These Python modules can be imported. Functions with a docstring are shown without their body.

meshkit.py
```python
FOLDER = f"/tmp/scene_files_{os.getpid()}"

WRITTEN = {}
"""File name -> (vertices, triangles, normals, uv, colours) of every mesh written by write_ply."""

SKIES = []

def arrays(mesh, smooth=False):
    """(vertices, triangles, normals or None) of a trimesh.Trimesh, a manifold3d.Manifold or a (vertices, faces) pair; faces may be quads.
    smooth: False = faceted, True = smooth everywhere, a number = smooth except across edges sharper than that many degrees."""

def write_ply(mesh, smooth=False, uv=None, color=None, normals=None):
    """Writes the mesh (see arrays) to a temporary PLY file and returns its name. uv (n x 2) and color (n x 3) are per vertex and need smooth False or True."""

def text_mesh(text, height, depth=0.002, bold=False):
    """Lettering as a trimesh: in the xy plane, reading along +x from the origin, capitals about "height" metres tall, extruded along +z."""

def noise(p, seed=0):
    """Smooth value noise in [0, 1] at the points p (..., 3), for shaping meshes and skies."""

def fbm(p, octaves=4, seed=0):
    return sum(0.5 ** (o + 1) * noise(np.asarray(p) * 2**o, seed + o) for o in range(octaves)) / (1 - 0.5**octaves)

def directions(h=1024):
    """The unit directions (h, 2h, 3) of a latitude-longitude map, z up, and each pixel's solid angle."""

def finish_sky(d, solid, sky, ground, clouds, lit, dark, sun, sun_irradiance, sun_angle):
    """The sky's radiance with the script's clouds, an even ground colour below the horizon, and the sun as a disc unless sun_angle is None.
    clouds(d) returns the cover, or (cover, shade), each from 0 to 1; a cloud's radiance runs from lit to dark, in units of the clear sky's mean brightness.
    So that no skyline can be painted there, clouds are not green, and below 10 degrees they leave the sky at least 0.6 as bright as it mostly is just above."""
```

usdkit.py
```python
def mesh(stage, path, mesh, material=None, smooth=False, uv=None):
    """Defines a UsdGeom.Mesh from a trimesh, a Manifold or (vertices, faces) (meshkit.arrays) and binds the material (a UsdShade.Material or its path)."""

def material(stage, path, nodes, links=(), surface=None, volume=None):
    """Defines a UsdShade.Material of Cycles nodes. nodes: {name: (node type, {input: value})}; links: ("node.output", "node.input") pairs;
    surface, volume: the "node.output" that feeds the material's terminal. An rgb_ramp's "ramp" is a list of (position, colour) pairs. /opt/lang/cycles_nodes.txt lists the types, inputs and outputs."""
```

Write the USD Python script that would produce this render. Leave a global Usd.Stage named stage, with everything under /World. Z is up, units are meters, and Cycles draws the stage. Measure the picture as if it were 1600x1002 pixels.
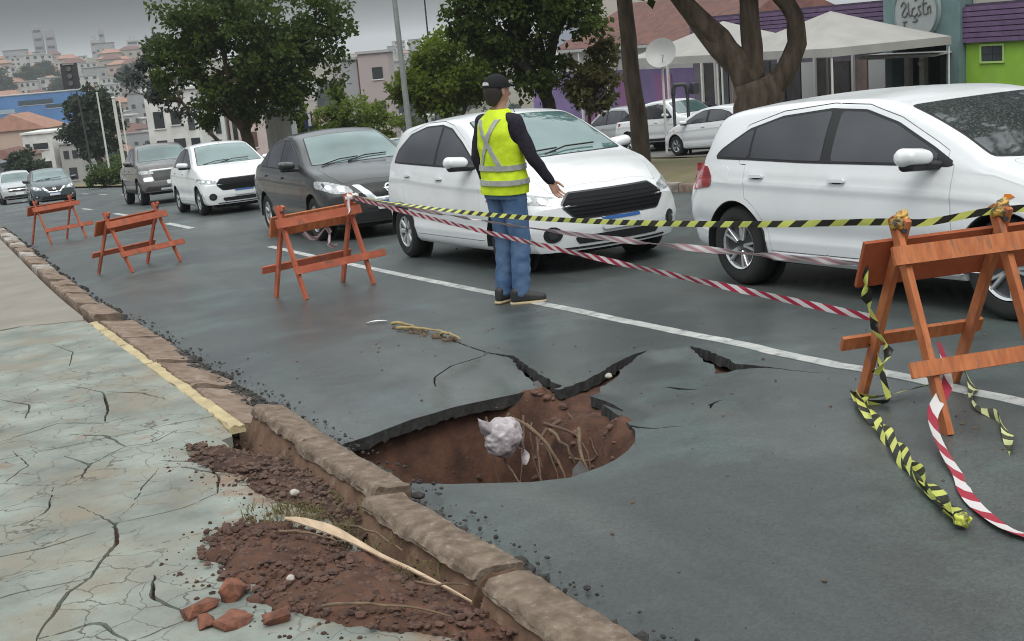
import math, random
import numpy as np
import trimesh, manifold3d, usdkit, meshkit
from manifold3d import Manifold, CrossSection
from pxr import Usd, UsdGeom, UsdLux, UsdShade, Gf, Sdf
from scipy.spatial import Delaunay, cKDTree
from scipy.interpolate import PchipInterpolator, LinearNDInterpolator, NearestNDInterpolator
import shapely
from shapely.geometry import Polygon, LineString, Point, box as sbox, MultiPolygon
from shapely.ops import unary_union

stage = Usd.Stage.CreateInMemory()
UsdGeom.SetStageUpAxis(stage, 'Z')
UsdGeom.SetStageMetersPerUnit(stage, 1.0)
world = UsdGeom.Xform.Define(stage, '/World')
UsdGeom.Scope.Define(stage, '/World/Looks')
PI = math.pi

# ------------------------------------------------------------------ camera, sky, sun, exposure
CAM_R = (0.88011913, -0.46736299, -0.08343954)
CAM_U = (0.17678149, 0.15950995, 0.97123884)
CAM_F = (0.44061165, 0.86955645, -0.22300888)
cam = UsdGeom.Camera.Define(stage, '/World/camera')
cam.AddTransformOp().Set(Gf.Matrix4d(*CAM_R, 0, *CAM_U, 0, *[-c for c in CAM_F], 0, 0, 0, 1.65, 1))
cam.CreateHorizontalApertureAttr(36.0)
cam.CreateFocalLengthAttr(1905 / 1600 * 36.0)
cam.CreateClippingRangeAttr(Gf.Vec2f(0.05, 20000))
cam.CreateExposureAttr(0.42)

SUN_EL, SUN_AZ = math.radians(62), math.radians(205)      # azimuth from +y towards +x
sun = UsdLux.DistantLight.Define(stage, '/World/sun')
sun.CreateNormalizeAttr(True); sun.CreateIntensityAttr(0.4); sun.CreateAngleAttr(40.0)
sun.CreateColorAttr(Gf.Vec3f(1.0, 0.975, 0.94))
_d = Gf.Vec3d(math.sin(SUN_AZ) * math.cos(SUN_EL), math.cos(SUN_AZ) * math.cos(SUN_EL), math.sin(SUN_EL))
sun.AddTransformOp().Set(Gf.Matrix4d(Gf.Rotation(Gf.Vec3d(0, 0, 1), _d), Gf.Vec3d(0, 0, 0)))

SKY_STRENGTH = 0.10
dome = UsdLux.DomeLight.Define(stage, '/World/sky')
sky_mat = usdkit.material(stage, '/World/Looks/sky', {
    'sky': ('sky_texture', {'sky_type': 'single_scattering', 'sun_disc': False, 'sun_elevation': SUN_EL, 'sun_rotation': SUN_AZ, 'aerosol_density': 3.0}),
    'tc': ('texture_coordinate', {}),
    'sep': ('separate_xyz', {}),
    'map': ('mapping', {'scale': (1.0, 1.0, 2.6)}),
    'noise': ('noise_texture', {'scale': 2.4, 'detail': 3, 'roughness': 0.55}),
    'nz': ('map_range', {'from_min': 0.32, 'from_max': 0.68, 'to_min': -0.010, 'to_max': 0.012, 'clamp': True}),
    'el': ('math', {'math_type': 'add', 'use_clamp': True}),
    'tone': ('rgb_ramp', {'ramp': [(0.0, (.175, .169, .169)), (0.014, (.150, .145, .146)), (0.03, (.082, .080, .082)), (0.05, (.048, .048, .050)), (0.12, (.050, .051, .054)), (0.20, (.12, .125, .13)), (0.30, (.40, .42, .44)), (0.55, (.80, .85, .87)), (1.0, (.98, 1.0, 1.0))]}),
    'gain': ('mix_color', {'blend_type': 'multiply', 'fac': 1.0, 'b': (11.0, 11.3, 11.3), 'use_clamp': False, 'use_clamp_result': False}),
    'var': ('map_range', {'from_min': 0.25, 'from_max': 0.75, 'to_min': 0.78, 'to_max': 1.22, 'clamp': True}),
    'varc': ('combine_xyz', {}),
    'mulv': ('mix_color', {'blend_type': 'multiply', 'fac': 1.0, 'use_clamp': False, 'use_clamp_result': False}),
    'mix': ('mix_color', {'fac': 0.96, 'use_clamp_result': False}),
    'bg': ('background_shader', {'strength': SKY_STRENGTH}),
}, [('tc.generated', 'sep.vector'), ('tc.generated', 'map.vector'), ('map.vector', 'noise.vector'), ('noise.fac', 'nz.value'),
    ('sep.z', 'el.value1'), ('nz.result', 'el.value2'), ('el.value', 'tone.fac'), ('tone.color', 'gain.a'),
    ('noise.fac', 'var.value'), ('var.result', 'varc.x'), ('var.result', 'varc.y'), ('var.result', 'varc.z'),
    ('gain.result', 'mulv.a'), ('varc.vector', 'mulv.b'), ('sky.color', 'mix.a'), ('mulv.result', 'mix.b'), ('mix.result', 'bg.color')], surface='bg.background')
UsdShade.MaterialBindingAPI.Apply(dome.GetPrim()).Bind(sky_mat)

# ------------------------------------------------------------------ naming and tagging
_used = {}
def numbered(parent, name):
    k = (parent, name); n = _used.get(k, 0); _used[k] = n + 1
    return name if n == 0 else f'{name}_{n:03d}'

def path_of(parent):
    if parent is None: return '/World'
    return str(parent.GetPath()) if hasattr(parent, 'GetPath') else str(parent)

def tag(p, label=None, cat=None, group=None, kind=None):
    for k, v in (('label', label), ('category', cat), ('group', group), ('kind', kind)):
        if v: p.SetCustomDataByKey(k, v)
    return p

def place(xf, loc=(0, 0, 0), rz=0.0, pitch=0.0, s=None):
    # pitch: rotation about the object's own x axis after rz (radians)
    m = Gf.Matrix4d(1.0)
    m.SetRotate(Gf.Rotation(Gf.Vec3d(0, 0, 1), math.degrees(rz)))
    if pitch:
        m = Gf.Matrix4d(Gf.Rotation(Gf.Vec3d(0, 0, 1), math.degrees(rz)), Gf.Vec3d(0)) * Gf.Matrix4d(Gf.Rotation(Gf.Vec3d(1, 0, 0), math.degrees(pitch)), Gf.Vec3d(0))
    if s: m = Gf.Matrix4d().SetScale(Gf.Vec3d(*s)) * m
    m.SetTranslateOnly(Gf.Vec3d(*map(float, loc)))
    UsdGeom.Xformable(xf).AddTransformOp().Set(m)

def thing(name, label, cat, loc=(0, 0, 0), rz=0.0, group=None, kind=None, pitch=0.0, parent=None):
    pp = path_of(parent)
    x = UsdGeom.Xform.Define(stage, f'{pp}/{numbered(pp, name)}')
    place(x, loc, rz, pitch)
    p = x.GetPrim(); tag(p, label, cat, group, kind); return p

def obj(name, mesh, mat, parent=None, smooth=False, uv=None, label=None, cat=None, group=None, kind=None):
    pp = path_of(parent)
    m = usdkit.mesh(stage, f'{pp}/{numbered(pp, name)}', mesh, mat, smooth=smooth, uv=uv)
    p = m.GetPrim(); tag(p, label, cat, group, kind); return p

def group_part(name, parent):
    pp = path_of(parent)
    return UsdGeom.Xform.Define(stage, f'{pp}/{numbered(pp, name)}').GetPrim()

def dup(src, name, loc, rz=0.0, label=None, group=None, pitch=0.0, s=None):
    was = src.GetCustomData()
    x = UsdGeom.Xform.Define(stage, f'/World/{numbered("/World", name)}')
    x.GetPrim().GetReferences().AddInternalReference(src.GetPath())
    x.GetPrim().SetInstanceable(True)
    x.ClearXformOpOrder()
    place(x, loc, rz, pitch, s)
    return tag(x.GetPrim(), label or was.get('label'), was.get('category'), group or was.get('group'))

# ------------------------------------------------------------------ materials
_mats = {}
def M(name, color, rough=0.6, var=0.0, scale=6.0, color2=None, bump=0.0, bscale=60.0, metallic=0.0, spec=0.5, coat=0.0, detail=5, stretch=(1, 1, 1), bdist=0.01, rvar=0.0, lo=0.35, hi=0.65, extra=None, obj_space=False, dirt=None):
    if name in _mats: return _mats[name]
    n = {'p': ('principled_bsdf', {'roughness': rough, 'metallic': metallic, 'specular_ior_level': spec, 'coat_weight': coat, 'coat_roughness': 0.05, 'base_color': color})}
    l = []
    if var or color2 is not None or bump or rvar:
        n['co'] = ('texture_coordinate', {}) if obj_space else ('geometry', {})
        src = 'co.object' if obj_space else 'co.position'
        n['mp'] = ('mapping', {'scale': stretch}); l.append((src, 'mp.vector'))
    if var or color2 is not None:
        c2 = color2 if color2 is not None else tuple(c * (1 - var) for c in color)
        c1 = color if color2 is not None else tuple(min(1, c * (1 + var)) for c in color)
        n['no'] = ('noise_texture', {'scale': scale, 'detail': detail, 'roughness': 0.6})
        n['ra'] = ('rgb_ramp', {'ramp': [(lo, c2), (hi, c1)]})
        l += [('mp.vector', 'no.vector'), ('no.fac', 'ra.fac')]
        last = 'ra.color'
        if dirt:
            n['dn'] = ('noise_texture', {'scale': dirt[1], 'detail': 6, 'roughness': 0.65})
            n['dr'] = ('map_range', {'from_min': dirt[2], 'from_max': dirt[3], 'clamp': True})
            n['dm'] = ('mix_color', {'b': dirt[0]})
            l += [('mp.vector', 'dn.vector'), ('dn.fac', 'dr.value'), ('dr.result', 'dm.fac'), (last, 'dm.a')]; last = 'dm.result'
        l.append((last, 'p.base_color'))
    if rvar:
        n['rn'] = ('noise_texture', {'scale': scale * 0.5, 'detail': 4})
        n['rr'] = ('map_range', {'from_min': 0.35, 'from_max': 0.65, 'to_min': rough - rvar, 'to_max': rough + rvar, 'clamp': True})
        l += [('mp.vector', 'rn.vector'), ('rn.fac', 'rr.value'), ('rr.result', 'p.roughness')]
    if bump:
        n['bn'] = ('noise_texture', {'scale': bscale, 'detail': 6, 'roughness': 0.65})
        n['bu'] = ('bump', {'strength': bump, 'distance': bdist})
        l += [('mp.vector', 'bn.vector'), ('bn.fac', 'bu.height'), ('bu.normal', 'p.normal')]
    if extra: extra(n, l)
    _mats[name] = usdkit.material(stage, f'/World/Looks/{name}', n, l, surface='p.BSDF')
    return _mats[name]

def leaf_mat(name, c1, c2, scale=1.2, trans=0.35, yellow=None):
    if name in _mats: return _mats[name]
    n = {'g': ('geometry', {}), 'no': ('noise_texture', {'scale': scale, 'detail': 2}), 'ra': ('rgb_ramp', {'ramp': [(0.3, c1), (0.7, c2)]}),
         'isl': ('map_range', {'from_min': 0, 'from_max': 1, 'to_min': 0.6, 'to_max': 1.45}), 'vc': ('combine_xyz', {}),
         'mu': ('mix_color', {'blend_type': 'multiply', 'fac': 1.0, 'use_clamp': False}),
         'p': ('principled_bsdf', {'roughness': 0.55, 'specular_ior_level': 0.25}), 't': ('translucent_bsdf', {}), 'm': ('mix_closure', {'fac': trans})}
    l = [('g.position', 'no.vector'), ('no.fac', 'ra.fac'), ('ra.color', 'mu.a'), ('g.random_per_island', 'isl.value'), ('isl.result', 'vc.x'), ('isl.result', 'vc.y'), ('isl.result', 'vc.z'),
         ('vc.vector', 'mu.b'), ('mu.result', 'p.base_color'), ('mu.result', 't.color'), ('p.BSDF', 'm.closure1'), ('t.BSDF', 'm.closure2')]
    _mats[name] = usdkit.material(stage, f'/World/Looks/{name}', n, l, surface='m.closure')
    return _mats[name]

# ------------------------------------------------------------------ geometry helpers
def box(sx, sy, sz, c=(0, 0, 0), rz=0.0, bev=0.0):
    if bev:
        b = min(bev, sx / 2.1, sy / 2.1, sz / 2.1)
        pts = []
        for i in (-1, 1):
            for j in (-1, 1):
                for k in (-1, 1):
                    x, y, z = i * sx / 2, j * sy / 2, k * sz / 2
                    pts += [(x - i * b, y, z), (x, y - j * b, z), (x, y, z - k * b)]
        m = trimesh.convex.convex_hull(np.array(pts))
    else:
        m = trimesh.creation.box([sx, sy, sz])
    if rz: m.apply_transform(trimesh.transformations.rotation_matrix(rz, [0, 0, 1]))
    m.apply_translation(c); return m

def bar(a, b, w, t=None, up=(0, 0, 1), bev=0.0):
    """a beam of section w (along up) x t between two points"""
    a, b = np.array(a, float), np.array(b, float); t = t or w
    d = b - a; L = np.linalg.norm(d); d /= L
    s = np.cross(d, up); s /= max(np.linalg.norm(s), 1e-9); u = np.cross(s, d)
    m = box(L, t, w, bev=bev)
    T = np.eye(4); T[:3, 0], T[:3, 1], T[:3, 2], T[:3, 3] = d, s, u, (a + b) / 2
    m.apply_transform(T); return m

def tube(pts, r, n=8, cap=True):
    pts = np.asarray(pts, float); r = np.broadcast_to(np.asarray(r, float), (len(pts),))
    tg = np.gradient(pts, axis=0); tg /= np.maximum(np.linalg.norm(tg, axis=1, keepdims=True), 1e-9)
    ref = np.array([0, 0, 1.0]) if abs(tg[0, 2]) < .9 else np.array([1.0, 0, 0])
    V = []
    s = np.cross(tg[0], ref)
    for i in range(len(pts)):
        s = s - tg[i] * (s @ tg[i]); s /= max(np.linalg.norm(s), 1e-9); u = np.cross(tg[i], s)
        a = np.arange(n) * 2 * PI / n
        V.append(pts[i] + r[i] * (np.cos(a)[:, None] * s + np.sin(a)[:, None] * u))
    V = np.vstack(V); F = []
    for i in range(len(pts) - 1):
        for j in range(n):
            a, b = i * n + j, i * n + (j + 1) % n
            F += [(a, b, b + n), (a, b + n, a + n)]
    if cap:
        c0, c1 = len(V), len(V) + 1; V = np.vstack([V, pts[0], pts[-1]]); k = (len(pts) - 1) * n
        for j in range(n):
            F += [(c0, (j + 1) % n, j), (c1, k + j, k + (j + 1) % n)]
    return trimesh.Trimesh(V, np.array(F)[:, ::-1], process=False)

def cat(ms): return trimesh.util.concatenate([m for m in ms if m is not None])
def to_tm(man):
    m = man.to_mesh(); return trimesh.Trimesh(m.vert_properties[:, :3], m.tri_verts, process=False)
def to_man(tm): return Manifold(manifold3d.Mesh(np.asarray(tm.vertices, np.float32), np.asarray(tm.faces, np.uint32)))
def revolve(profile, n=32, axis='z'):
    m = trimesh.creation.revolve(np.array(profile, float), sections=n)
    if axis == 'y': m.apply_transform(trimesh.transformations.rotation_matrix(PI / 2, [1, 0, 0]))
    if axis == 'x': m.apply_transform(trimesh.transformations.rotation_matrix(PI / 2, [0, 1, 0]))
    return m
def moved(m, t=(0, 0, 0), rx=0, ry=0, rz=0, s=None):
    m = m.copy()
    if s is not None: m.apply_scale(s)
    for a, ax in ((rx, [1, 0, 0]), (ry, [0, 1, 0]), (rz, [0, 0, 1])):
        if a: m.apply_transform(trimesh.transformations.rotation_matrix(a, ax))
    m.apply_translation(t); return m
def sstep(a, b, x):
    t = np.clip((np.asarray(x, float) - a) / (b - a), 0, 1); return t * t * (3 - 2 * t)
def fbm(x, y, s, o=4, seed=0, z=0.0):
    x, y = np.broadcast_arrays(np.asarray(x, float), np.asarray(y, float))
    return meshkit.fbm(np.stack([x * s, y * s, np.full(x.shape, z)], -1) + 50, o, seed)

def resample(ring, h):
    ls = LineString(ring); n = max(int(ls.length / h), 3)
    return [ls.interpolate(i / n, normalized=True).coords[0] for i in range(n)]
def tri_poly(poly, h, grid=None, extra=None, hb=None):
    """Triangulates a polygon with holes with points h apart: (points, faces)"""
    P = []
    polys = list(poly.geoms) if hasattr(poly, 'geoms') else [poly]
    for g in polys:
        for r in (g.exterior, *g.interiors): P += resample(r.coords, hb or h)
    B = np.array(P)
    if grid is None:
        x0, y0, x1, y1 = poly.bounds
        gx, gy = np.meshgrid(np.arange(x0 + h / 2, x1, h), np.arange(y0 + h / 2, y1, h))
        grid = np.stack([gx.ravel() + (np.arange(gx.size) % 2) * h * .11, gy.ravel()], 1)
    inside = shapely.contains_xy(poly, grid[:, 0], grid[:, 1])
    grid = grid[inside]
    if len(grid):
        d, _ = cKDTree(B).query(grid); grid = grid[d > (hb or h) * 0.6]
    P = np.vstack([B, grid]) if len(grid) else B
    P = np.unique(np.round(P, 6), axis=0)
    T = Delaunay(P).simplices
    c = P[T].mean(1)
    T = T[shapely.contains_xy(poly, c[:, 0], c[:, 1])]
    a = P[T]; ar = (a[:, 1, 0] - a[:, 0, 0]) * (a[:, 2, 1] - a[:, 0, 1]) - (a[:, 1, 1] - a[:, 0, 1]) * (a[:, 2, 0] - a[:, 0, 0])
    T[ar < 0] = T[ar < 0][:, ::-1]
    return P, T[np.abs(ar) > 1e-10]
def boundary_edges(F):
    e = np.vstack([F[:, [0, 1]], F[:, [1, 2]], F[:, [2, 0]]])
    key = {(a, b) for a, b in e}
    return np.array([(a, b) for a, b in key if (b, a) not in key])
def sheet(poly, h, zfun, thick, grid=None, hb=None, split=False):
    """a slab following zfun with walls of the given depth along every edge"""
    P, T = tri_poly(poly, h, grid, hb=hb)
    z = zfun(P[:, 0], P[:, 1])
    top = np.column_stack([P, z]); E = boundary_edges(T)
    ids = np.unique(E); low = top[ids] - [0, 0, thick]; mp = {v: i + len(top) for i, v in enumerate(ids)}
    F = [] if split else list(T)
    for a, b in E: F += [(b, a, mp[a]), (b, mp[a], mp[b])]
    if split:
        V = np.vstack([top, low]); F = np.array(F); u, inv = np.unique(F, return_inverse=True)
        W = V[u]; lo_ = u >= len(top); W[lo_] += np.random.RandomState(4).uniform(-.012, .012, (lo_.sum(), 3)) * [1, 1, .8]
        return trimesh.Trimesh(top, T, process=False), trimesh.Trimesh(W, inv.reshape(F.shape), process=False)
    return trimesh.Trimesh(np.vstack([top, low]), np.array(F), process=False)
# ------------------------------------------------------------------ lie of the land
def gz(y):
    y = np.asarray(y, float); yc = np.clip(y, 0, 40)
    return -(.0455 * y + .00034 * (yc ** 2 + 80 * np.maximum(y - 40, 0)))
def off(y):
    y = np.asarray(y, float); d = y - 13
    return .043 * (np.sqrt(d * d + 9) + d) / 2
def gslope(y):
    return float(gz(y + .5) - gz(y - .5))
def heading(y):
    return float(off(y + .5) - off(y - .5))
LOT = -0.48
def land(x, y):
    """height of the surface on which things stand"""
    u = x - off(y); z = gz(y)
    if u < 1.5: return float(z + .06)
    if u > 14.4: return float(z + LOT)
    if u > 10.6: return float(z + .12)
    return float(z)

# colours
def _agg(n, l):
    n['av'] = ('voronoi_texture', {'scale': 95.0}); n['ar'] = ('map_range', {'from_min': 0, 'from_max': 1, 'to_min': .80, 'to_max': 1.20}); n['as'] = ('separate_color', {}); n['ac'] = ('combine_xyz', {}); n['am'] = ('mix_color', {'blend_type': 'multiply', 'fac': 1.0, 'use_clamp': False})
    l.remove(('dm.result', 'p.base_color'))
    n['st'] = ('noise_texture', {'scale': 3.2, 'detail': 4, 'roughness': .7}); n['sr'] = ('map_range', {'from_min': .57, 'from_max': .72, 'to_min': 0, 'to_max': .55, 'clamp': True}); n['sm'] = ('mix_color', {'b': (.030, .031, .031)})
    n['mp2'] = ('mapping', {'scale': (2.2, .35, 1)}); n['tn'] = ('noise_texture', {'scale': 1.1, 'detail': 4}); n['tr'] = ('map_range', {'from_min': .52, 'from_max': .72, 'to_min': 0, 'to_max': .5, 'clamp': True}); n['tm'] = ('mix_color', {'b': (.088, .090, .085)})
    l += [('mp.vector', 'av.vector'), ('av.color', 'as.color'), ('as.r', 'ar.value'), ('ar.result', 'ac.x'), ('ar.result', 'ac.y'), ('ar.result', 'ac.z'), ('mp.vector', 'st.vector'), ('st.fac', 'sr.value'), ('sr.result', 'sm.fac'), ('dm.result', 'sm.a'),
          ('co.position', 'mp2.vector'), ('mp2.vector', 'tn.vector'), ('tn.fac', 'tr.value'), ('tr.result', 'tm.fac'), ('sm.result', 'tm.a'), ('tm.result', 'am.a'), ('ac.vector', 'am.b'), ('am.result', 'p.base_color')]
asphalt = M('wet_asphalt', (.050, .057, .055), rough=.38, color2=(.033, .037, .037), scale=.55, bump=.22, bscale=150, bdist=.005, rvar=.14, spec=.45, detail=5, dirt=((.074, .104, .097), 1.0, .50, .76), extra=_agg)
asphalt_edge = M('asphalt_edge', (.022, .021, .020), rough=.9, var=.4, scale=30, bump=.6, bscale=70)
soil_m = M('red_soil', (.112, .056, .037), rough=.95, color2=(.050, .028, .021), scale=7, bump=.8, bscale=45, spec=.2)
soil_dark = M('damp_soil', (.075, .040, .028), rough=.9, color2=(.032, .019, .015), scale=9, bump=.8, bscale=40, spec=.25)
def _crk(n, l):
    n['dn2'] = ('noise_texture', {'scale': 3.5, 'detail': 4}); n['dx'] = ('mix_color', {'blend_type': 'linear_light', 'fac': .16, 'use_clamp': False, 'use_clamp_result': False})
    n['cv'] = ('voronoi_texture', {'scale': 4.6, 'feature': 'distance_to_edge'}); n['cm'] = ('map_range', {'from_min': .005, 'from_max': .020, 'to_min': 1, 'to_max': 0, 'clamp': True})
    n['mk'] = ('noise_texture', {'scale': 1.3, 'detail': 3}); n['mr'] = ('map_range', {'from_min': .40, 'from_max': .52, 'clamp': True}); n['mm'] = ('math', {'math_type': 'multiply'}); n['cx'] = ('mix_color', {'b': (.095, .085, .07)})
    n['sp'] = ('noise_texture', {'scale': 26, 'detail': 5, 'roughness': .7}); n['spr'] = ('map_range', {'from_min': .60, 'from_max': .72, 'to_min': 0, 'to_max': .75, 'clamp': True}); n['spm'] = ('mix_color', {'b': (.115, .09, .07)})
    n['so'] = ('separate_xyz', {}); n['sx'] = ('map_range', {'from_min': .55, 'from_max': 1.45, 'to_min': -.13, 'to_max': .22, 'clamp': True}); n['sy'] = ('map_range', {'from_min': 6.4, 'from_max': 5.2, 'to_min': 0, 'to_max': 1, 'clamp': True}); n['sxy'] = ('math', {'math_type': 'multiply'}); n['sa'] = ('noise_texture', {'scale': 4.5, 'detail': 7, 'roughness': .65}); n['sadd'] = ('math', {'math_type': 'add'}); n['sr2'] = ('map_range', {'from_min': .58, 'from_max': .74, 'to_min': 0, 'to_max': .85, 'clamp': True}); n['smx'] = ('mix_color', {'b': (.20, .125, .085)})
    l.remove(('dm.result', 'p.base_color'))
    l += [('mp.vector', 'dn2.vector'), ('mp.vector', 'dx.a'), ('dn2.color', 'dx.b'), ('dx.result', 'cv.vector'), ('cv.distance', 'cm.value'), ('mp.vector', 'mk.vector'), ('mk.fac', 'mr.value'), ('cm.result', 'mm.value1'), ('mr.result', 'mm.value2'), ('mm.value', 'cx.fac'),
          ('mp.vector', 'sp.vector'), ('sp.fac', 'spr.value'), ('spr.result', 'spm.fac'), ('dm.result', 'spm.a'), ('co.position', 'so.vector'), ('so.x', 'sx.value'), ('so.y', 'sy.value'), ('sx.result', 'sxy.value1'), ('sy.result', 'sxy.value2'), ('mp.vector', 'sa.vector'), ('sa.fac', 'sadd.value1'), ('sxy.value', 'sadd.value2'), ('sadd.value', 'sr2.value'), ('sr2.result', 'smx.fac'), ('spm.result', 'smx.a'), ('smx.result', 'cx.a'), ('cx.result', 'p.base_color')]
concrete_green = M('painted_concrete', (.252, .275, .242), rough=.75, color2=(.138, .153, .136), scale=2.4, bump=.5, bscale=60, bdist=.008, spec=.3, detail=5, dirt=((.205, .178, .135), 1.9, .46, .70), extra=_crk)
concrete_tan = M('tan_concrete', (.235, .212, .18), rough=.8, color2=(.19, .172, .148), scale=1.6, bump=.3, bscale=90, spec=.3)
kerb_face = M('kerb_soil_stained', (.185, .115, .078), rough=.92, color2=(.105, .062, .042), scale=6, bump=.5, bscale=40, bdist=.01, spec=.2, dirt=((.25, .20, .16), 9, .58, .76))
kerb_m = M('kerb_stone', (.215, .165, .125), rough=.9, color2=(.115, .083, .062), scale=14, bump=.9, bscale=55, bdist=.012, spec=.25, detail=8, dirt=((.29, .25, .21), 28, .58, .75))
kerb_dirty = M('kerb_stone_muddy', (.24, .18, .14), rough=.9, color2=(.13, .09, .065), scale=7, bump=.7, bscale=50, spec=.25, dirt=((.29, .24, .21), 9, .55, .75))
kerb_white = M('kerb_whitewashed', (.40, .375, .34), rough=.85, color2=(.17, .14, .12), scale=4.5, bump=.6, bscale=50, spec=.25)
yellow_paint = M('worn_yellow_paint', (.46, .38, .21), rough=.8, color2=(.33, .26, .15), scale=7, bump=.5, bscale=60, dirt=((.22, .18, .13), 9, .60, .76))
white_paint = M('road_paint', (.46, .46, .44), rough=.6, color2=(.29, .30, .29), scale=5, bump=.2, bscale=150, dirt=((.085, .09, .09), 11, .52, .70))
grass_ground = M('verge_earth', (.15, .145, .075), rough=.95, color2=(.21, .165, .11), scale=1.3, bump=.6, bscale=30, spec=.2)
lot_m = M('lot_asphalt', (.115, .112, .105), rough=.7, var=.15, scale=.8, bump=.3, bscale=120, spec=.35)
terrain_m = M('valley_ground', (.095, .098, .07), rough=1, color2=(.17, .145, .12), scale=.02, spec=.1)

# ---- hole, cracks (plan coordinates in metres)
HOLE = Polygon([(1.83, 5.86), (1.94, 5.91), (2.08, 5.90), (2.18, 5.93), (2.36, 5.985), (2.52, 6.01), (2.70, 6.05), (2.87, 6.07), (3.02, 6.03), (3.12, 6.02), (3.20, 5.98), (3.29, 5.80), (3.31, 5.62), (3.27, 5.45), (3.22, 5.26), (3.17, 5.08), (3.09, 4.86), (2.99, 4.71), (2.88, 4.60), (2.77, 4.53), (2.66, 4.48), (2.48, 4.45), (2.32, 4.52), (2.17, 4.67), (2.05, 4.81), (1.95, 4.95), (1.885, 5.06), (1.86, 5.4)])
def wedge(pts, w):
    """crack: polyline with half widths w at its vertices"""
    pts = np.array(pts, float); rs = np.random.RandomState(int(abs(pts.sum()) * 1000) % 99999)
    a1 = a2 = 1.0
    ls = LineString(pts); n = max(4, int(ls.length / .035)); L, R = [], []
    cum = np.concatenate([[0], np.cumsum(np.linalg.norm(np.diff(pts, axis=0), axis=1))]); cum /= cum[-1]
    for i in range(n + 1):
        t = i / n; p = np.array(ls.interpolate(t, normalized=True).coords[0]); q = np.array(ls.interpolate(min(1, t + .02), normalized=True).coords[0]); p0 = np.array(ls.interpolate(max(0, t - .02), normalized=True).coords[0])
        d = (q - p0); d /= max(np.linalg.norm(d), 1e-9); nn = np.array([-d[1], d[0]]); hw = np.interp(t, cum, w)
        p = p + nn * (rs.uniform(-.2, .2) * hw + rs.uniform(-.006, .006))
        a1, a2 = .6 * a1 + .4 * rs.uniform(.5, 1.6), .6 * a2 + .4 * rs.uniform(.5, 1.6); L.append(p + nn * hw * a1); R.append(p - nn * hw * a2)
    return Polygon(L + R[::-1]).buffer(0)
ROAD_CRACKS = unary_union([
    wedge([(3.42, 8.05), (3.40, 7.72), (3.37, 7.30), (3.37, 7.07)], [.003, .010, .006, .008]),
    wedge([(3.37, 7.07), (3.42, 6.80), (3.30, 6.35), (3.22, 5.93)], [.006, .020, .034, .06]),
    wedge([(4.06, 6.20), (3.82, 6.08), (3.50, 5.87), (3.24, 5.76)], [.004, .035, .056, .10]),
    wedge([(4.29, 6.05), (4.22, 5.78), (4.13, 5.45), (4.24, 5.20)], [.005, .042, .066, .008]),
    wedge([(4.24, 5.20), (4.27, 5.07), (4.33, 4.92)], [.006, .005, .003]),
    wedge([(2.72, 6.45), (2.82, 6.67), (3.00, 6.86), (3.23, 6.96), (3.37, 7.04)], [.003, .006, .007, .006, .005]),
    wedge([(3.72, 5.52), (3.73, 5.40), (3.80, 5.30)], [.004, .016, .004]),
    wedge([(3.50, 4.80), (3.57, 4.86), (3.64, 4.88)], [.003, .010, .003]),
    wedge([(3.27, 5.72), (3.31, 5.50), (3.29, 5.28)], [.03, .035, .006]),
    wedge([(3.20, 5.24), (3.12, 4.98), (3.16, 4.82), (3.26, 4.70)], [.012, .016, .006, .003])])
_trees = {}
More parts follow.
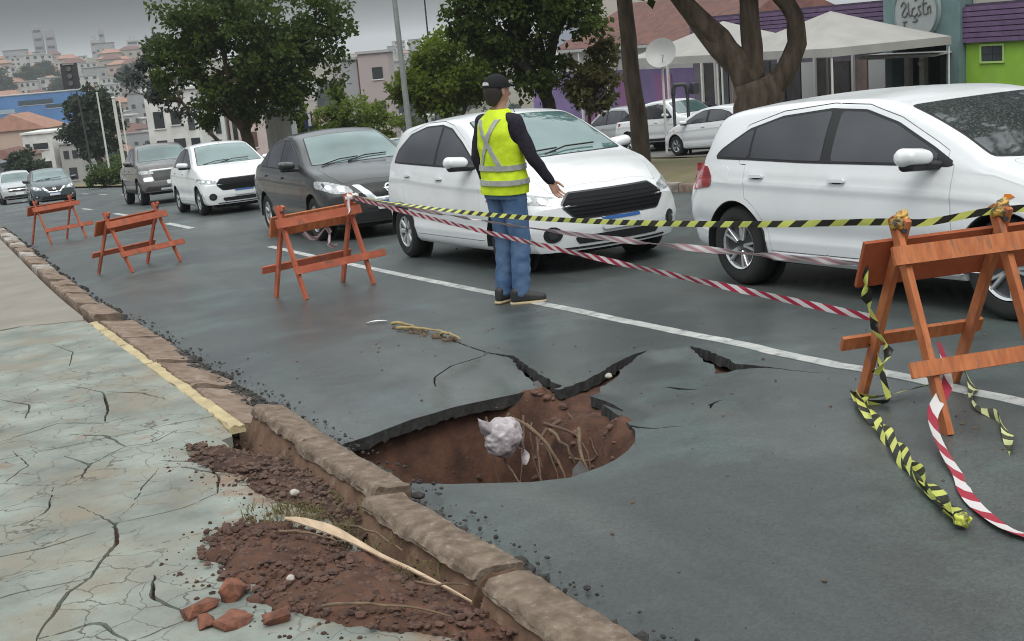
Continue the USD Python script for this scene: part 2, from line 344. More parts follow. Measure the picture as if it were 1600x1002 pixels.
def dist_to(poly, x, y):
    key = poly.wkb
    if key not in _trees: _trees[key] = cKDTree(np.array(resample(poly.exterior.coords, .02)))
    d, i = _trees[key].query(np.column_stack([np.ravel(x), np.ravel(y)]))
    ins = shapely.contains_xy(poly, np.ravel(x), np.ravel(y))
    return np.where(ins, -d, d).reshape(np.shape(x))
def road_z(x, y):
    z = gz(y) + np.zeros(np.shape(x))
    near = (np.abs(x - 3) < 3) & (np.abs(y - 5.5) < 4)
    if near.any():
        d = np.maximum(dist_to(HOLE, x[near], y[near]), 0)
        xx, yy = x[near], y[near]
        s = .035 * np.exp(-(d / .35) ** 2)
        slab = Polygon([(3.29, 5.78), (4.05, 6.19), (4.28, 6.02), (4.15, 5.3), (3.7, 5.0), (3.12, 4.9)])
        ds = dist_to(slab, xx, yy)
        s += .045 * sstep(.05, -.22, ds)
        slab2 = Polygon([(3.20, 5.98), (3.36, 7.05), (2.8, 6.66), (2.5, 6.05)])
        s += .028 * sstep(.0, -.12, dist_to(slab2, xx, yy))
        s += (fbm(xx, yy, 2.0, 3, 5) - .5) * .02
        z[near] -= s
    # gentle sag of the gutter along the kerb
    u = x - off(y); z = z - .03 * sstep(2.3, 1.8, u)
    return z
# kerb-side edge of the asphalt: ragged
def edge_u(y):
    return 1.735 + .065 * sstep(3.9, 5.2, y) + .05 * (fbm(y * 0 + .3, y, 1.6, 4, 11) - .5) * 2 + .03 * (fbm(y * 0 + .7, y, 7, 3, 12) - .5) * 2
ys = np.concatenate([np.arange(-4, 14, .05), np.arange(14, 60, .4), np.arange(60, 171, 5)])
left = list(zip(edge_u(ys) + off(ys), ys))
right = [(10.45 + off(y), y) for y in ys[::-1] if (y * 20) % 8 < 1e-6 or y > 14 or y == -4]
road_poly = Polygon([(float(a), float(b)) for a, b in left + right]).buffer(0)
road_cut = road_poly.difference(HOLE).difference(ROAD_CRACKS)
if hasattr(road_cut, 'geoms'): road_cut = MultiPolygon([g for g in road_cut.geoms if g.area > .003])
G = []
for (x0, x1, y0, y1, h) in [(1.5, 5.0, 3.6, 8.3, .045), (1.4, 5.4, -2, 16, .16), (1, 13, -4, 40, .55), (1, 22, 40, 171, 2.2)]:
    gx, gy = np.meshgrid(np.arange(x0, x1, h), np.arange(y0, y1, h)); g = np.stack([gx.ravel() + (np.arange(gx.size) % 2) * h * .13, gy.ravel()], 1)
    if G:
        for (a0, a1, b0, b1) in done: g = g[~((g[:, 0] > a0 - h * .3) & (g[:, 0] < a1 + h * .3) & (g[:, 1] > b0 - h * .3) & (g[:, 1] < b1 + h * .3))]
    else: done = []
    done.append((x0, x1, y0, y1)); G.append(g)
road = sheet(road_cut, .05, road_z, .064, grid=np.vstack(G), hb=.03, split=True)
road_prim = obj('road', road[0], asphalt, smooth=35, kind='structure')
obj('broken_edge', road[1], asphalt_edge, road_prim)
# soil under the broken asphalt
def sub_z(x, y):
    d = dist_to(HOLE.buffer(.07), x, y)
    ramp = 1 - .80 * sstep(2.72, 3.22, x)
    deep = .10 + .64 * sstep(.02, -.26, d) * ramp * (1 + .25 * sstep(2.4, 1.9, x)) + .05 * sstep(.01, -.03, d) * ramp
    ins = sstep(.05, -.08, d)
    n = (fbm(x, y, 4.5, 5, 3) - .5) * .34 + (fbm(x, y, 14, 4, 4) - .5) * .10
    lip = -.085 * sstep(2.85, 3.10, x) * sstep(3.36, 3.16, x) * ins
    return gz(y) - deep - lip + n * ins * (.35 + .65 * ramp)
P, T = tri_poly(sbox(1.62, 3.9, 5.0, 8.6), .03)
subsoil = trimesh.Trimesh(np.column_stack([P, sub_z(P[:, 0], P[:, 1])]), T, process=False)
obj('soil_under_road', subsoil, soil_m, smooth=50, kind='structure')

# ---- pavement beside the kerb
def pave_z(x, y):
    u = x - off(y)
    return gz(y) + .055 + (fbm(x, y, .9, 3, 21) - .5) * .03 - .05 * sstep(1.15, 1.45, u) * sstep(7.0, 6.0, y)
PCR = [  # cracks in the pavement
    [(.20, 4.05), (.36, 4.42), (.44, 4.50), (.60, 4.85), (.64, 5.12), (.55, 5.55)], [(.44, 4.50), (.20, 4.55), (-.1, 4.5)], [(.64, 5.12), (.92, 5.10), (1.1, 5.2)],
    [(.30, 5.42), (.42, 5.55), (.50, 5.95)], [(.74, 5.30), (.86, 5.62), (.98, 5.85)], [(.10, 5.05), (.35, 5.02), (.62, 5.08)],
    [(.62, 6.50), (.70, 6.20), (.62, 5.95), (.50, 5.90)], [(.70, 6.20), (.92, 6.42), (1.05, 6.38), (1.22, 6.55)], [(.92, 6.42), (.88, 6.75), (.70, 7.0)],
    [(.36, 7.13), (.55, 7.22), (.70, 7.33), (.92, 7.08), (1.12, 7.18)], [(.92, 7.08), (1.02, 7.55), (1.06, 8.03), (.90, 8.5)], [(1.06, 8.03), (1.25, 7.75), (1.34, 7.4)],
    [(.55, 7.65), (.62, 8.05), (.45, 8.5)], [(.30, 6.2), (.44, 6.45), (.40, 6.85)], [(1.02, 9.2), (1.14, 9.9), (1.05, 10.5)], [(.68, 3.86), (.60, 4.15), (.66, 4.4)], [(.30, 3.55), (.46, 3.80), (.68, 3.86)],
    [(.46, 3.80), (.40, 4.05), (.20, 4.05)], [(1.0, 6.0), (1.12, 5.82), (1.25, 5.8)], [(1.1, 5.2), (1.18, 5.5), (1.08, 5.75), (.98, 5.85)]]
cr = unary_union([wedge(c, [.0035] + [random.Random(i * 7 + k).uniform(.004, .0105) for k in range(len(c) - 2)] + [.003]) for i, c in enumerate(PCR)])
joint = [LineString([(-3, 6.62), (1.5, 6.72)]).buffer(.005), LineString([(-3, 8.62), (1.5, 8.72)]).buffer(.004), LineString([(-3, 4.66), (1.15, 4.72)]).buffer(.004)]
pe = [(1.355 + .11 * (fbm(0.2, y, 1.8, 4, 31) - .5) * 2 + off(y) if y < 6.3 else 1.445 + off(y), y) for y in np.arange(-3, 12.01, .06)]
te = [(float(x), 12.0 + .35 * float(fbm(x, 0, 3, 3, 33) - .5) - .28 * (x - .3)) for x in np.arange(1.4, -3.2, -.1)]
pave_poly = Polygon([(float(a), float(b)) for a, b in pe if b < 11.6] + te + [(-3.2, -3)]).buffer(0)
pave_cut = pave_poly.difference(cr)
for j in joint: pave_cut = pave_cut.difference(j)
gx, gy = np.meshgrid(np.arange(-.4, 1.5, .06), np.arange(2.4, 12, .06)); g1 = np.stack([gx.ravel(), gy.ravel()], 1)
gx, gy = np.meshgrid(np.arange(-3.2, -.4, .3), np.arange(-3, 12, .3)); g2 = np.stack([gx.ravel(), gy.ravel()], 1)
obj('pavement', sheet(pave_cut, .06, pave_z, .06, grid=np.vstack([g1, g2]), hb=.035), concrete_green, smooth=35, kind='structure')
# earth under the pavement shows in cracks and in the washed out trench by the kerb
def under_z(x, y):
    u = x - off(y)
    return gz(y) - .0 + (fbm(x, y, 6, 4, 41) - .5) * .03 - .19 * sstep(1.20, 1.44, u) * sstep(6.9, 6.2, y) - .09 * sstep(1.5, 1.6, u) * sstep(6.2, 6.9, y) + .02
P, T = tri_poly(sbox(-3.1, -3, 1.95, 12.2), .07, grid=np.vstack([g1 + [.0, 0], g1 + [1.4, 0], g2]), hb=.2)
obj('earth_under_pavement', trimesh.Trimesh(np.column_stack([P, under_z(P[:, 0], P[:, 1])]), T, process=False), soil_dark, smooth=True, kind='structure')
# plain tan pavement further down
yy = np.arange(10.6, 171, .5); tp = [(1.46 + float(off(y)), y) for y in yy if y > 11.4]
tan_poly = Polygon(tp + [(-6 + float(off(y)), y) for y in yy[::-6]] ).buffer(0).difference(pave_poly.buffer(.012))
if hasattr(tan_poly, 'geoms'): tan_poly = max(tan_poly.geoms, key=lambda g: g.area)
def tan_z(x, y): return gz(y) + .055 - .0 * x
obj('tan_pavement', sheet(tan_poly, .5, tan_z, .12, hb=.3), concrete_tan, kind='structure')

# ---- kerb stones
def stone(y0, y1, u0, u1, z0, z1, depth, seed, tilt=0.0, lean=0.0, rough=.012, nseg=14, round_=.02):
    """a kerb stone from y0 to y1 along the road; top from z0 (pavement side) to z1 (road side)"""
    rs = np.random.RandomState(seed)
    prof = []
    w = u1 - u0
    for (a, b) in [(0, -depth), (0, -depth * .5), (0, -round_ * 2), (round_ * .25, -round_ * .6), (round_, 0), (w * .35, .0), (w * .65, 0), (w - round_, 0), (w - round_ * .25, -round_ * .6), (w, -round_ * 2), (w, -depth * .5), (w, -depth)]:
        prof.append((u0 + a - lean * b, z0 + (z1 - z0) * (a / w) + b))
    n = len(prof); I, K = np.meshgrid(np.arange(nseg + 1), np.arange(n), indexing='ij'); pr = np.array(prof); Y = y0 + (y1 - y0) * I / nseg
    e = np.where((I == 0) | (I == nseg), .35, 1.0); rnd_ = lambda: rs.uniform(-rough, rough, I.shape)
    U = pr[K, 0] + off(Y) + (fbm(Y * 3 + K * .35, seed * 1.7, 2.2, 4, seed % 50) - .5) * 3.2 * rough + rnd_() * e * .3
    Zs = gz(Y) + pr[K, 1] + tilt * (Y - (y0 + y1) / 2) + (fbm(Y * 2.4, K * .5 + seed, 2.0, 4, seed % 37) - .5) * 2.2 * rough + rnd_() * .25
    V = np.stack([U, Y + rnd_() * .4, Zs], -1).reshape(-1, 3)
    F = []
    for i in range(nseg):
        for k in range(n):
            a, b = i * n + k, i * n + (k + 1) % n; F += [(a, b, b + n), (a, b + n, a + n)]
    V = np.array(V); c = len(V); V = np.vstack([V, V[:n].mean(0), V[-n:].mean(0)])
    for k in range(n): F += [(c, (k + 1) % n, k), (c + 1, nseg * n + k, nseg * n + (k + 1) % n)]
    return trimesh.Trimesh(V, np.array(F)[:, ::-1], process=False)
kerb = UsdGeom.Xform.Define(stage, '/World/kerb').GetPrim(); tag(kerb, kind='structure')
for i, (a, b, u0, u1, z0, z1, l, t) in enumerate([(-.4, .9, 1.51, 1.68, .095, .085, -.42, 0), (.92, 2.1, 1.51, 1.68, .095, .09, -.42, 0), (2.12, 3.36, 1.515, 1.685, .10, .085, -.42, .01), (3.43, 4.52, 1.535, 1.70, .10, .08, -.45, -.02), (4.55, 5.62, 1.60, 1.765, .095, .07, -.45, -.012), (5.65, 6.52, 1.635, 1.80, .09, .06, -.45, .03)]):
    st_ = obj('kerb_stone', stone(a, b, u0, u1, z0 - .022, z1 - .022, .40, 100 + i, lean=l, tilt=t, rough=.010, nseg=26, round_=.014), kerb_face, kerb, smooth=50)
    obj('worn_top', stone(a + .004, b - .004, u0 - .006, u1 + .004, z0 + .004, z1 + .004, .045, 120 + i, lean=l, tilt=t, rough=.011, nseg=34, round_=.016), kerb_m, st_, smooth=60)
for i, (a, b, z0, z1, t) in enumerate([(6.55, 7.62, .03, -.035, .03), (7.68, 8.85, .045, -.02, -.02), (8.9, 10.1, .05, .0, .01), (10.15, 11.4, .055, .02, 0)]):
    obj('kerb_stone', stone(a, b, 1.545, 1.85, z0, z1 - .01, .3, 130 + i, tilt=t, rough=.016, nseg=22), kerb_dirty, kerb, smooth=50)
y = 11.5; i = 0
while y < 46:
    rs = random.Random(500 + i); l = rs.uniform(.8, 1.15)
    obj('kerb_stone', stone(y, y + l - .05, 1.50 + rs.uniform(-.012, .012), 1.75 + rs.uniform(-.02, .02), .10 + rs.uniform(-.015, .02), .07 + rs.uniform(-.02, .015), .25, 160 + i, rough=.014, nseg=6, tilt=rs.uniform(-.02, .02)), kerb_white if rs.random() < .62 else kerb_dirty, kerb, smooth=50)
    y += l; i += 1
far_kerb = Polygon([(1.50 + float(off(q)), q) for q in np.arange(46.2, 171, 2)] + [(1.74 + float(off(q)), q) for q in np.arange(46.2, 171, 2)[::-1]])
obj('far_kerb', sheet(far_kerb, .6, lambda x, y: gz(y) + .09, .2), kerb_white, kerb)
for i, (a, b) in enumerate([(6.36, 7.36), (7.37, 8.72), (8.74, 9.75), (9.77, 10.75), (10.78, 11.4)]):
    obj('painted_edge', stone(a, b, 1.448, 1.532, .052, .047, .045, 180 + i, rough=.010, nseg=22, round_=.010), yellow_paint, kerb, smooth=50, label='pale yellow painted edging strip')

# ---- road markings
def mark(u0, u1, y0, y1, jag=.0025, step=.1):
    ysq = np.arange(y0, y1 + 1e-6, max(step, (y1 - y0) / 400)); rs = np.random.RandomState(int(y0 * 10) % 9999)
    pl = [(u0 + float(off(q)) + rs.uniform(-jag, jag), q) for q in ysq] + [(u1 + float(off(q)) + rs.uniform(-jag, jag), q) for q in ysq[::-1]]
    return Polygon(pl).buffer(0)
obj('lane_line', sheet(mark(4.44, 4.54, -3.5, 16.4), .12, lambda x, y: road_z(x, y) + .004, .003, hb=.06), white_paint, kind='structure')
for (a, b) in [(22.2, 24.9), (30.5, 33), (38.5, 41), (46, 49), (54, 57), (62, 65), (70, 73)]:
    obj('lane_dash', sheet(mark(4.46, 4.60, a, b), .2, lambda x, y: gz(y) + .004, .003, hb=.2), white_paint, kind='structure')
for (a, b) in [(52, 55), (60, 63), (68, 71)]:
    obj('lane_dash', sheet(mark(7.5, 7.64, a, b), .2, lambda x, y: gz(y) + .004, .003, hb=.2), white_paint, kind='structure')

# ---- median, car park beyond, terrain, opposite hillside
def strip(u0, u1, y0, y1, zf, step, n):
    ysq = np.arange(y0, y1 + .01, step); us = np.linspace(u0, u1, n); V, F = [], []
    for q in ysq:
        for u in us: V.append((u + float(off(q)), q, zf(u, q)))
    for a in range(len(ysq) - 1):
        for b in range(n - 1):
            k = a * n + b; F += [(k, k + 1, k + n + 1), (k, k + n + 1, k + n)]
    return trimesh.Trimesh(np.array(V), np.array(F), process=False)
median = strip(10.62, 14.3, -3, 170, lambda u, q: float(gz(q)) + .12 + .10 * math.sin((u - 10.62) / 3.68 * PI) * .6 + (float(fbm(u, q, 1.2, 3, 51)) - .5) * .06, 1.0, 9)
obj('median', median, grass_ground, smooth=True, kind='structure')
mk = UsdGeom.Xform.Define(stage, '/World/median_kerb').GetPrim(); tag(mk, kind='structure')
for a in np.arange(-3, 60, 1.2):
    obj('kerb_stone', stone(a, a + 1.16, 10.44, 10.62, .13, .13, .3, 300 + int(a * 5), rough=.008, nseg=3), kerb_dirty if int(a) % 3 else kerb_white, mk, smooth=50)
obj('far_kerb', strip(10.44, 10.62, 60, 170, lambda u, q: float(gz(q)) + .13, 5, 2), kerb_dirty, mk)
obj('back_kerb', strip(14.3, 14.5, -3, 170, lambda u, q: float(gz(q)) + .13 - (.60 if u > 14.45 else 0), 2, 3), kerb_dirty, mk)
obj('car_park', strip(14.42, 46, -3, 170, lambda u, q: float(gz(q)) + LOT, 3, 4), lot_m, kind='structure')

def terrain_z(x, y):
    x, y = np.asarray(x, float), np.asarray(y, float)
    base = gz(np.minimum(y, 330)) - .9 - .6 * sstep(160, 200, y)
    hill = (42 - 16 * sstep(120, 330, x)) * sstep(360, 950, y) - 6 * sstep(1100, 2500, y) + (fbm(x, y, .004, 4, 61) - .5) * 14 * sstep(330, 600, y)
    side = 2 * sstep(250, 900, np.abs(x - .06 * y)) * sstep(60, 300, y)
    return base + hill + side
xs_ = np.concatenate([np.linspace(-2500, -120, 24), np.linspace(-100, 460, 57), np.linspace(500, 2600, 22)])
ys_ = np.concatenate([np.linspace(-400, -10, 8), np.linspace(0, 200, 21), np.linspace(215, 1500, 70), np.linspace(1600, 4200, 14)])
gx, gy = np.meshgrid(xs_, ys_); V = np.stack([gx, gy, terrain_z(gx, gy)], -1).reshape(-1, 3); nx = len(xs_); F = []
for a in range(len(ys_) - 1):
    k = a * nx + np.arange(nx - 1); F += [np.stack([k, k + 1, k + nx + 1], 1), np.stack([k, k + nx + 1, k + nx], 1)]
obj('terrain', trimesh.Trimesh(V, np.vstack(F), process=False), terrain_m, smooth=True, kind='structure')
# ------------------------------------------------------------------ cars
def paint(name, c, rough=.32, coat=.6, metallic=0.0):
    return M(name, c, rough=rough, coat=coat, metallic=metallic, color2=tuple(v * .93 for v in c), scale=1.4, spec=.5, rvar=.06, obj_space=True)
white_car = paint('white_car_paint', (.70, .71, .72))
silver_car = paint('silver_car_paint', (.44, .45, .46), metallic=.4)
dark_car = paint('graphite_car_paint', (.026, .026, .026), rough=.25, metallic=.2)
blue_car = paint('blue_grey_car_paint', (.075, .095, .105), metallic=.4)
bronze_car = paint('bronze_grey_car_paint', (.13, .12, .115), metallic=.4)
grey_car = paint('grey_car_paint', (.20, .21, .22), metallic=.4)
side_glass = M('tinted_side_glass', (.020, .020, .024), rough=.04, spec=.6, color2=(.055, .055, .062), scale=.9, detail=2)
front_glass = M('windscreen_sky_tint', (.085, .150, .145), rough=.04, spec=.9, coat=.5, color2=(.035, .065, .065), scale=1.0, detail=2)  # teal reflection of the sky is put into the glass colour
def _wet(n, l):
    n['dv'] = ('voronoi_texture', {'scale': 55.0, 'feature': 'f1'}); n['dr2'] = ('map_range', {'from_min': .10, 'from_max': .32, 'to_min': 1, 'to_max': 0, 'clamp': True}); n['db'] = ('bump', {'strength': .8, 'distance': .004})
    l += [('co.position', 'dv.vector'), ('dv.distance', 'dr2.value'), ('dr2.result', 'db.height'), ('db.normal', 'p.normal')]
wet_glass = M('wet_windscreen_glass', (.016, .019, .019), rough=.05, spec=.8, color2=(.03, .035, .035), scale=1.5, detail=4, extra=_wet)
black_trim = M('black_trim', (.016, .016, .017), rough=.5, spec=.4)
rubber = M('tyre_rubber', (.020, .020, .020), rough=.8, bump=.3, bscale=90, spec=.3)
alloy = M('alloy_wheel', (.55, .56, .57), rough=.3, metallic=.8)
dark_alloy = M('dark_alloy', (.06, .06, .065), rough=.4, metallic=.5)
chrome = M('chrome', (.72, .73, .74), rough=.12, metallic=1.0)
lamp_glass = M('headlamp_glass', (.46, .48, .49), rough=.08, spec=.8, coat=.8, color2=(.16, .17, .18), scale=16, detail=3)
lamp_bright = M('headlamp_reflector', (.85, .85, .83), rough=.15, metallic=.6)
red_lamp = M('tail_lamp_red', (.26, .012, .018), rough=.12, coat=.8, color2=(.12, .008, .012), scale=12)
amber = M('amber_lamp', (.55, .17, .02), rough=.2)
plate_white = M('plate_white', (.62, .64, .66), rough=.4)
plate_blue = M('plate_blue', (.03, .11, .33), rough=.4)

def pch(pts): pts = sorted(pts); return PchipInterpolator([p[0] for p in pts], [p[1] for p in pts])

def cs_of(poly):
    return CrossSection([list(map(tuple, np.array(shapely.geometry.polygon.orient(poly, 1.0).exterior.coords)[:-1]))])

class Car:
    """a car body lofted along its length: x forward, y left, z up, ground at z = 0"""
    def __init__(s, L, W, top, belt, wb, fo, rw=.30, tw=.19, zb=.21, k=.38, plan=.36, rplan=.25, crown=.05, N=120, front_rake=None, rear_rake=None, low=None, arch=.045, edge=.07, wends=(.93, .92)):
        s.L, s.W, s.wb, s.rw, s.tw = L, W, wb, rw, tw
        s.xf = L / 2 - fo; s.xr = s.xf - wb; s.Ra = rw + arch
        zt = pch(top); bl = pch(belt)
        wx = pch([(-L / 2, wends[1]), (-L / 2 + .25, wends[1] + .03), (-L / 2 + .9, .99), (-.2, 1.0), (.5, 1.0), (L / 2 - .9, .99), (L / 2 - .25, wends[0] + .035), (L / 2, wends[0])])
        zbf = pch(low or [(-L / 2, zb + .07), (-L / 2 + .5, zb + .01), (0, zb), (L / 2 - .5, zb), (L / 2, zb + .01)])
        fr = pch(front_rake or [(.1, .12), (.28, .03), (.42, .0), (.6, .015), (.75, .06), (1.0, .16)])
        rr = pch(rear_rake or [(.1, .10), (.3, .04), (.5, .0), (.7, .012), (.95, .06), (1.3, .12)])
        t = np.linspace(0, 1, N); t = t + .05 * np.sin(2 * PI * t) * -.9 / 1.0 * .6      # a little denser at the ends
        X = -L / 2 + L * t
        half = []
        for x in X:
            w = W / 2 * float(wx(x)); z0 = float(zbf(x)); top_ = float(zt(x)); b = min(float(bl(x)), top_ - .10); zr = top_ - crown * min(1, (top_ - z0) / .6)
            h = b - z0
            ys = PchipInterpolator([z0, z0 + .05, z0 + .2 * h / .6, z0 + .55 * h, b - .10, b], [.90 * w, .955 * w, .985 * w, w, .988 * w, .955 * w])
            P = [(0, z0), (.45 * w, z0), (.80 * w, z0)]
            zz = np.concatenate([[z0, z0 + .02, z0 + .05], np.linspace(z0 + .10, b - .03, 30), [b]])
            for z in zz: P.append((float(ys(z)) - .016 * w * math.exp(-((z - (z0 + .33 * h)) / .07) ** 2) + .013 * w * max(0, 1 - abs(z - (b - .135)) / .045) + .008 * w * max(0, 1 - abs(z - (z0 + .17)) / .035), z))
            wr = .955 * w - (zr - b) * k - .02 * min(1, (zr - b) / .4)
            e = min(edge, (zr - b) * .75)
            ux, uz = wr - .955 * w, zr - b; n = math.hypot(ux, uz); ux, uz = ux / n, uz / n
            A = np.array([wr - ux * e, zr - uz * e]); B0 = np.array([.955 * w, b])
            for q in np.linspace(0, 1, 8)[1:]: P.append(tuple(B0 + (A - B0) * q + np.array([.012 * math.sin(PI * q) * min(1, n / .4), 0])))
            yc = wr - e; cz = lambda y: zr + (top_ - zr) * (1 - (abs(y) / wr) ** 2.0)
            C = np.array([yc, cz(yc)]); Kp = np.array([wr, zr + .004])
            for q in (.2, .4, .6, .8, 1.0): P.append(tuple((1 - q) ** 2 * A + 2 * q * (1 - q) * Kp + q * q * C))
            for q in np.linspace(1, 0, 9)[1:]: P.append((yc * q, cz(yc * q)))
            half.append(P)
        Hf = np.array(half)                                  # N x m x 2
        m = Hf.shape[1]; s.m = m
        ring = np.concatenate([Hf, np.stack([-Hf[:, -2:0:-1, 0], Hf[:, -2:0:-1, 1]], -1)], 1)
        nr = ring.shape[1]
        def defo(x, y, z):
            q = np.abs(y) / (W / 2)
            xs = -(plan * q ** 2.6) - fr(np.clip(z, .1, 1.0)); xb = (rplan * q ** 3) + rr(np.clip(z, .1, 1.3))
            return x + xs * sstep(L / 2 - .95, L / 2, x) + xb * sstep(-L / 2 + .7, -L / 2, x)
        s.defo = defo
        V = np.zeros((N, nr, 3)); V[..., 1] = ring[..., 0]; V[..., 2] = ring[..., 1]; V[..., 0] = defo(np.repeat(X[:, None], nr, 1), V[..., 1], V[..., 2])
        F = []
        idx = np.arange(N * nr).reshape(N, nr)
        a, b_, c, d = idx[:-1], np.roll(idx, -1, 1)[:-1], np.roll(idx, -1, 1)[1:], idx[1:]
        F.append(np.stack([a, b_, c], -1).reshape(-1, 3)); F.append(np.stack([a, c, d], -1).reshape(-1, 3))
        Vs = [V.reshape(-1, 3)]; cnt = N * nr; caps = []
        for end, xe in ((0, -L / 2), (N - 1, L / 2)):
            R = Hf[end]; K = 14; gridi = np.zeros((m, K + 1), int); pts = []
            for i in range(m):
                for j in range(K + 1):
                    f = j / K
                    if i in (0, m - 1): gridi[i, j] = idx[end, i]; continue
                    if j == 0: gridi[i, j] = idx[end, i]; continue
                    if j == K: gridi[i, j] = idx[end, nr - i]; continue
                    y = R[i, 0] * (1 - 2 * f); z = R[i, 1]; pts.append((float(defo(np.array(xe), y, z)), y, z)); gridi[i, j] = cnt; cnt += 1
            Vs.append(np.array(pts)); fl = []
            for i in range(m - 1):
                for j in range(K):
                    q = [gridi[i, j], gridi[i, j + 1], gridi[i + 1, j + 1], gridi[i + 1, j]]
                    for tri in ((q[0], q[1], q[2]), (q[0], q[2], q[3])):
                        if len(set(tri)) == 3: fl.append(tri)
            fl = np.array(fl); F.append(fl[:, ::-1] if end else fl); caps.append(np.array(pts))
        V3 = np.vstack(Vs); F = np.vstack(F)
        tm = trimesh.Trimesh(V3, F, process=False)
        if tm.volume < 0: tm.invert()
        s.body0 = tm
        Vg = V[:, :m]                                        # the y >= 0 half
        side = Vg[:, 4:46].reshape(-1, 3); s.S = LinearNDInterpolator(side[:, [0, 2]], side[:, 1]); s.Sn = NearestNDInterpolator(side[:, [0, 2]], side[:, 1])
        tp = np.vstack([Vg[:, 43:].reshape(-1, 3), Vg[:, 43:].reshape(-1, 3) * [1, -1, 1]]); tp = tp + np.random.RandomState(1).uniform(-1e-5, 1e-5, tp.shape)
        s.T = LinearNDInterpolator(tp[:, :2], tp[:, 2]); s.Tn = NearestNDInterpolator(tp[:, :2], tp[:, 2])
        def endf(mask, cap):
            p = np.vstack([V[mask][:, np.r_[4:m, m:nr - 3]].reshape(-1, 3), cap]); p = p + np.random.RandomState(2).uniform(-1e-5, 1e-5, p.shape)
            return LinearNDInterpolator(p[:, 1:], p[:, 0]), NearestNDInterpolator(p[:, 1:], p[:, 0])
        s.R, s.Rn = endf(X < -L / 2 + .55, caps[0]); s.F, s.Fn = endf(X > L / 2 - .45, caps[1])
        s.zt, s.Hf, s.X = zt, Hf, X
        s.man = to_man(tm)
    def _q(s, I, In, a, b):
        v = I(a, b); bad = np.isnan(v)
        if bad.any(): v[bad] = In(a[bad], b[bad])
        return v
    def patch(s, poly, where, offs=.004, depth=.02, h=.05, sign=-1):
        """a panel lying on the body; poly in (x,z) for sides, (x,y) for the top, (y,z) for the ends"""
        if hasattr(poly, 'geoms'): return cat([s.patch(g, where, offs, depth, h, sign) for g in poly.geoms if g.area > 1e-5])
        P, T = tri_poly(poly.buffer(0), h, hb=min(h, .035))
        if where == 'side':
            y = s._q(s.S, s.Sn, P[:, 0], P[:, 1]); o = np.column_stack([P[:, 0], sign * (y + offs), P[:, 1]]); i = np.column_stack([P[:, 0], sign * (y - depth), P[:, 1]])
        elif where == 'top':
            z = s._q(s.T, s.Tn, P[:, 0], P[:, 1]); o = np.column_stack([P, z + offs]); i = np.column_stack([P, z - depth])
        else:
            g = 1 if where == 'front' else -1
            x = s._q(*((s.F, s.Fn) if g > 0 else (s.R, s.Rn)), P[:, 0], P[:, 1]); o = np.column_stack([x + g * offs, P]); i = np.column_stack([x - g * depth, P])
        E = boundary_edges(T); n = len(P)
        F = np.vstack([T, T[:, ::-1] + n, np.array([(b, a, a + n) for a, b in E]), np.array([(b, a + n, b + n) for a, b in E])])
        tm = trimesh.Trimesh(np.vstack([o, i]), F, process=False)
        if tm.volume < 0: tm.invert()
        return tm

def R(x0, x1, y0, y1, r=.02):
    b = sbox(min(x0, x1), min(y0, y1), max(x0, x1), max(y0, y1)); r = min(r, abs(x1 - x0) / 2.2, abs(y1 - y0) / 2.2)
    return b.buffer(-r).buffer(r) if r else b
def rnd(pts, r=.03):
    p = Polygon(pts).buffer(0); return p.buffer(-r).buffer(2 * r).buffer(-r) if r else p

def wheel_meshes(rw, tw, rim_r, spokes, style='twin'):
    tp = [(rim_r - .012, -tw / 2 + .012), (rim_r + .012, -tw / 2 + .002), ((rim_r + rw) / 2, -tw / 2 - .004), (rw - .025, -tw / 2 + .010), (rw - .006, -tw / 2 + .032), (rw, -tw / 2 + .06), (rw, tw / 2 - .06), (rw - .006, tw / 2 - .032), (rw - .025, tw / 2 - .010), ((rim_r + rw) / 2, tw / 2 + .004), (rim_r + .012, tw / 2 - .002), (rim_r - .012, tw / 2 - .012), (rim_r - .012, -tw / 2 + .012)]
    tyre = revolve(tp, 40, 'y')
    rp = [(rim_r - .012, -tw / 2 + .012), (rim_r + .006, -tw / 2 + .004), (rim_r + .004, -tw / 2 - .004), (rim_r - .018, -tw / 2 + .006), (rim_r - .030, -tw / 2 + .04), (rim_r - .034, tw / 2 - .02), (rim_r - .02, tw / 2 - .01), (rim_r - .012, -tw / 2 + .012)]
    parts = [revolve(rp, 40, 'y')]
    fy = -tw / 2 + .022
    for k in range(spokes):
        a = 2 * PI * k / spokes
        for da in ((-.11, .11) if style == 'twin' else (0,)):
            p0 = np.array([math.cos(a + da * .35) * .045, fy + .012, math.sin(a + da * .35) * .045]); p1 = np.array([math.cos(a + da * 1.5) * (rim_r - .018), fy, math.sin(a + da * 1.5) * (rim_r - .018)])
            d = p1 - p0; n = np.cross(d, [0, 1, 0]); n /= np.linalg.norm(n); w0, w1 = (.015, .011) if style == 'twin' else (.022, .030)
            pts = [p + n * sg * w + np.array([0, dy, 0]) for p, w in ((p0, w0), (p1, w1)) for sg, dy in ((-1, .004), (1, .004), (-.55, -.008), (.55, -.008), (-1, .022), (1, .022))]
            parts.append(trimesh.convex.convex_hull(np.array(pts)))
    parts.append(revolve([(.0, fy - .006), (.034, fy - .004), (.06, fy + .006), (.064, fy + .03), (0, fy + .03)], 24, 'y'))
    disc = revolve([(0, .03), (rim_r - .03, .03), (rim_r - .03, .045), (0, .045)], 28, 'y')
    return tyre, cat(parts), disc

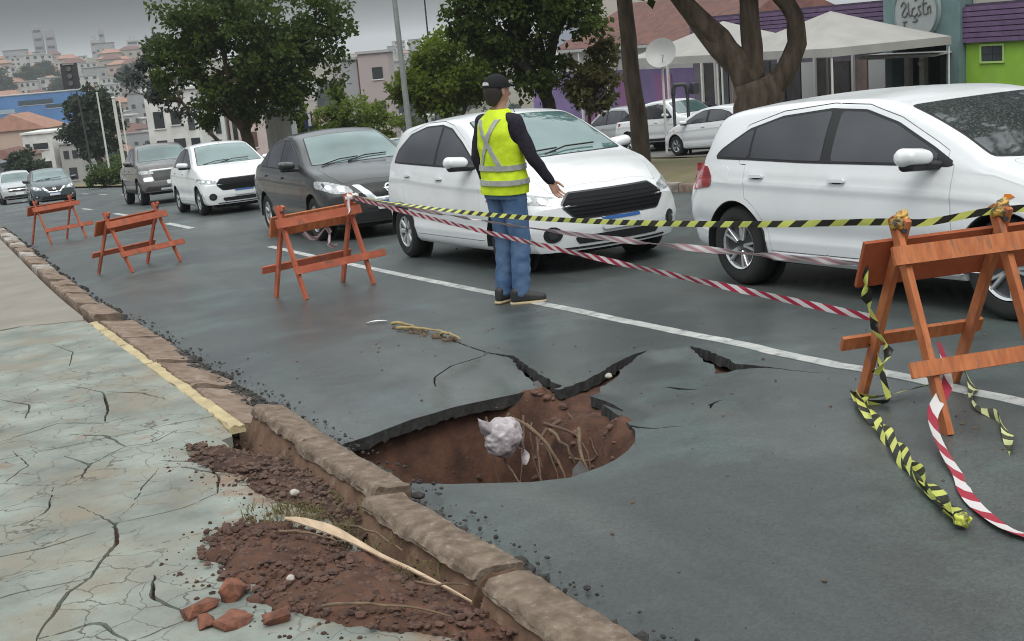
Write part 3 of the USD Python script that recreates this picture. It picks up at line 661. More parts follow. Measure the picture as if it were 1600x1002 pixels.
def car(name, label, group, spec, col, loc, rz, pitch, detail=2, glass=None, sglass=None):
    """builds one car; nose along +x of its own frame"""
    c = spec['c']; t = thing(name, label, spec.get('cat', 'car'), (0, 0, 0), 0, group)
    UsdGeom.Xformable(t).ClearXformOpOrder(); t.RemoveProperty('xformOp:transform')
    # pitch: the car stands on a slope along its own x axis
    m = Gf.Matrix4d(Gf.Rotation(Gf.Vec3d(0, 1, 0), math.degrees(-pitch)), Gf.Vec3d(0)) * Gf.Matrix4d(Gf.Rotation(Gf.Vec3d(0, 0, 1), math.degrees(rz)), Gf.Vec3d(0))
    m.SetTranslateOnly(Gf.Vec3d(*map(float, loc))); UsdGeom.Xformable(t).AddTransformOp().Set(m)
    glass = glass or front_glass; sglass = sglass or side_glass
    man = c.man; W = c.W
    wells = []
    for x in (c.xf, c.xr):
        for sg in (-1, 1):
            cyl = Manifold.cylinder(.27, c.Ra, c.Ra, 48, True).rotate((90, 0, 0)).translate((x, sg * (W / 2 - .10), c.rw))
            man = man - cyl
    ds = spec['doors'] if detail >= 1 else []
    arch = unary_union([Point(x, c.rw).buffer(c.Ra + .05) for x in (c.xf, c.xr)])
    def prism(poly, y0, y1):
        cs = cs_of(poly)
        return cs.extrude(y1 - y0).rotate((90, 0, 0)).translate((0, y1, 0))
    for sg in spec.get('sides', (-1, 1)):
        for nm, dp, hx in ds:
            dp = dp.difference(arch); dp = dp if not hasattr(dp, 'geoms') else max(dp.geoms, key=lambda g: g.area)
            y0, y1 = (.52, 1.3) if sg > 0 else (-1.3, -.52)
            outer = prism(dp.buffer(.0045), y0 + (.02 if sg > 0 else 0), y1 - (0 if sg > 0 else .02)); inner = prism(dp.buffer(-.002), y0 + (.021 if sg > 0 else 0), y1 - (0 if sg > 0 else .021))
            dm = c.man ^ inner; man = man - outer
            d = obj(nm, to_tm(dm), col, t, smooth=28)
            hz = hx[1]; y = float(c._q(c.S, c.Sn, np.array([hx[0]]), np.array([hz]))[0])
            obj('handle', moved(box(.16, .020, .024, bev=.009), (hx[0], sg * (y + .014), hz)), col, d, smooth=40)
            if detail > 1: obj('handle_recess', c.patch(R(hx[0] - .06, hx[0] + .05, hz - .024, hz - .002, .01), 'side', .0008, .006, .03, sg), dark_alloy, d, smooth=40)
    if 'hood' in spec and detail >= 1:
        hp = spec['hood']
        cs = cs_of(hp)
        cut = cs.extrude(1.0).translate((0, 0, .60)); ins = cs_of(hp.buffer(-.005)).extrude(1.0).translate((0, 0, .601))
        obj('bonnet', to_tm(c.man ^ ins), col, t, smooth=28); man = man - cut
    obj('body', to_tm(man), col, t, smooth=28)
    # underbody and wheel housings
    obj('underbody', cat([box(c.L - .9, W - .72, .10, (0, 0, c.Hf[60, 0, 1] - .02), bev=.02)]), black_trim, t)
    for x in (c.xf, c.xr):
        for sg in (-1, 1):
            a = np.linspace(math.radians(-8), math.radians(188), 26); ro, ri = c.Ra - .001, c.Ra - .008
            pg = Polygon([(x + ro * math.cos(q), c.rw + ro * math.sin(q)) for q in a] + [(x + ri * math.cos(q), c.rw + ri * math.sin(q)) for q in a[::-1]])
            e = trimesh.creation.extrude_polygon(pg, .22, engine='earcut'); e.apply_transform(trimesh.transformations.rotation_matrix(PI / 2, [1, 0, 0]))
            e.apply_translation((0, sg * (W / 2 - .13) + .11, 0)); bd = revolve([(0, 0), (c.Ra - .002, 0), (c.Ra - .002, .01), (0, .01)], 30, 'y'); bd.apply_translation((x, sg * (W / 2 - .235) , c.rw)); 
            if spec.get('liner', True): obj('wheel_housing', cat([e, bd]), black_trim, t)
    ty, rim, disc = wheel_meshes(c.rw, c.tw, spec.get('rim', c.rw * .68), spec.get('spokes', 5), spec.get('wstyle', 'twin'))
    for x in (c.xf, c.xr):
        for sg in (-1, 1):
            w = group_part('wheel', t)
            f = lambda mm: moved(mm, (x, sg * (W / 2 - .030 - c.tw / 2), c.rw), rz=0 if sg < 0 else PI)
            obj('tyre', f(ty), rubber, w, smooth=35); obj('rim', f(rim), spec.get('rim_mat', alloy), w, smooth=35); obj('brake_disc', f(disc), dark_alloy, w)
    # glazing
    for sg in (-1, 1):
        obj('window_surround', c.patch(spec['dlo'], 'side', .0015, .012, .06, sg), black_trim, t, smooth=40)
        for g in spec['panes']: obj('side_window', c.patch(g, 'side', .004, .012, .06, sg), sglass, t, smooth=40)
    if 'ws' in spec:
        obj('windscreen_surround', c.patch(spec['ws'].buffer(.018), 'top', .0015, .012, .06), black_trim, t, smooth=40)
        obj('windscreen', c.patch(spec['ws'], 'top', .004, .012, .06), glass, t, smooth=40)
    if spec.get('rs') is not None: obj('rear_window', c.patch(spec['rs'], 'top', .004, .012, .06), sglass, t, smooth=40)
    # fittings given as (name, where, polygon, material, offset)
    for it in spec['fit']:
        nm, wh, pg, mt, of = it[:5]
        if detail < 1 and pg.area < .003: continue
        if wh == 'sides':
            for sg in (-1, 1): obj(nm, c.patch(pg, 'side', of, .015, .04, sg), col if mt == 'body' else mt, t, smooth=40)
        elif wh in ('front2', 'rear2'):
            for sg in (-1, 1):
                pp = pg if sg > 0 else shapely.affinity.scale(pg, -1, 1, origin=(0, 0)); obj(nm, c.patch(pp, wh[:-1], of, .02, .04), col if mt == 'body' else mt, t, smooth=40)
        else: obj(nm, c.patch(pg, wh, of, .015, .05), col if mt == 'body' else mt, t, smooth=40)
    # mirrors
    mx, mz = spec['mirror']; y = float(c._q(c.S, c.Sn, np.array([mx]), np.array([mz]))[0])
    for sg in (-1, 1):
        sp = lambda x, yy, z, r: Manifold.sphere(r, 20).translate((x, sg * yy, z))
        cap_ = Manifold.batch_hull([sp(mx + .035, y + .08, mz + .06, .045), sp(mx + .03, y + .20, mz + .075, .05), sp(mx - .02, y + .07, mz + .06, .055), sp(mx - .02, y + .21, mz + .07, .06)]).scale((1, 1, 1))
        lo = Manifold.batch_hull([sp(mx + .02, y + .03, mz + .0, .028), sp(mx + .015, y + .19, mz + .015, .030), sp(mx - .03, y + .07, mz + .005, .03), sp(mx - .03, y + .20, mz + .015, .034)])
        arm = Manifold.batch_hull([sp(mx + .06, y - .01, mz - .0, .03), sp(mx + .02, y + .09, mz + .015, .028)])
        mr = obj('mirror', to_tm(cap_), spec.get('mirror_mat') or col, t, smooth=40); obj('mirror_base', to_tm(lo + arm), black_trim, mr, smooth=40)
    for b in spec.get('bars', []):
        obj(b[0], tube([np.array(p) for p in b[1]], b[2], 8), b[3], t, smooth=50)
    return t

def std_ws(c, x0, x1, inset=.065, bow=.10, n=9):
    """windscreen outline in plan between the cowl x0 and the roof x1"""
    wr = lambda x: float(np.interp(x, c.X, c.Hf[:, 46, 0]))
    P = [(x1 + (bow * .35 if x1 < x0 else -bow * .35) * (1 - q * q), q * (wr(x1) - inset)) for q in np.linspace(-1, 1, n)]
    Q = [(x0 + (bow if x1 < x0 else -bow) * (1 - q * q), q * (wr(x0) - inset)) for q in np.linspace(1, -1, n)]
    return Polygon(P + Q).buffer(0).buffer(-.025).buffer(.025)
import shapely.affinity

def hatch_a():
    L, W = 4.16, 1.73
    c = Car(L, W, top=[(-2.08, .90), (-2.03, .97), (-1.95, 1.08), (-1.80, 1.25), (-1.66, 1.325), (-1.25, 1.378), (-.6, 1.402), (-.1, 1.394), (.22, 1.352), (.45, 1.283), (.80, 1.145), (1.10, .995), (1.20, .96), (1.6, .89), (1.9, .82), (2.02, .75), (2.08, .66)],
            belt=[(-2.08, .955), (-1.4, .945), (-.4, .92), (.5, .895), (1.0, .875), (2.08, .82)], wb=2.55, fo=.84, rw=.312, tw=.195, N=150, rplan=.20, crown=.036,
            rear_rake=[(.1, .14), (.3, .05), (.55, .0), (.75, .02), (.9, .10), (1.0, .12), (1.3, .10)])
    dlo = rnd([(-1.60, .985), (-1.50, 1.06), (-1.20, 1.205), (-.85, 1.285), (-.35, 1.318), (.0, 1.296), (.32, 1.205), (.68, 1.045), (.92, .922), (.55, .930), (-.5, .950), (-1.1, .972)], .02)
    pn = lambda x0, x1: dlo.buffer(-.018).intersection(sbox(x0, .8, x1, 1.6)).buffer(-.012).buffer(.012)
    panes = [pn(-2, -1.14), pn(-1.115, -.335), pn(-.235, .72)]
    fd = unary_union([sbox(-.29, .30, .86, .94), dlo.buffer(.030).intersection(sbox(-.29, .9, .80, 1.5))]).buffer(-.02).buffer(.02)
    rd = unary_union([sbox(-1.16, .30, -.285, .96), dlo.buffer(.030).intersection(sbox(-1.24, .9, -.285, 1.5))]).buffer(-.02).buffer(.02)
    fit = [('tail_lamp', 'sides', rnd([(-1.90, .74), (-1.62, .77), (-1.57, .83), (-1.66, .925), (-1.88, .955)], .02), red_lamp, .006), ('tail_lamp', 'rear2', rnd([(.45, .82), (.79, .77), (.775, .965), (.50, .95)], .02), red_lamp, .006),
           ('number_plate', 'rear', R(-.2, .2, .70, .83), plate_white, .006), ('lower_bumper', 'rear', R(-.62, .62, .30, .42), black_trim, .004), ('rear_glass', 'rear', rnd([(-.55, .98), (.55, .98), (.5, 1.17), (-.5, 1.17)], .03), side_glass, .004),
           ('fuel_flap', 'sides', R(-1.50, -1.36, .80, .93, .03), 'body', .0015), ('sill_moulding', 'sides', R(-.90, .90, .245, .285, .01), 'body', .010), ('marker_lamp', 'sides', R(1.25, 1.33, .74, .77), amber, .004),
           ('grille', 'front', rnd([(-.55, .32), (.55, .32), (.62, .48), (.5, .60), (-.5, .60), (-.62, .48)], .03), black_trim, .004), ('grille_bar', 'front', R(-.6, .6, .655, .685), chrome, .006), ('headlamp', 'front2', rnd([(.42, .67), (.78, .63), (.85, .73), (.6, .74)], .02), lamp_glass, .005), ('fog_lamp', 'front2', R(.56, .70, .37, .46, .02), black_trim, .004)]
    return dict(c=c, dlo=dlo, panes=panes, doors=[('front_door', fd, (-.13, .835)), ('rear_door', rd, (-1.0, .86))], ws=std_ws(c, 1.07, .33, bow=.16), rs=None, hood=rnd([(1.16, -.66), (1.16, .66), (1.5, .64), (1.86, .56), (1.90, 0), (1.86, -.56), (1.5, -.64)], .05), fit=fit, mirror=(.68, .935), rim=.205, spokes=5,
                bars=[('aerial', [(-1.62, 0, 1.32), (-1.72, 0, 1.35)], .008, black_trim), ('wiper', [(1.14, -.25, 1.0), (1.04, -.02, 1.055), (1.0, .3, 1.07)], .007, black_trim), ('wiper', [(1.14, .25, 1.0), (1.0, .5, 1.05)], .007, black_trim)])

def hatch_b(sedan=False):
    """the hatchback with the wide hexagonal grille; sedan gives its booted sister"""
    if not sedan:
        L, W = 3.95, 1.70; c_top = [(-1.975, .98), (-1.93, 1.08), (-1.82, 1.30), (-1.68, 1.42), (-1.3, 1.475), (-.7, 1.515), (-.25, 1.52), (.05, 1.492), (.30, 1.41), (.62, 1.25), (.95, 1.075), (1.04, 1.04), (1.4, .975), (1.7, .895), (1.85, .80), (1.975, .64)]
        belt = [(-1.975, 1.03), (-1.3, 1.03), (-.3, .985), (.5, .955), (1.0, .94), (1.975, .86)]; fo, wb = .80, 2.49
    else:
        L, W = 4.28, 1.70; c_top = [(-2.14, .95), (-2.10, 1.06), (-1.85, 1.09), (-1.55, 1.11), (-1.05, 1.37), (-.75, 1.475), (-.3, 1.52), (.0, 1.51), (.22, 1.48), (.46, 1.40), (.78, 1.245), (1.11, 1.075), (1.2, 1.04), (1.56, .975), (1.86, .895), (2.01, .80), (2.14, .64)]
        belt = [(-2.14, 1.0), (-1.3, 1.01), (-.3, .985), (.66, .955), (1.16, .94), (2.14, .86)]; fo, wb = .80, 2.49
    c = Car(L, W, top=c_top, belt=belt, wb=wb, fo=fo, rw=.295, tw=.185, N=140, plan=.34, k=.37, zb=.20)
    e = L / 2 - 1.975 + (0 if not sedan else 0)
    o = .16 if sedan else 0
    if not sedan: dlo = rnd([(-1.52, 1.06), (-1.42, 1.20), (-1.15, 1.36), (-.75, 1.43), (-.35, 1.435), (-.08, 1.39), (.25, 1.25), (.78, .985), (.5, .99), (-.4, 1.02)], .025)
    else: dlo = rnd([(-1.30, 1.04), (-1.1, 1.20), (-.8, 1.37), (-.35, 1.435), (.02, 1.40), (.40, 1.25), (.94, .985), (.6, .99), (-.4, 1.02)], .025)
    pn = lambda x0, x1: dlo.buffer(-.018).intersection(sbox(x0, .8, x1, 1.6)).buffer(-.012).buffer(.012)
    bp = -.30 + o
    panes = [pn(-2, bp - .03), pn(bp + .03, .62 + o)]
    fd = unary_union([sbox(bp, .30, .78 + o, 1.0), dlo.buffer(.030).intersection(sbox(bp, .9, .72 + o, 1.5))]).buffer(-.02).buffer(.02)
    rd = unary_union([sbox(-1.16 + o * .3, .30, bp + .005, 1.03), dlo.buffer(.030).intersection(sbox(-1.2, .9, bp + .005, 1.5))]).buffer(-.02).buffer(.02)
    hexg = rnd([(-.54, .625), (-.43, .728), (.43, .728), (.54, .625), (.43, .505), (-.43, .505)], .03)
    fit = [('grille_surround', 'front', hexg.buffer(.014), dark_alloy, .003), ('grille', 'front', hexg, M('grille_black', (.010, .010, .011), rough=.75, spec=.15), .007)]
    for k in range(5): fit.append(('grille_bar', 'front', hexg.buffer(-.012).intersection(sbox(-.6, .535 + k * .036, .6, .542 + k * .036)), M('grille_black', (.010, .010, .011)), .012))
    fit += [('headlamp', 'front2', rnd([(.53, .63), (.80, .66), (.852, .77), (.80, .775), (.66, .73), (.52, .70)], .015), lamp_glass, .006), ('headlamp_bulb', 'front2', Point(.66, .685).buffer(.034), lamp_bright, .010), ('headlamp_bulb', 'front2', Point(.75, .71).buffer(.030), lamp_bright, .010),
            ('number_plate', 'front', R(-.20, .20, .375, .490, .008), plate_white, .022), ('plate_band', 'front', R(-.20, .20, .460, .490, .004), plate_blue, .026),
            ('lower_intake', 'front', rnd([(-.42, .27), (.42, .27), (.46, .345), (-.46, .345)], .02), black_trim, .005), ('fog_lamp_recess', 'front2', Point(.63, .375).buffer(.075), black_trim, .005), ('fog_lamp', 'front2', Point(.63, .375).buffer(.040), dark_alloy, .012), ('bumper_line', 'front', R(-.55, .55, .225, .245, .005), black_trim, .004),
            ('tail_lamp', 'rear2', R(.55, .78, .80, .98, .04), red_lamp, .006), ('marker_lamp', 'sides', R(1.1 + o, 1.18 + o, .76, .785), amber, .003)]
    return dict(c=c, dlo=dlo, panes=panes, doors=[('front_door', fd, (bp + .16, .90)), ('rear_door', rd, (-1.0 + o * .5, .93))], ws=std_ws(c, .93 + o, .14 + o, bow=.09), hood=rnd([(1.02 + o, -.68), (1.02 + o, .68), (1.4 + o, .66), (1.73 + o, .56), (1.80 + o, 0), (1.73 + o, -.56), (1.4 + o, -.66)], .05), fit=fit, mirror=(.56 + o, 1.005), rim=.19, spokes=8 if not sedan else 5, wstyle='single',
                bars=[('wiper', [(1.02 + o, -.20, 1.065), (.93 + o, .08, 1.115), (.90 + o, .42, 1.115)], .008, black_trim), ('wiper', [(1.0 + o, -.58, 1.05), (.95 + o, -.3, 1.10), (.93 + o, -.02, 1.11)], .008, black_trim), ('aerial', [(.1 + o, 0, 1.47), (-.05 + o, 0, 1.66)], .004, black_trim)])

def saloon():
    L, W = 4.49, 1.72
    c = Car(L, W, top=[(-2.245, .94), (-2.2, 1.05), (-1.9, 1.10), (-1.6, 1.13), (-1.1, 1.38), (-.8, 1.465), (-.35, 1.505), (0, 1.50), (.25, 1.46), (.5, 1.37), (.85, 1.185), (1.15, 1.045), (1.25, 1.01), (1.65, .94), (1.95, .86), (2.13, .77), (2.245, .64)],
            belt=[(-2.245, 1.0), (-1.3, 1.0), (-.3, .965), (.6, .94), (1.1, .925), (2.245, .86)], wb=2.60, fo=.90, rw=.305, tw=.19, N=130, plan=.38, k=.38)
    dlo = rnd([(-1.42, 1.03), (-1.15, 1.21), (-.85, 1.35), (-.4, 1.41), (.0, 1.39), (.4, 1.24), (.93, .965), (.5, .975), (-.5, 1.0)], .025)
    pn = lambda x0, x1: dlo.buffer(-.018).intersection(sbox(x0, .8, x1, 1.6)).buffer(-.012).buffer(.012)
    panes = [pn(-2, -1.02), pn(-.99, -.28), pn(-.22, .74)]
    fd = unary_union([sbox(-.25, .30, .92, .98), dlo.buffer(.030).intersection(sbox(-.25, .9, .85, 1.5))]).buffer(-.02).buffer(.02)
    rd = unary_union([sbox(-1.2, .30, -.245, 1.0), dlo.buffer(.030).intersection(sbox(-1.25, .9, -.245, 1.5))]).buffer(-.02).buffer(.02)
    vg = [(-.46, .735), (-.37, .735), (-.20, .545), (.20, .545), (.37, .735), (.46, .735), (.27, .50), (-.27, .50)]
    fit = [('grille', 'front', rnd([(-.44, .735), (.44, .735), (.27, .51), (-.27, .51)], .02), black_trim, .004), ('grille_chrome', 'front', Polygon(vg).buffer(.002), chrome, .012), ('badge', 'front', Point(0, .655).buffer(.062).difference(Point(0, .655).buffer(.045)), chrome, .016), ('badge_bar', 'front', R(-.085, .085, .643, .667, .004), chrome, .018),
           ('headlamp', 'front2', rnd([(.47, .63), (.70, .64), (.845, .73), (.84, .83), (.70, .80), (.50, .72)], .02), lamp_glass, .006), ('headlamp_bulb', 'front2', Point(.60, .70).buffer(.045), lamp_bright, .011), ('headlamp_bulb', 'front2', Point(.73, .73).buffer(.038), lamp_bright, .011),
           ('number_plate', 'front', R(-.20, .20, .385, .495, .008), plate_white, .02), ('plate_band', 'front', R(-.20, .20, .472, .495, .004), plate_blue, .023), ('lower_intake', 'front', rnd([(-.55, .25), (.55, .25), (.45, .36), (-.45, .36)], .02), black_trim, .005), ('fog_lamp', 'front2', R(.60, .76, .32, .43, .03), black_trim, .005), ('fog_lamp_lens', 'front2', Point(.68, .375).buffer(.035), lamp_bright, .01),
           ('tail_lamp', 'rear2', R(.5, .78, .80, .96, .04), red_lamp, .006)]
    return dict(c=c, dlo=dlo, panes=panes, doors=[('front_door', fd, (-.08, .87)), ('rear_door', rd, (-1.02, .90))], ws=std_ws(c, 1.10, .33, bow=.10), hood=rnd([(1.22, -.68), (1.22, .68), (1.6, .66), (1.95, .55), (2.05, 0), (1.95, -.55), (1.6, -.66)], .05), fit=fit, mirror=(.70, .985), rim=.20, spokes=7, wstyle='single', mirror_mat=None,
                bars=[('wiper', [(1.2, -.20, 1.035), (1.10, .08, 1.09), (1.06, .42, 1.09)], .008, black_trim), ('wiper', [(1.18, -.58, 1.02), (1.12, -.3, 1.075), (1.10, -.02, 1.085)], .008, black_trim)])

def pickup(N=100):
    L, W = 4.9, 1.84
    c = Car(L, W, top=[(-2.45, 1.10), (-2.4, 1.17), (-1.2, 1.18), (-.92, 1.20), (-.80, 1.55), (-.65, 1.70), (-.1, 1.745), (.35, 1.73), (.6, 1.66), (.95, 1.45), (1.25, 1.25), (1.35, 1.215), (1.8, 1.17), (2.2, 1.10), (2.36, .98), (2.45, .80)],
            belt=[(-2.45, 1.1), (-.9, 1.1), (.2, 1.08), (1.2, 1.06), (2.45, 1.0)], wb=2.98, fo=.92, rw=.37, tw=.24, zb=.34, N=N, plan=.36, k=.34, arch=.06)
    dlo = rnd([(-.72, 1.14), (-.66, 1.42), (-.5, 1.58), (.1, 1.62), (.45, 1.57), (.75, 1.38), (1.08, 1.11), (.4, 1.12)], .03)
    pn = lambda x0, x1: dlo.buffer(-.018).intersection(sbox(x0, .8, x1, 1.7)).buffer(-.012).buffer(.012)
    panes = [pn(-2, .02), pn(.08, .95)]
    fd = unary_union([sbox(.05, .45, 1.05, 1.1), dlo.buffer(.030).intersection(sbox(.05, .9, 1.0, 1.7))]).buffer(-.02).buffer(.02)
    rd = unary_union([sbox(-.85, .45, .045, 1.13), dlo.buffer(.030).intersection(sbox(-.8, .9, .045, 1.7))]).buffer(-.02).buffer(.02)
    fit = [('grille', 'front', rnd([(-.52, .66), (.52, .66), (.60, .93), (-.60, .93)], .03), black_trim, .005), ('grille_bar', 'front', R(-.6, .6, .95, .985, .01), chrome, .009), ('headlamp', 'front2', rnd([(.50, .86), (.86, .88), (.87, .98), (.52, .95)], .02), lamp_glass, .006), ('fog_lamp', 'front2', R(.55, .80, .66, .78, .03), lamp_bright, .008),
           ('number_plate', 'front', R(-.2, .2, .55, .66, .01), plate_white, .012), ('bumper', 'front', rnd([(-.85, .38), (.85, .38), (.8, .52), (-.8, .52)], .02), black_trim, .006), ('skid_plate', 'front', R(-.4, .4, .39, .45, .02), silver_car, .012), ('tail_lamp', 'rear2', R(.62, .88, .82, 1.08, .03), red_lamp, .006), ('tailgate', 'rear', R(-.6, .6, .78, 1.1, .02), 'body', .003), ('rear_bumper', 'rear', R(-.8, .8, .45, .62, .02), dark_alloy, .02), ('cladding', 'sides', R(-.8, .95, .37, .46, .02), black_trim, .008)]
    return dict(c=c, dlo=dlo, panes=panes, doors=[('front_door', fd, (.20, 1.0)), ('rear_door', rd, (-.7, 1.03))], ws=std_ws(c, 1.20, .62, bow=.09), hood=rnd([(1.32, -.72), (1.32, .72), (1.8, .70), (2.15, .6), (2.2, 0), (2.15, -.6), (1.8, -.7)], .05), fit=fit, mirror=(.85, 1.16), rim=.24, spokes=6, wstyle='single', cat='pickup truck')

def suv(N=90):
    L, W = 4.4, 1.8
    c = Car(L, W, top=[(-2.2, 1.05), (-2.14, 1.2), (-2.0, 1.45), (-1.85, 1.58), (-1.3, 1.66), (-.5, 1.69), (0, 1.66), (.3, 1.58), (.7, 1.33), (1.05, 1.13), (1.15, 1.10), (1.6, 1.05), (1.95, .98), (2.12, .86), (2.2, .72)], belt=[(-2.2, 1.1), (-.5, 1.06), (1, 1.02), (2.2, .95)], wb=2.65, fo=.85, rw=.34, tw=.21, zb=.27, N=N, k=.34)
    dlo = rnd([(-1.75, 1.12), (-1.65, 1.35), (-1.3, 1.52), (-.6, 1.57), (.05, 1.53), (.45, 1.32), (.85, 1.06)], .03)
    pn = lambda x0, x1: dlo.buffer(-.018).intersection(sbox(x0, .8, x1, 1.7)).buffer(-.012).buffer(.012)
    fd = unary_union([sbox(-.3, .40, .85, 1.08), dlo.buffer(.030).intersection(sbox(-.3, .9, .8, 1.7))]).buffer(-.02).buffer(.02)
    rd = unary_union([sbox(-1.2, .40, -.295, 1.1), dlo.buffer(.030).intersection(sbox(-1.25, .9, -.295, 1.7))]).buffer(-.02).buffer(.02)
    fit = [('grille', 'front', rnd([(-.5, .60), (.5, .60), (.55, .82), (-.55, .82)], .03), black_trim, .005), ('grille_bar', 'front', R(-.54, .54, .70, .73, .01), chrome, .009), ('headlamp', 'front2', rnd([(.52, .72), (.82, .74), (.85, .86), (.56, .84)], .02), lamp_glass, .006), ('number_plate', 'front', R(-.2, .2, .44, .55, .01), plate_white, .012), ('bumper', 'front', rnd([(-.8, .30), (.8, .30), (.7, .42), (-.7, .42)], .02), black_trim, .006), ('tail_lamp', 'rear2', R(.6, .86, .85, 1.08, .03), red_lamp, .006), ('rear_glass', 'rear', rnd([(-.6, 1.12), (.6, 1.12), (.52, 1.45), (-.52, 1.45)], .03), side_glass, .004), ('number_plate', 'rear', R(-.2, .2, .7, .81, .01), plate_white, .012)]
    return dict(c=c, dlo=dlo, panes=[pn(-3, -1.2), pn(-1.17, -.33), pn(-.27, .66)], doors=[('front_door', fd, (-.12, .95)), ('rear_door', rd, (-1.05, .98))], ws=std_ws(c, 1.02, .36, bow=.09), hood=rnd([(1.12, -.7), (1.12, .7), (1.6, .68), (1.95, .56), (2.0, 0), (1.95, -.56), (1.6, -.68)], .05), fit=fit, mirror=(.66, 1.08), rim=.225, spokes=5)

def set_car(name, label, group, spec, col, x, y, detail=2, yaw=0.0, away=False, dz=None, **kw):
    h = -heading(y)                                            # the road swings to the right further down
    rz = (PI / 2 if away else -PI / 2) + h + yaw
    sl = gslope(y) * (1 if away else -1)
    z = land(x, y) if dz is None else float(gz(y)) + dz
    return car(name, label, group, spec, col, (x, y, z), rz, math.atan(sl) * math.cos(yaw), detail, **kw)

QUEUE = 'cars queuing in the open lane'
sp_a = hatch_a(); sp_a.pop('rs')
set_car('parked_hatchback' if False else 'white_hatchback', 'white hatchback with tinted windows behind the near orange barricade, cut by the right edge', QUEUE, sp_a, white_car, 6.66, 6.20, 2, glass=wet_glass)
sp_b = hatch_b()
set_car('white_hatchback', 'white hatchback with black hexagonal grille, directly behind the man in the vest', QUEUE, sp_b, white_car, 5.95, 11.28, 2)
sp_s = saloon()
set_car('graphite_saloon', 'dark graphite saloon with large headlamps behind the orange barricade tied with tape', QUEUE, sp_s, dark_car, 6.14, 17.4, 2)
sp_k = hatch_b(True)
set_car('white_saloon', 'white saloon between the dark graphite saloon and the bronze pickup', QUEUE, sp_k, white_car, 6.85, 27.2, 1)
sp_p = pickup()
set_car('bronze_pickup', 'bronze grey pickup truck with pale bonnet, following the white saloon', QUEUE, sp_p, bronze_car, 7.62, 37.6, 1)
# ------------------------------------------------------------------ the man in the vest
skin = M('skin', (.40, .22, .16), rough=.55, var=.08, scale=30)
sweater_m = M('dark_sweater', (.022, .019, .028), rough=.9, var=.25, scale=40, bump=.4, bscale=120, spec=.2)
vest_m = M('lime_vest', (.52, .66, .02), rough=.7, var=.10, scale=9, bump=.4, bscale=40, bdist=.008, spec=.3)
band_m = M('reflective_band', (.36, .38, .34), rough=.35, var=.1, scale=30, metallic=.3)
jeans_m = M('blue_jeans', (.055, .105, .205), rough=.9, color2=(.10, .16, .26), scale=7, bump=.4, bscale=26, bdist=.01, spec=.15)
shoe_m = M('black_shoe', (.022, .021, .021), rough=.6)
sole_m = M('tan_sole', (.42, .33, .20), rough=.7)
cap_m = M('black_cap', (.012, .012, .013), rough=.85, spec=.2)
hair_m = M('dark_hair', (.02, .015, .012), rough=.7)
white_thread = M('white_thread', (.6, .6, .6), rough=.8)

def SP(p, r, sc=(1, 1, 1), n=24): return Manifold.sphere(r, n).scale(sc).translate(tuple(map(float, p)))
def bone(p, q, a, b, n=20): return Manifold.batch_hull([SP(p, a, n=n), SP(q, b, n=n)])
def chain(ps, rs, n=16):
    out = None
    for i in range(len(ps) - 1):
        h = bone(ps[i], ps[i + 1], rs[i], rs[i + 1], n); out = h if out is None else out + h
    return out
def soften(man, l=.018, it=8):
    tm = to_tm(man.refine_to_length(l)); tm = trimesh.Trimesh(tm.vertices, tm.faces, process=True)
    trimesh.smoothing.filter_taubin(tm, iterations=it); return tm
def loft(rows, n=40, cx=None):
    """stacked ellipses: (z, half depth x, half width y, x offset)"""
    rows = np.array(rows, float); a = np.linspace(0, 2 * PI, n, endpoint=False); V = []
    for z, dx, dy, ox in rows:
        c, s_ = np.cos(a), np.sin(a); e = .80
        V.append(np.stack([ox + dx * np.sign(c) * np.abs(c) ** e, dy * np.sign(s_) * np.abs(s_) ** e, np.full(n, z)], 1))
    V = np.vstack(V); m = len(rows); F = []
    for i in range(m - 1):
        for k in range(n):
            p, q = i * n + k, i * n + (k + 1) % n; F += [(p, q, q + n), (p, q + n, p + n)]
    c0 = len(V); V = np.vstack([V, V[:n].mean(0), V[-n:].mean(0)])
    for k in range(n): F += [(c0, (k + 1) % n, k), (c0 + 1, (m - 1) * n + k, (m - 1) * n + (k + 1) % n)]
    return trimesh.Trimesh(V, np.array(F), process=False)

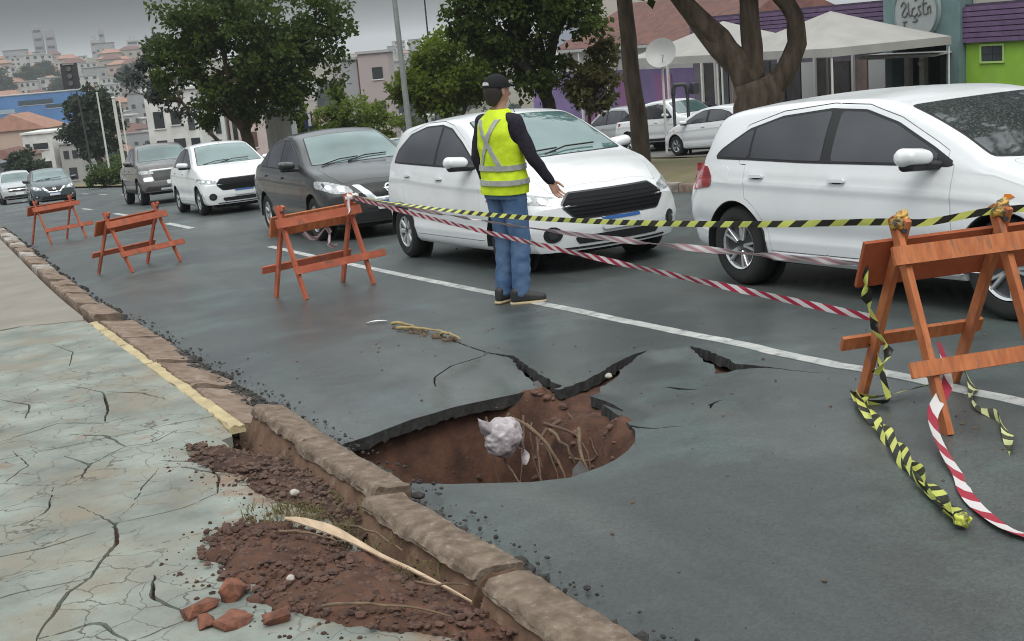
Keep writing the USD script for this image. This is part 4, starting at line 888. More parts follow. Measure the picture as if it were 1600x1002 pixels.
def person(loc, rz):
    t = thing('person', 'man in lime vest, black cap and jeans with his back turned, beside the white line', 'person', loc, rz)
    hip = [(0.0, s * .092, .93) for s in (1, -1)]
    knee = [(.035, .085, .50), (.045, -.085, .50)]; ank = [(-.03, .080, .085), (.0, -.090, .085)]
    sh = [(-.01, .185, 1.455), (.0, -.185, 1.455)]
    elb = [(-.05, .245, 1.18), (.06, -.272, 1.19)]; wri = [(.03, .245, .95), (.205, -.315, .970)]
    body = Manifold.batch_hull([SP((0, 0, 1.32), .12, (.85, 1.3, 1.2)), SP((0, 0, 1.05), .11, (.9, 1.25, 1))]) + Manifold.batch_hull([SP((0, 0, 1.05), .11, (.9, 1.25, 1)), SP((-.01, 0, .95), .115, (.95, 1.35, 1))])
    for i in (0, 1):
        body += bone(hip[i], knee[i], .090, .055) + bone(knee[i], ank[i], .055, .038) + bone(ank[i], (ank[i][0] + .13, ank[i][1], .04), .035, .03)
        body += bone((0, sh[i][1] * .3, 1.44), sh[i], .06, .058) + bone(sh[i], elb[i], .052, .040) + bone(elb[i], wri[i], .040, .028)
    body += bone((0, 0, 1.42), (.015, 0, 1.60), .062, .056)
    hd = Manifold.batch_hull([SP((.01, 0, 1.72), .098, (1.02, .82, 1)), SP((.035, 0, 1.63), .062, (1, .85, 1)), SP((-.02, 0, 1.70), .085, (1, .88, 1))])
    body += hd + Manifold.batch_hull([SP((.112, 0, 1.685), .012), SP((.128, 0, 1.662), .014), SP((.10, 0, 1.655), .018)]) + bone((.085, .02, 1.632), (.085, -.02, 1.632), .014, .014)
    for s in (1, -1): body += Manifold.batch_hull([SP((-.005, s * .084, 1.705), .018, (1, .5, 1.2)), SP((-.002, s * .083, 1.675), .012, (1, .5, 1))])
    tm = to_tm(body.refine_to_length(.02)); tm = trimesh.Trimesh(tm.vertices, tm.faces, process=True); trimesh.smoothing.filter_taubin(tm, iterations=6)
    # hands: palm, four bent fingers, a thumb from the side of the palm
    hands = []
    for i, d in ((0, np.array([.25, .02, -1.0])), (1, np.array([.45, -.12, -.88]))):
        d = d / np.linalg.norm(d); w = np.array(wri[i]); side = np.array([1.0, 0, 0]) - d * d[0]; side /= np.linalg.norm(side); nrm = np.cross(side, d)
        if i == 1: nrm = -nrm
        P = lambda a, b, c: tuple(w + d * a + side * b + nrm * c)
        h = Manifold.batch_hull([SP(P(.0, .012, 0), .019, n=14), SP(P(.0, -.012, 0), .019, n=14), SP(P(.085, .032, 0), .012, n=14), SP(P(.085, -.030, 0), .012, n=14)])
        for k, (b, L) in enumerate([(.031, .070), (.010, .078), (-.011, .073), (-.030, .058)]):
            h += chain([P(.082, b, 0), P(.082 + L * .48, b * 1.08, .006), P(.082 + L * .78, b * 1.1, .020), P(.082 + L, b * 1.1, .036)], [.0098, .0088, .008, .007], 12)
        h += chain([P(.02, .022, .004), P(.050, .048, .012), P(.078, .058, .022), P(.10, .058, .034)], [.013, .011, .0095, .008], 12)
        hm = to_tm(h.refine_to_length(.006)); hm = trimesh.Trimesh(hm.vertices, hm.faces, process=True); trimesh.smoothing.filter_taubin(hm, iterations=3); hands.append(hm)
    full = to_man(tm) + to_man(hands[0]) + to_man(hands[1])
    obj('body', to_tm(full) if full.num_tri() > 100 else cat([tm] + hands), skin, t, smooth=True)
    slv = None
    for i in (0, 1):
        rs = .062
        b = bone(sh[i], elb[i], .066, .053) + bone(elb[i], wri[i], .053, .038) + bone((0, sh[i][1] * .5, 1.455), sh[i], .07, .066)
        slv = b if slv is None else slv + b
    slv = slv + to_man(loft([(.97, .115, .175, 0), (1.2, .115, .18, 0), (1.40, .115, .19, 0), (1.50, .085, .14, 0), (1.555, .062, .072, .008)]))
    sw = soften(slv, .02, 8); sw.vertices += (meshkit.noise(np.array(sw.vertices) * 16, 3)[:, None] - .5) * .012 * sw.vertex_normals
    obj('sweater', sw, sweater_m, t, smooth=True)
    rows = [(.895, .148, .212, .0), (.93, .150, .214, .0), (1.02, .145, .208, .0), (1.14, .138, .200, .0), (1.26, .140, .206, -.004), (1.36, .140, .204, -.006), (1.43, .130, .192, -.006), (1.485, .108, .165, -.004), (1.525, .085, .120, .0), (1.555, .070, .078, .006)]
    zs = np.array([r[0] for r in rows]); cols = [PchipInterpolator(zs, [r[k] for r in rows]) for k in (1, 2, 3)]
    def vest(infl, z0=.895, z1=1.555):
        return to_man(loft([(z, cols[0](z) + infl, cols[1](z) + infl, cols[2](z)) for z in np.linspace(z0, z1, 36)], 72))
    vb = vest(0)
    for i in (0, 1):   # arm holes
        s = 1 if i == 0 else -1
        vb = vb - Manifold.cylinder(.3, .092, .092, 32).rotate((-90 * s, 0, 0)).scale((.88, 1, 1.25)).translate((.005, s * .155, 1.395))
    vtm = trimesh.Trimesh(*[getattr(to_tm(vb.refine_to_length(.025)), k) for k in ('vertices', 'faces')], process=True)
    def wrinkle(v): return ((meshkit.noise(v * [7, 7, 11], 7) - .5) * .020 + (meshkit.noise(v * 22, 8) - .5) * .007)
    nr = np.array(vtm.vertices) * [1, 1, 0]; nr /= np.maximum(np.linalg.norm(nr, axis=1, keepdims=True), 1e-6)
    vtm.vertices = vtm.vertices + nr * wrinkle(np.array(vtm.vertices))[:, None]
    obj('vest', vtm, vest_m, t, smooth=40)
    def band(cutter):
        b = (vest(.010) ^ cutter) - vest(-.01)
        m = to_tm(b.refine_to_length(.03)); v = np.array(m.vertices); q = v * [1, 1, 0]; q /= np.maximum(np.linalg.norm(q, axis=1, keepdims=True), 1e-6)
        m.vertices = v + q * wrinkle(v)[:, None]; return m
    for z in (1.105, .99): obj('reflective_band', band(Manifold.cube((1, 1, .042), True).translate((0, 0, z))), band_m, t, smooth=40)
    back = Manifold.cube((.5, 1, .36), True).translate((-.25, 0, 1.305))
    for s in (1, -1): obj('reflective_band', band(Manifold.cube((1, .040, .8), True).rotate((s * 30, 0, 0)).translate((0, 0, 1.31)) ^ back), band_m, t, smooth=40)
    jn = None
    for i in (0, 1):
        s = 1 if i == 0 else -1
        b = bone((0, s * .085, .93), knee[i], .108, .078) + bone(knee[i], (ank[i][0], ank[i][1], .10), .078, .066); jn = b if jn is None else jn + b
    jn = jn + to_man(loft([(.86, .125, .185, 0), (.95, .125, .185, 0), (1.0, .12, .178, 0)]))
    jm = soften(jn, .02, 6); v = np.array(jm.vertices); jm.vertices = v + jm.vertex_normals * ((meshkit.noise(v * [14, 14, 26], 5) - .5) * .020 * sstep(.98, .2, v[:, 2]) + .004)[:, None]
    obj('jeans', jm, jeans_m, t, smooth=True)
    for i in (0, 1):
        a = ank[i]; yaw = (.15, -.65)[i]; f = np.array([math.cos(yaw), math.sin(yaw), 0])
        Q = lambda d, o, z: (a[0] - .03 + f[0] * d - f[1] * o, a[1] + f[1] * d + f[0] * o, z)
        s = obj('shoe', soften(Manifold.batch_hull([SP(Q(-.03, 0, .05), .038), SP(Q(-.02, 0, .10), .042), SP(Q(.10, 0, .055), .044), SP(Q(.19, .004, .042), .036)]), .015, 4), shoe_m, t, smooth=True)
        obj('sole', to_tm(Manifold.batch_hull([SP(Q(d, o, .012), .012, n=12) for d, o in ((-.06, .02), (-.06, -.02), (.1, .045), (.1, -.045), (.21, .02), (.21, -.02))])), sole_m, s, smooth=40)
    cp = Manifold.sphere(.112, 40).scale((1.0, .90, .92)).translate((-.0, 0, 1.725)).trim_by_plane((0.08, 0, 1), 1.715)
    cp = cp + Manifold.batch_hull([SP((.07, .06, 1.735), .008, n=10), SP((.07, -.06, 1.735), .008, n=10), SP((.185, .035, 1.722), .007, n=10), SP((.185, -.035, 1.722), .007, n=10)]) + SP((0, 0, 1.828), .008, n=10)
    c_ = obj('cap', to_tm(cp), cap_m, t, smooth=40)
    lt = []
    for k, (a0, h) in enumerate([(-.30, .018), (-.16, .022), (-.02, .018), (.12, .022), (.25, .018)]):
        ang = PI + a0; r = .1095; lt.append(moved(box(.004, .011, h), (r * math.cos(ang) * 1.0, r * math.sin(ang) * .90, 1.757), rz=0)); lt.append(moved(box(.004, .018, .006), (r * math.cos(ang), r * math.sin(ang) * .9, 1.757 + (h / 2 if k % 2 else -h / 2))))
    obj('cap_lettering', cat(lt), white_thread, c_)
    hr = Manifold.batch_hull([SP((-.03, 0, 1.70), .098, (.82, .88, .9)), SP((-.055, 0, 1.63), .05, (.7, 1.2, 1))]).trim_by_plane((-1, 0, .2), .335)
    obj('hair', to_tm(hr), hair_m, t, smooth=True)
    return t
person((4.41, 8.63, land(4.41, 8.63) + .0), math.radians(14))

# ------------------------------------------------------------------ barricades
wood_o = M('orange_painted_wood', (.45, .155, .060), rough=.75, color2=(.31, .090, .032), scale=5, stretch=(6, 1.5, 1), bump=.25, bscale=40, spec=.3, obj_space=True, dirt=((.20, .10, .065), 7, .54, .68))
wood_o2 = M('faded_orange_wood', (.44, .125, .068), rough=.8, color2=(.30, .075, .042), scale=5, bump=.25, bscale=40, spec=.3, obj_space=True, dirt=((.17, .09, .065), 6, .54, .68))
board_in = M('brown_orange_board', (.33, .085, .030), rough=.75, color2=(.24, .055, .022), scale=4, bump=.25, bscale=40, spec=.3, obj_space=True)
def barricade(label, x, y, rz, H=1.0, spread=.75, gap=.5, front=(-.36, .46), back=(-.44, .46), low_back=(-.42, .38), low_front=(-.38, .46), board=.25, thick=.045, mat=None, t_=.022, tilt=0.0, brd=None):
    mat = mat or wood_o; g = 'orange wooden barricades closing the lane'
    t = thing('barricade', label, 'barricade', (x, y, land(x, y)), rz, g)
    def zoff(lx, ly):
        wx, wy = x + lx * math.cos(rz) - ly * math.sin(rz), y + lx * math.sin(rz) + ly * math.cos(rz); return land(wx, wy) - land(x, y)
    at = lambda s, f: (s * spread / 2 * f, H * (1 - f))
    for gx in (-gap / 2, gap / 2):
        for s in (1, -1):
            top = np.array([gx + .012 * s, -s * .035, H + .035]); ft = np.array([gx + .0, s * spread / 2, zoff(gx, s * spread / 2)])
            obj('leg', bar(ft, top, thick * 1.15, t_ * 1.3, up=(0, 1, 0.001), bev=.004), mat, t)
    sl = spread / 2 / H
    def plank(x0, x1, s, zc, h, m, nm, extra=0.0):
        yc = s * (spread / 2 * (1 - zc / H) + t_ * 1.5 + extra)
        zo = zoff(0, yc) * (1 - zc / H)
        P = bar((x0, yc, zc + zo + zoff(x0, 0) * (1 - zc / H)), (x1, yc, zc + zo + zoff(x1, 0) * (1 - zc / H)), h, t_, bev=.004)
        P.apply_translation((0, -yc, -zc - zo)); P.apply_transform(trimesh.transformations.rotation_matrix(s * math.atan(sl), [1, 0, 0])); P.apply_translation((0, yc, zc + zo))
        obj(nm, P, m, t)
    if board: plank(back[0], back[1], 1, H - .06 - board / 2, board, brd or board_in, 'board')
    plank(front[0], front[1], -1, H - .12, .085, mat, 'rail')
    if low_back: plank(low_back[0], low_back[1], 1, H * .34, .07, mat, 'rail')
    if low_front: plank(low_front[0], low_front[1], -1, H * .33, .07, mat, 'rail')
    for gx in (-gap / 2, gap / 2):
        obj('bolt', moved(revolve([(0, -.05), (.011, -.05), (.011, .05), (0, .05)], 10, 'y'), (gx, 0, H - .02)), dark_alloy, t)
    return t
B1 = (4.25, 3.936, math.radians(-16)); B2 = (3.66, 11.15, math.radians(17)); B3 = (2.87, 16.25, math.radians(33)); B4 = (2.86, 24.0, math.radians(28))
barricade('large orange wooden barricade in the right foreground hung with tape, before the cut-off white hatchback', *B1, H=.885, spread=.78, gap=.5, front=(-.33, .50), back=(-.39, .48), low_back=(-.40, .34), low_front=(-.37, .50), board=.24, thick=.05)
barricade('orange wooden barricade before the dark saloon, with white tape tied to its upper corner', *B2, H=.85, spread=.50, gap=.80, front=(-.50, .48), back=(-.48, .52), low_back=(-.55, .50), low_front=(-.45, .62), board=.20, thick=.04, mat=wood_o2, brd=wood_o)
barricade('orange wooden barricade with dark face, third from the hole, before the bronze pickup', *B3, H=.76, spread=.62, gap=.85, front=(-.52, .52), back=(-.55, .52), low_back=(-.55, .55), low_front=(-.50, .60), board=.20, thick=.032, mat=wood_o2)
barricade('farthest and smallest orange barricade, nearest the kerb and the oncoming dark car', *B4, H=.78, spread=.6, gap=.75, front=(-.50, .50), back=(-.50, .50), low_back=None, low_front=(-.42, .62), board=.18, thick=.026, mat=wood_o2)
def on(B, lx, ly, z): return np.array([B[0] + lx * math.cos(B[2]) - ly * math.sin(B[2]), B[1] + lx * math.sin(B[2]) + ly * math.cos(B[2]), land(B[0], B[1]) + z])

# ------------------------------------------------------------------ barrier tape
def tape_mat(name, a, b, period, slant, trans=.15):
    n = {'uv': ('uvmap', {'attribute': 'st'}), 's': ('separate_xyz', {}), 'm': ('math', {'math_type': 'multiply_add', 'value2': slant}), 'f': ('math', {'math_type': 'fraction'}), 'l': ('math', {'math_type': 'less_than', 'value2': .5}),
         'd': ('math', {'math_type': 'divide', 'value2': period}), 'mx': ('mix_color', {'a': a, 'b': b}), 'p': ('principled_bsdf', {'roughness': .35, 'specular_ior_level': .4}), 't': ('translucent_bsdf', {}), 'mc': ('mix_closure', {'fac': trans})}
    l = [('uv.UV', 's.vector'), ('s.x', 'd.value1'), ('s.y', 'm.value1'), ('d.value', 'm.value3'), ('m.value', 'f.value1'), ('f.value', 'l.value1'), ('l.value', 'mx.fac'), ('mx.result', 'p.base_color'), ('mx.result', 't.color'), ('p.BSDF', 'mc.closure1'), ('t.BSDF', 'mc.closure2')]
    return usdkit.material(stage, f'/World/Looks/{name}', n, l, surface='mc.closure')
yb_tape = tape_mat('yellow_black_tape', (.58, .61, .15), (.020, .020, .016), .16, .35)
rw_wide = tape_mat('wide_red_white_tape', (.66, .63, .62), (.36, .035, .06), .23, .25)
yw_tape = tape_mat('pale_yellow_black_tape', (.60, .62, .30), (.05, .05, .03), .13, .7)
rw_tape = tape_mat('red_white_tape', (.70, .66, .66), (.40, .030, .065), .17, .7)
pw_tape = tape_mat('pale_pink_white_tape', (.72, .68, .68), (.52, .30, .33), .20, .9)
def smooth_path(pts, n):
    pts = np.array(pts, float); d = np.concatenate([[0], np.cumsum(np.linalg.norm(np.diff(pts, axis=0), axis=1))])
    f = PchipInterpolator(d, pts); return f(np.linspace(0, d[-1], n)), d[-1]
def ribbon(pts, w, twist=(0, 0), n=None, thick=.0012, seed=0, flutter=0.0, curl=0.0):
    """a flat tape through the points; twist: angle in radians along its length (0 = on edge, upright)"""
    L = float(np.sum(np.linalg.norm(np.diff(np.array(pts), axis=0), axis=1))); n = n or max(20, int(L / .03))
    P, L = smooth_path(pts, n); tg = np.gradient(P, axis=0); tg /= np.linalg.norm(tg, axis=1, keepdims=True)
    ang = np.interp(np.linspace(0, 1, n), np.linspace(0, 1, len(twist)), twist); rs = np.random.RandomState(seed)
    if flutter: ang = ang + flutter * np.interp(np.linspace(0, 1, n), np.linspace(0, 1, max(4, int(L * 6))), rs.uniform(-1, 1, max(4, int(L * 6))))
    V, UV, F = [], [], []; s = np.linspace(0, L, n); prev = None
    for i in range(n):
        up = np.array([0, 0, 1.0]); sd = np.cross(tg[i], up)
        if np.linalg.norm(sd) < .15: sd = prev if prev is not None else np.array([1.0, 0, 0])
        sd = sd - tg[i] * (sd @ tg[i]); sd /= np.linalg.norm(sd); prev = sd; u = np.cross(sd, tg[i])
        a = u * math.cos(ang[i]) + sd * math.sin(ang[i]); b = np.cross(tg[i], a)
        for q, v, k in ((-.5, 0, 1), (0, .5, 1), (.5, 1, 1), (.5, 1, -1), (0, .5, -1), (-.5, 0, -1)):
            V.append(P[i] + a * q * w + b * (k * thick / 2 + curl * w * (.25 - q * q))); UV.append((s[i], v))
    for i in range(n - 1):
        for k in range(6):
            a, b = i * 6 + k, i * 6 + (k + 1) % 6; F += [(a, b, b + 6), (a, b + 6, a + 6)]
    return trimesh.Trimesh(np.array(V), np.array(F)[:, ::-1], process=False), np.array(UV)
def tape(name, label, pts, w, mat, group='barrier tapes', **k):
    m, uv = ribbon(pts, w, **k); return obj(name, m, mat, None, smooth=True, uv=uv, label=label, cat='tape')
def sag(a, b, s, n=9): return [tuple(np.array(a) + (np.array(b) - a) * q - np.array([0, 0, 4 * s * q * (1 - q)])) for q in np.linspace(0, 1, n)]
R2 = on(B2, .44, 0, .865); K1 = on(B1, -.25, 0, .90); K2 = on(B1, .25, 0, .90)
tape('barrier_tape', 'yellow and black tape stretched from the tied barricade past the man to the near barricade', sag(R2, K1, .10) + [tuple(on(B1, -.1, .02, .88)), tuple(K2), tuple(on(B1, .8, -.3, .90))], .034, yb_tape, twist=(1.2, 2.0, 2.6, 3.4, 3.14, 3.3, 3.3), flutter=.25, seed=2)
tape('barrier_tape', 'red and white tape sloping down from the tied barricade across the man\'s legs', sag(on(B2, .45, .0, .84), on(B1, -.25, .22, .41), .03), .040, rw_tape, twist=(.1, .3, .4, .2, .3), flutter=.35, seed=3)
tape('barrier_tape', 'pale pink and white tape passing low behind the yellow one over the hatchback\'s wheel', sag(on(B2, .47, .02, .85), on(B1, .27, .14, .58), .08), .042, pw_tape, twist=(.3, 1.2, .5, 1.0), flutter=.7, seed=5)
h = on(B1, -.14, -.13, .36)
def gp(x, y, z=.012): return (x, y, land(x, y) + z)
tape('barrier_tape', 'loose red and white tape hanging from the near barricade down onto the road', [tuple(h), tuple(h + [-.05, -.10, -.13]), (3.80, 3.62, land(3.8, 3.62) + .12), gp(3.62, 3.38, .035), gp(3.50, 3.20), gp(3.38, 3.06), gp(3.27, 2.88), gp(3.20, 2.68), gp(3.2, 2.40)],   .055, rw_wide, twist=(.9, .8, .9, 1.2, 1.5, 1.3, 1.6), seed=6, curl=.25)
q0 = on(B1, -.37, .12, .70)
tape('barrier_tape', 'short yellow and black tape knotted on the left end of the near barricade board', [tuple(q0), tuple(q0 + [.01, -.01, -.12]), tuple(on(B1, -.33, .16, .50)), tuple(on(B1, -.29, .17, .38)), tuple(on(B1, -.27, .08, .30)), tuple(on(B1, -.33, .10, .18))], .05, yb_tape, twist=(0, 1, 2.2, 3.4, 4.2, 5.5), seed=7, flutter=.4)
q1 = on(B1, -.26, .27, .28)
tape('barrier_tape', 'thin yellow tape looping from the back leg of the near barricade to the road', [tuple(q1), tuple(q1 + [.02, -.03, -.07]), tuple(on(B1, -.23, .20, .10)), tuple(on(B1, -.22, .18, .02)), gp(4.0, 4.28)], .03, yb_tape, twist=(0, 1.2, 2, 3), seed=8, flutter=.4)
tape('barrier_tape', 'limp yellow tape lying between the legs of the near barricade', [gp(4.05, 4.36, .03), gp(4.10, 4.27, .02), gp(4.26, 4.22, .03), gp(4.44, 4.18, .05), tuple(on(B1, .24, .34, .10))], .035, yb_tape, twist=(.8, 1.3, 1, 1.4), seed=9, flutter=.3)
tape('barrier_tape', 'curling scrap of yellow and black tape under the right legs of the near barricade', [tuple(on(B1, .27, .33, .07)), gp(4.53, 4.06), gp(4.38, 3.93, .02), gp(4.28, 3.80), gp(4.22, 3.66, .02), gp(4.10, 3.50), gp(3.96, 3.36, .02), gp(3.85, 3.26)], .045, yw_tape, twist=(0, 1.6, 3, 4.4, 6, 7.2, 8.5, 9.5), seed=10, flutter=.3)
# the long bundle of wound tape on the road
strands = []; uvs = []
pathb = [(4.05, 4.36), (4.02, 4.30), (3.90, 4.12), (3.78, 3.93), (3.67, 3.76), (3.56, 3.58), (3.45, 3.42), (3.36, 3.26), (3.27, 3.12), (3.19, 2.98), (3.13, 2.86)]
for k in range(3):
    rs = np.random.RandomState(70 + k); pp = []
    for i, (a, b) in enumerate(pathb):
        ph = i * 1.35 + k * PI / 1.5; r = .019 + .006 * math.sin(i * 1.1)
        pp.append((a + r * math.cos(ph) + rs.uniform(-.006, .006), b + rs.uniform(-.01, .01), land(a, b) + .030 + .020 * math.sin(ph)))
    m, uv = ribbon(pp, .038, twist=tuple(np.arange(11) * .9 + k), seed=80 + k, flutter=.6); strands.append(m); uvs.append(uv)
bl = trimesh.creation.icosphere(3, .030); bl.vertices *= [1, 1, .8]; bl.vertices += bl.vertex_normals * ((meshkit.noise(np.array(bl.vertices) * 60, 4) - .5) * .02)[:, None]; bl.apply_translation((3.125, 2.845, land(3.125, 2.845) + .035))
bt = thing('tape_bundle', 'long twisted bundle of yellow and black tape lying on the road by the barricade foot', 'tape')
obj('wound_tape', cat(strands), yb_tape, bt, smooth=True, uv=np.vstack(uvs)); obj('knot', bl, M('yellow_tape_knot', (.58, .60, .08), rough=.45, color2=(.10, .10, .03), scale=38, lo=.38, hi=.55), bt, smooth=True)
knot_m = M('tape_knot_mixed', (.46, .27, .05), rough=.5, color2=(.05, .04, .025), scale=26, lo=.42, hi=.54)
for (lx, lb) in ((-.25, 'lump of yellow tape wound round the left top of the near barricade'), (.25, 'lump of brownish tape wound round the right top of the near barricade')):
    k = thing('tape_knot', lb, 'tape', tuple(on(B1, lx, -.005, .915)), B1[2])
    for j, (r, z, s) in enumerate([(.036, -.03, .9), (.034, -.005, .8), (.028, .018, .7)]):
        q = trimesh.creation.torus(r * .72, r * .5, major_sections=22, minor_sections=10); q.vertices *= [1, .9, s]; q.vertices += q.vertex_normals * ((meshkit.noise(np.array(q.vertices) * 70 + j * 9, 4) - .5) * .026)[:, None]
        obj('winding', moved(q, (.004 * j, 0, z), rx=.25 * (j - 1), ry=.3 * (1 - j)), knot_m, k, smooth=True)
kt = thing('tape_knot', 'white tape knotted round the upper corner of the middle barricade with a hanging end', 'tape', tuple(on(B2, .44, 0, .85)), B2[2])
q = trimesh.creation.torus(.045, .028, major_sections=20, minor_sections=10); q.vertices += q.vertex_normals * ((meshkit.noise(np.array(q.vertices) * 60, 4) - .5) * .03)[:, None]
obj('winding', q, M('white_tape', (.66, .60, .58), rough=.5), kt, smooth=True)
m, uv = ribbon([(-.06, -.05, 0), (-.10, -.07, -.05), (-.12, -.08, -.13), (-.15, -.07, -.17)], .035, twist=(0, .8, 2)); obj('loose_end', m, pw_tape, kt, smooth=True, uv=uv)
tape('barrier_tape', 'crossed white and pink tape ends dangling under the middle barricade', [tuple(on(B2, -.10, .1, .58)), tuple(on(B2, .05, .12, .50)), tuple(on(B2, .18, .12, .58)), tuple(on(B2, .22, .12, .53)), tuple(on(B2, .20, .13, .42)), tuple(on(B2, .30, .14, .38))], .045, pw_tape, twist=(1, .3, 1.5, .5), seed=12, flutter=.5)
# ------------------------------------------------------------------ trees
CR = np.array([.8832, -.469, 0.0])       # across the view
CF = np.array([.469, .8832, 0.0])        # along the view
bark = M('grey_brown_bark', (.135, .105, .080), rough=.95, color2=(.060, .046, .036), scale=7, stretch=(1, 1, .25), bump=.9, bscale=14, bdist=.03, spec=.15)
bark_dark = M('dark_bark', (.060, .052, .042), rough=.95, color2=(.030, .026, .022), scale=8, stretch=(1, 1, .3), bump=.9, bscale=16, bdist=.03, spec=.15)
lf_dark = leaf_mat('dark_green_leaves', (.055, .088, .016), (.105, .150, .024), .8, trans=.45)
lf_mid = leaf_mat('green_leaves', (.120, .175, .016), (.205, .265, .026), .9, trans=.5)
lf_light = leaf_mat('light_green_leaves', (.135, .195, .028), (.225, .290, .048), .9, trans=.5)
lf_brown = leaf_mat('olive_brown_leaves', (.10, .105, .030), (.17, .15, .055), 1.2)
lf_far = leaf_mat('far_green_leaves', (.040, .062, .036), (.062, .088, .046), .15, trans=.2)
lf_verge = leaf_mat('verge_leaves', (.06, .105, .025), (.115, .175, .04), .8)

def leaves(lobes, n, size, seed, clump=.42, droop=.25, hang=0.0, shell=.65, dens=None):
    """leaf blades gathered in clumps spread over ellipsoid lobes (x, y, z, rx, ry, rz)"""
    rs = np.random.RandomState(seed); lobes = np.array(lobes, float)
    vol = (lobes[:, 3] * lobes[:, 4] * lobes[:, 5]) ** .75; vol /= vol.sum(); P = []; O = []
    for lb, f in zip(lobes, vol):
        k = max(3, int(n * f)); nc = max(4, int(k / 95)); d = rs.normal(size=(nc, 3)); d /= np.linalg.norm(d, axis=1, keepdims=True)
        r = np.clip(rs.uniform(0, 1, nc) ** (1 / 3) * (1 - shell) + shell * rs.uniform(.72, 1.12, nc), 0, 1.2); r = np.where(rs.uniform(size=nc) < .25, r * rs.uniform(.3, .8, nc), r)
        c = d * r[:, None] * lb[3:]; cr = clump * rs.uniform(.55, 1.35, nc)
        w = rs.dirichlet(np.full(nc, 2.5)); cnt = np.maximum((w * k).astype(int), 2); idx = np.repeat(np.arange(nc), cnt)
        q = rs.normal(size=(len(idx), 3)) * [1, 1, .62]; q /= np.maximum(np.linalg.norm(q, axis=1, keepdims=True), .6); q *= rs.uniform(.2, 1, (len(idx), 1)) ** .6
        pts = lb[:3] + c[idx] + q * cr[idx, None]; P.append(pts); O.append(pts - lb[:3])
    P, O = np.vstack(P), np.vstack(O); m = len(P); O /= np.maximum(np.linalg.norm(O, axis=1, keepdims=True), 1e-6)
    ax = rs.normal(size=(m, 3)) + O * .8 + np.array([0, 0, -droop - hang]); ax /= np.linalg.norm(ax, axis=1, keepdims=True)
    nn = rs.normal(size=(m, 3)) * .8 + O * .5 + [0, 0, .7]; sd = np.cross(ax, nn); sd /= np.maximum(np.linalg.norm(sd, axis=1, keepdims=True), 1e-6); up = np.cross(sd, ax)
    s = size * rs.uniform(.55, 1.35, (m, 1)); w = s * rs.uniform(.24, .42, (m, 1))
    V = np.stack([P, P + ax * s * .5 + sd * w + up * s * .06, P + ax * s - up * s * .10, P + ax * s * .5 - sd * w + up * s * .06], 1).reshape(-1, 3)
    b = np.arange(m)[:, None] * 4; F = np.vstack([b + [0, 1, 2], b + [0, 2, 3]])
    return trimesh.Trimesh(V, F, process=False)
def limb(pts, r0, r1, n=9, seed=0, wob=.0, k=14):
    P, L = smooth_path(pts, k); rs = np.random.RandomState(seed); P[1:-1] += rs.normal(size=(k - 2, 3)) * wob
    return tube(P, np.linspace(r0, r1, k), n)
def tree(name, label, base, trunk, lobes, n, size, lm, bm=None, seed=1, clump=.42, cat_='tree', group=None, branches=5, hang=0.0, shell=.65, twig=True):
    """trunk: list of (points, r0, r1) relative to the base; lobes relative to the base"""
    t = thing(name, label, cat_, base, 0, group); bm = bm or bark
    for k, (pts, r0, r1) in enumerate(trunk): obj('trunk' if k == 0 else 'limb', limb(pts, r0, r1, seed=seed + k, wob=r0 * .06), bm, t, smooth=True)
    rs = np.random.RandomState(seed); br = []; top = np.array(trunk[0][0][-1]); rt = trunk[0][2]
    for k in range(branches):
        lb = np.array(lobes[k % len(lobes)], float); d = rs.normal(size=3); d /= np.linalg.norm(d); e = lb[:3] + d * lb[3:] * .7; st = top if len(trunk) == 1 else np.array(trunk[rs.randint(len(trunk))][0][-1])
        mid = (st + e) / 2 + rs.normal(size=3) * .12 * np.linalg.norm(e - st); br.append(limb([st, mid, e], rt * .7, rt * .12, 6, seed + 50 + k, 0, 8))
    if br: obj('branch', cat(br), bm, t, smooth=True)
    obj('crown', leaves(lobes, n, size, seed, clump, hang=hang, shell=shell), lm, t)
    return t
def lat(a, d, z): return tuple(CR * a + CF * d + np.array([0, 0, z]))
def lobe(a, d, z, ra, rz, rd=None): return (*lat(a, d, z), ra, rd or ra, rz)
def based(x, y): return (x, y, land(x, y))
MT = 'trees along the median'
b = based(12.45, 44.5)
tree('street_tree', 'large dark green tree with forked trunk behind the white saloon', b, [([(0, 0, -.1), lat(-.05, 0, 1.1), lat(-.15, 0, 1.9)], .26, .20), ([lat(-.1, 0, 1.7), lat(-.7, .1, 2.6), lat(-1.4, .1, 3.6)], .15, .06), ([lat(-.12, 0, 1.8), lat(.5, 0, 2.7), lat(1.4, 0, 3.6)], .15, .06), ([lat(-.12, 0, 1.8), lat(.1, .3, 3.2), lat(.2, 0, 4.8)], .16, .06)],
     [lobe(.1, 0, 4.4, 2.3, 1.9), lobe(-1.7, .2, 4.0, 1.5, 1.3), lobe(2.1, .1, 4.3, 1.7, 1.5), lobe(.4, .4, 6.0, 2.6, 1.7), lobe(1.5, -.3, 2.9, 1.5, 1.0), lobe(-.6, -.2, 2.6, 1.1, .8), lobe(2.9, 0, 5.4, 1.2, 1.2), lobe(-2.0, 0, 5.6, 1.2, 1.1)], 23000, .19, lf_dark, seed=3, clump=.5, branches=10)
b = based(13.6, 47.5)
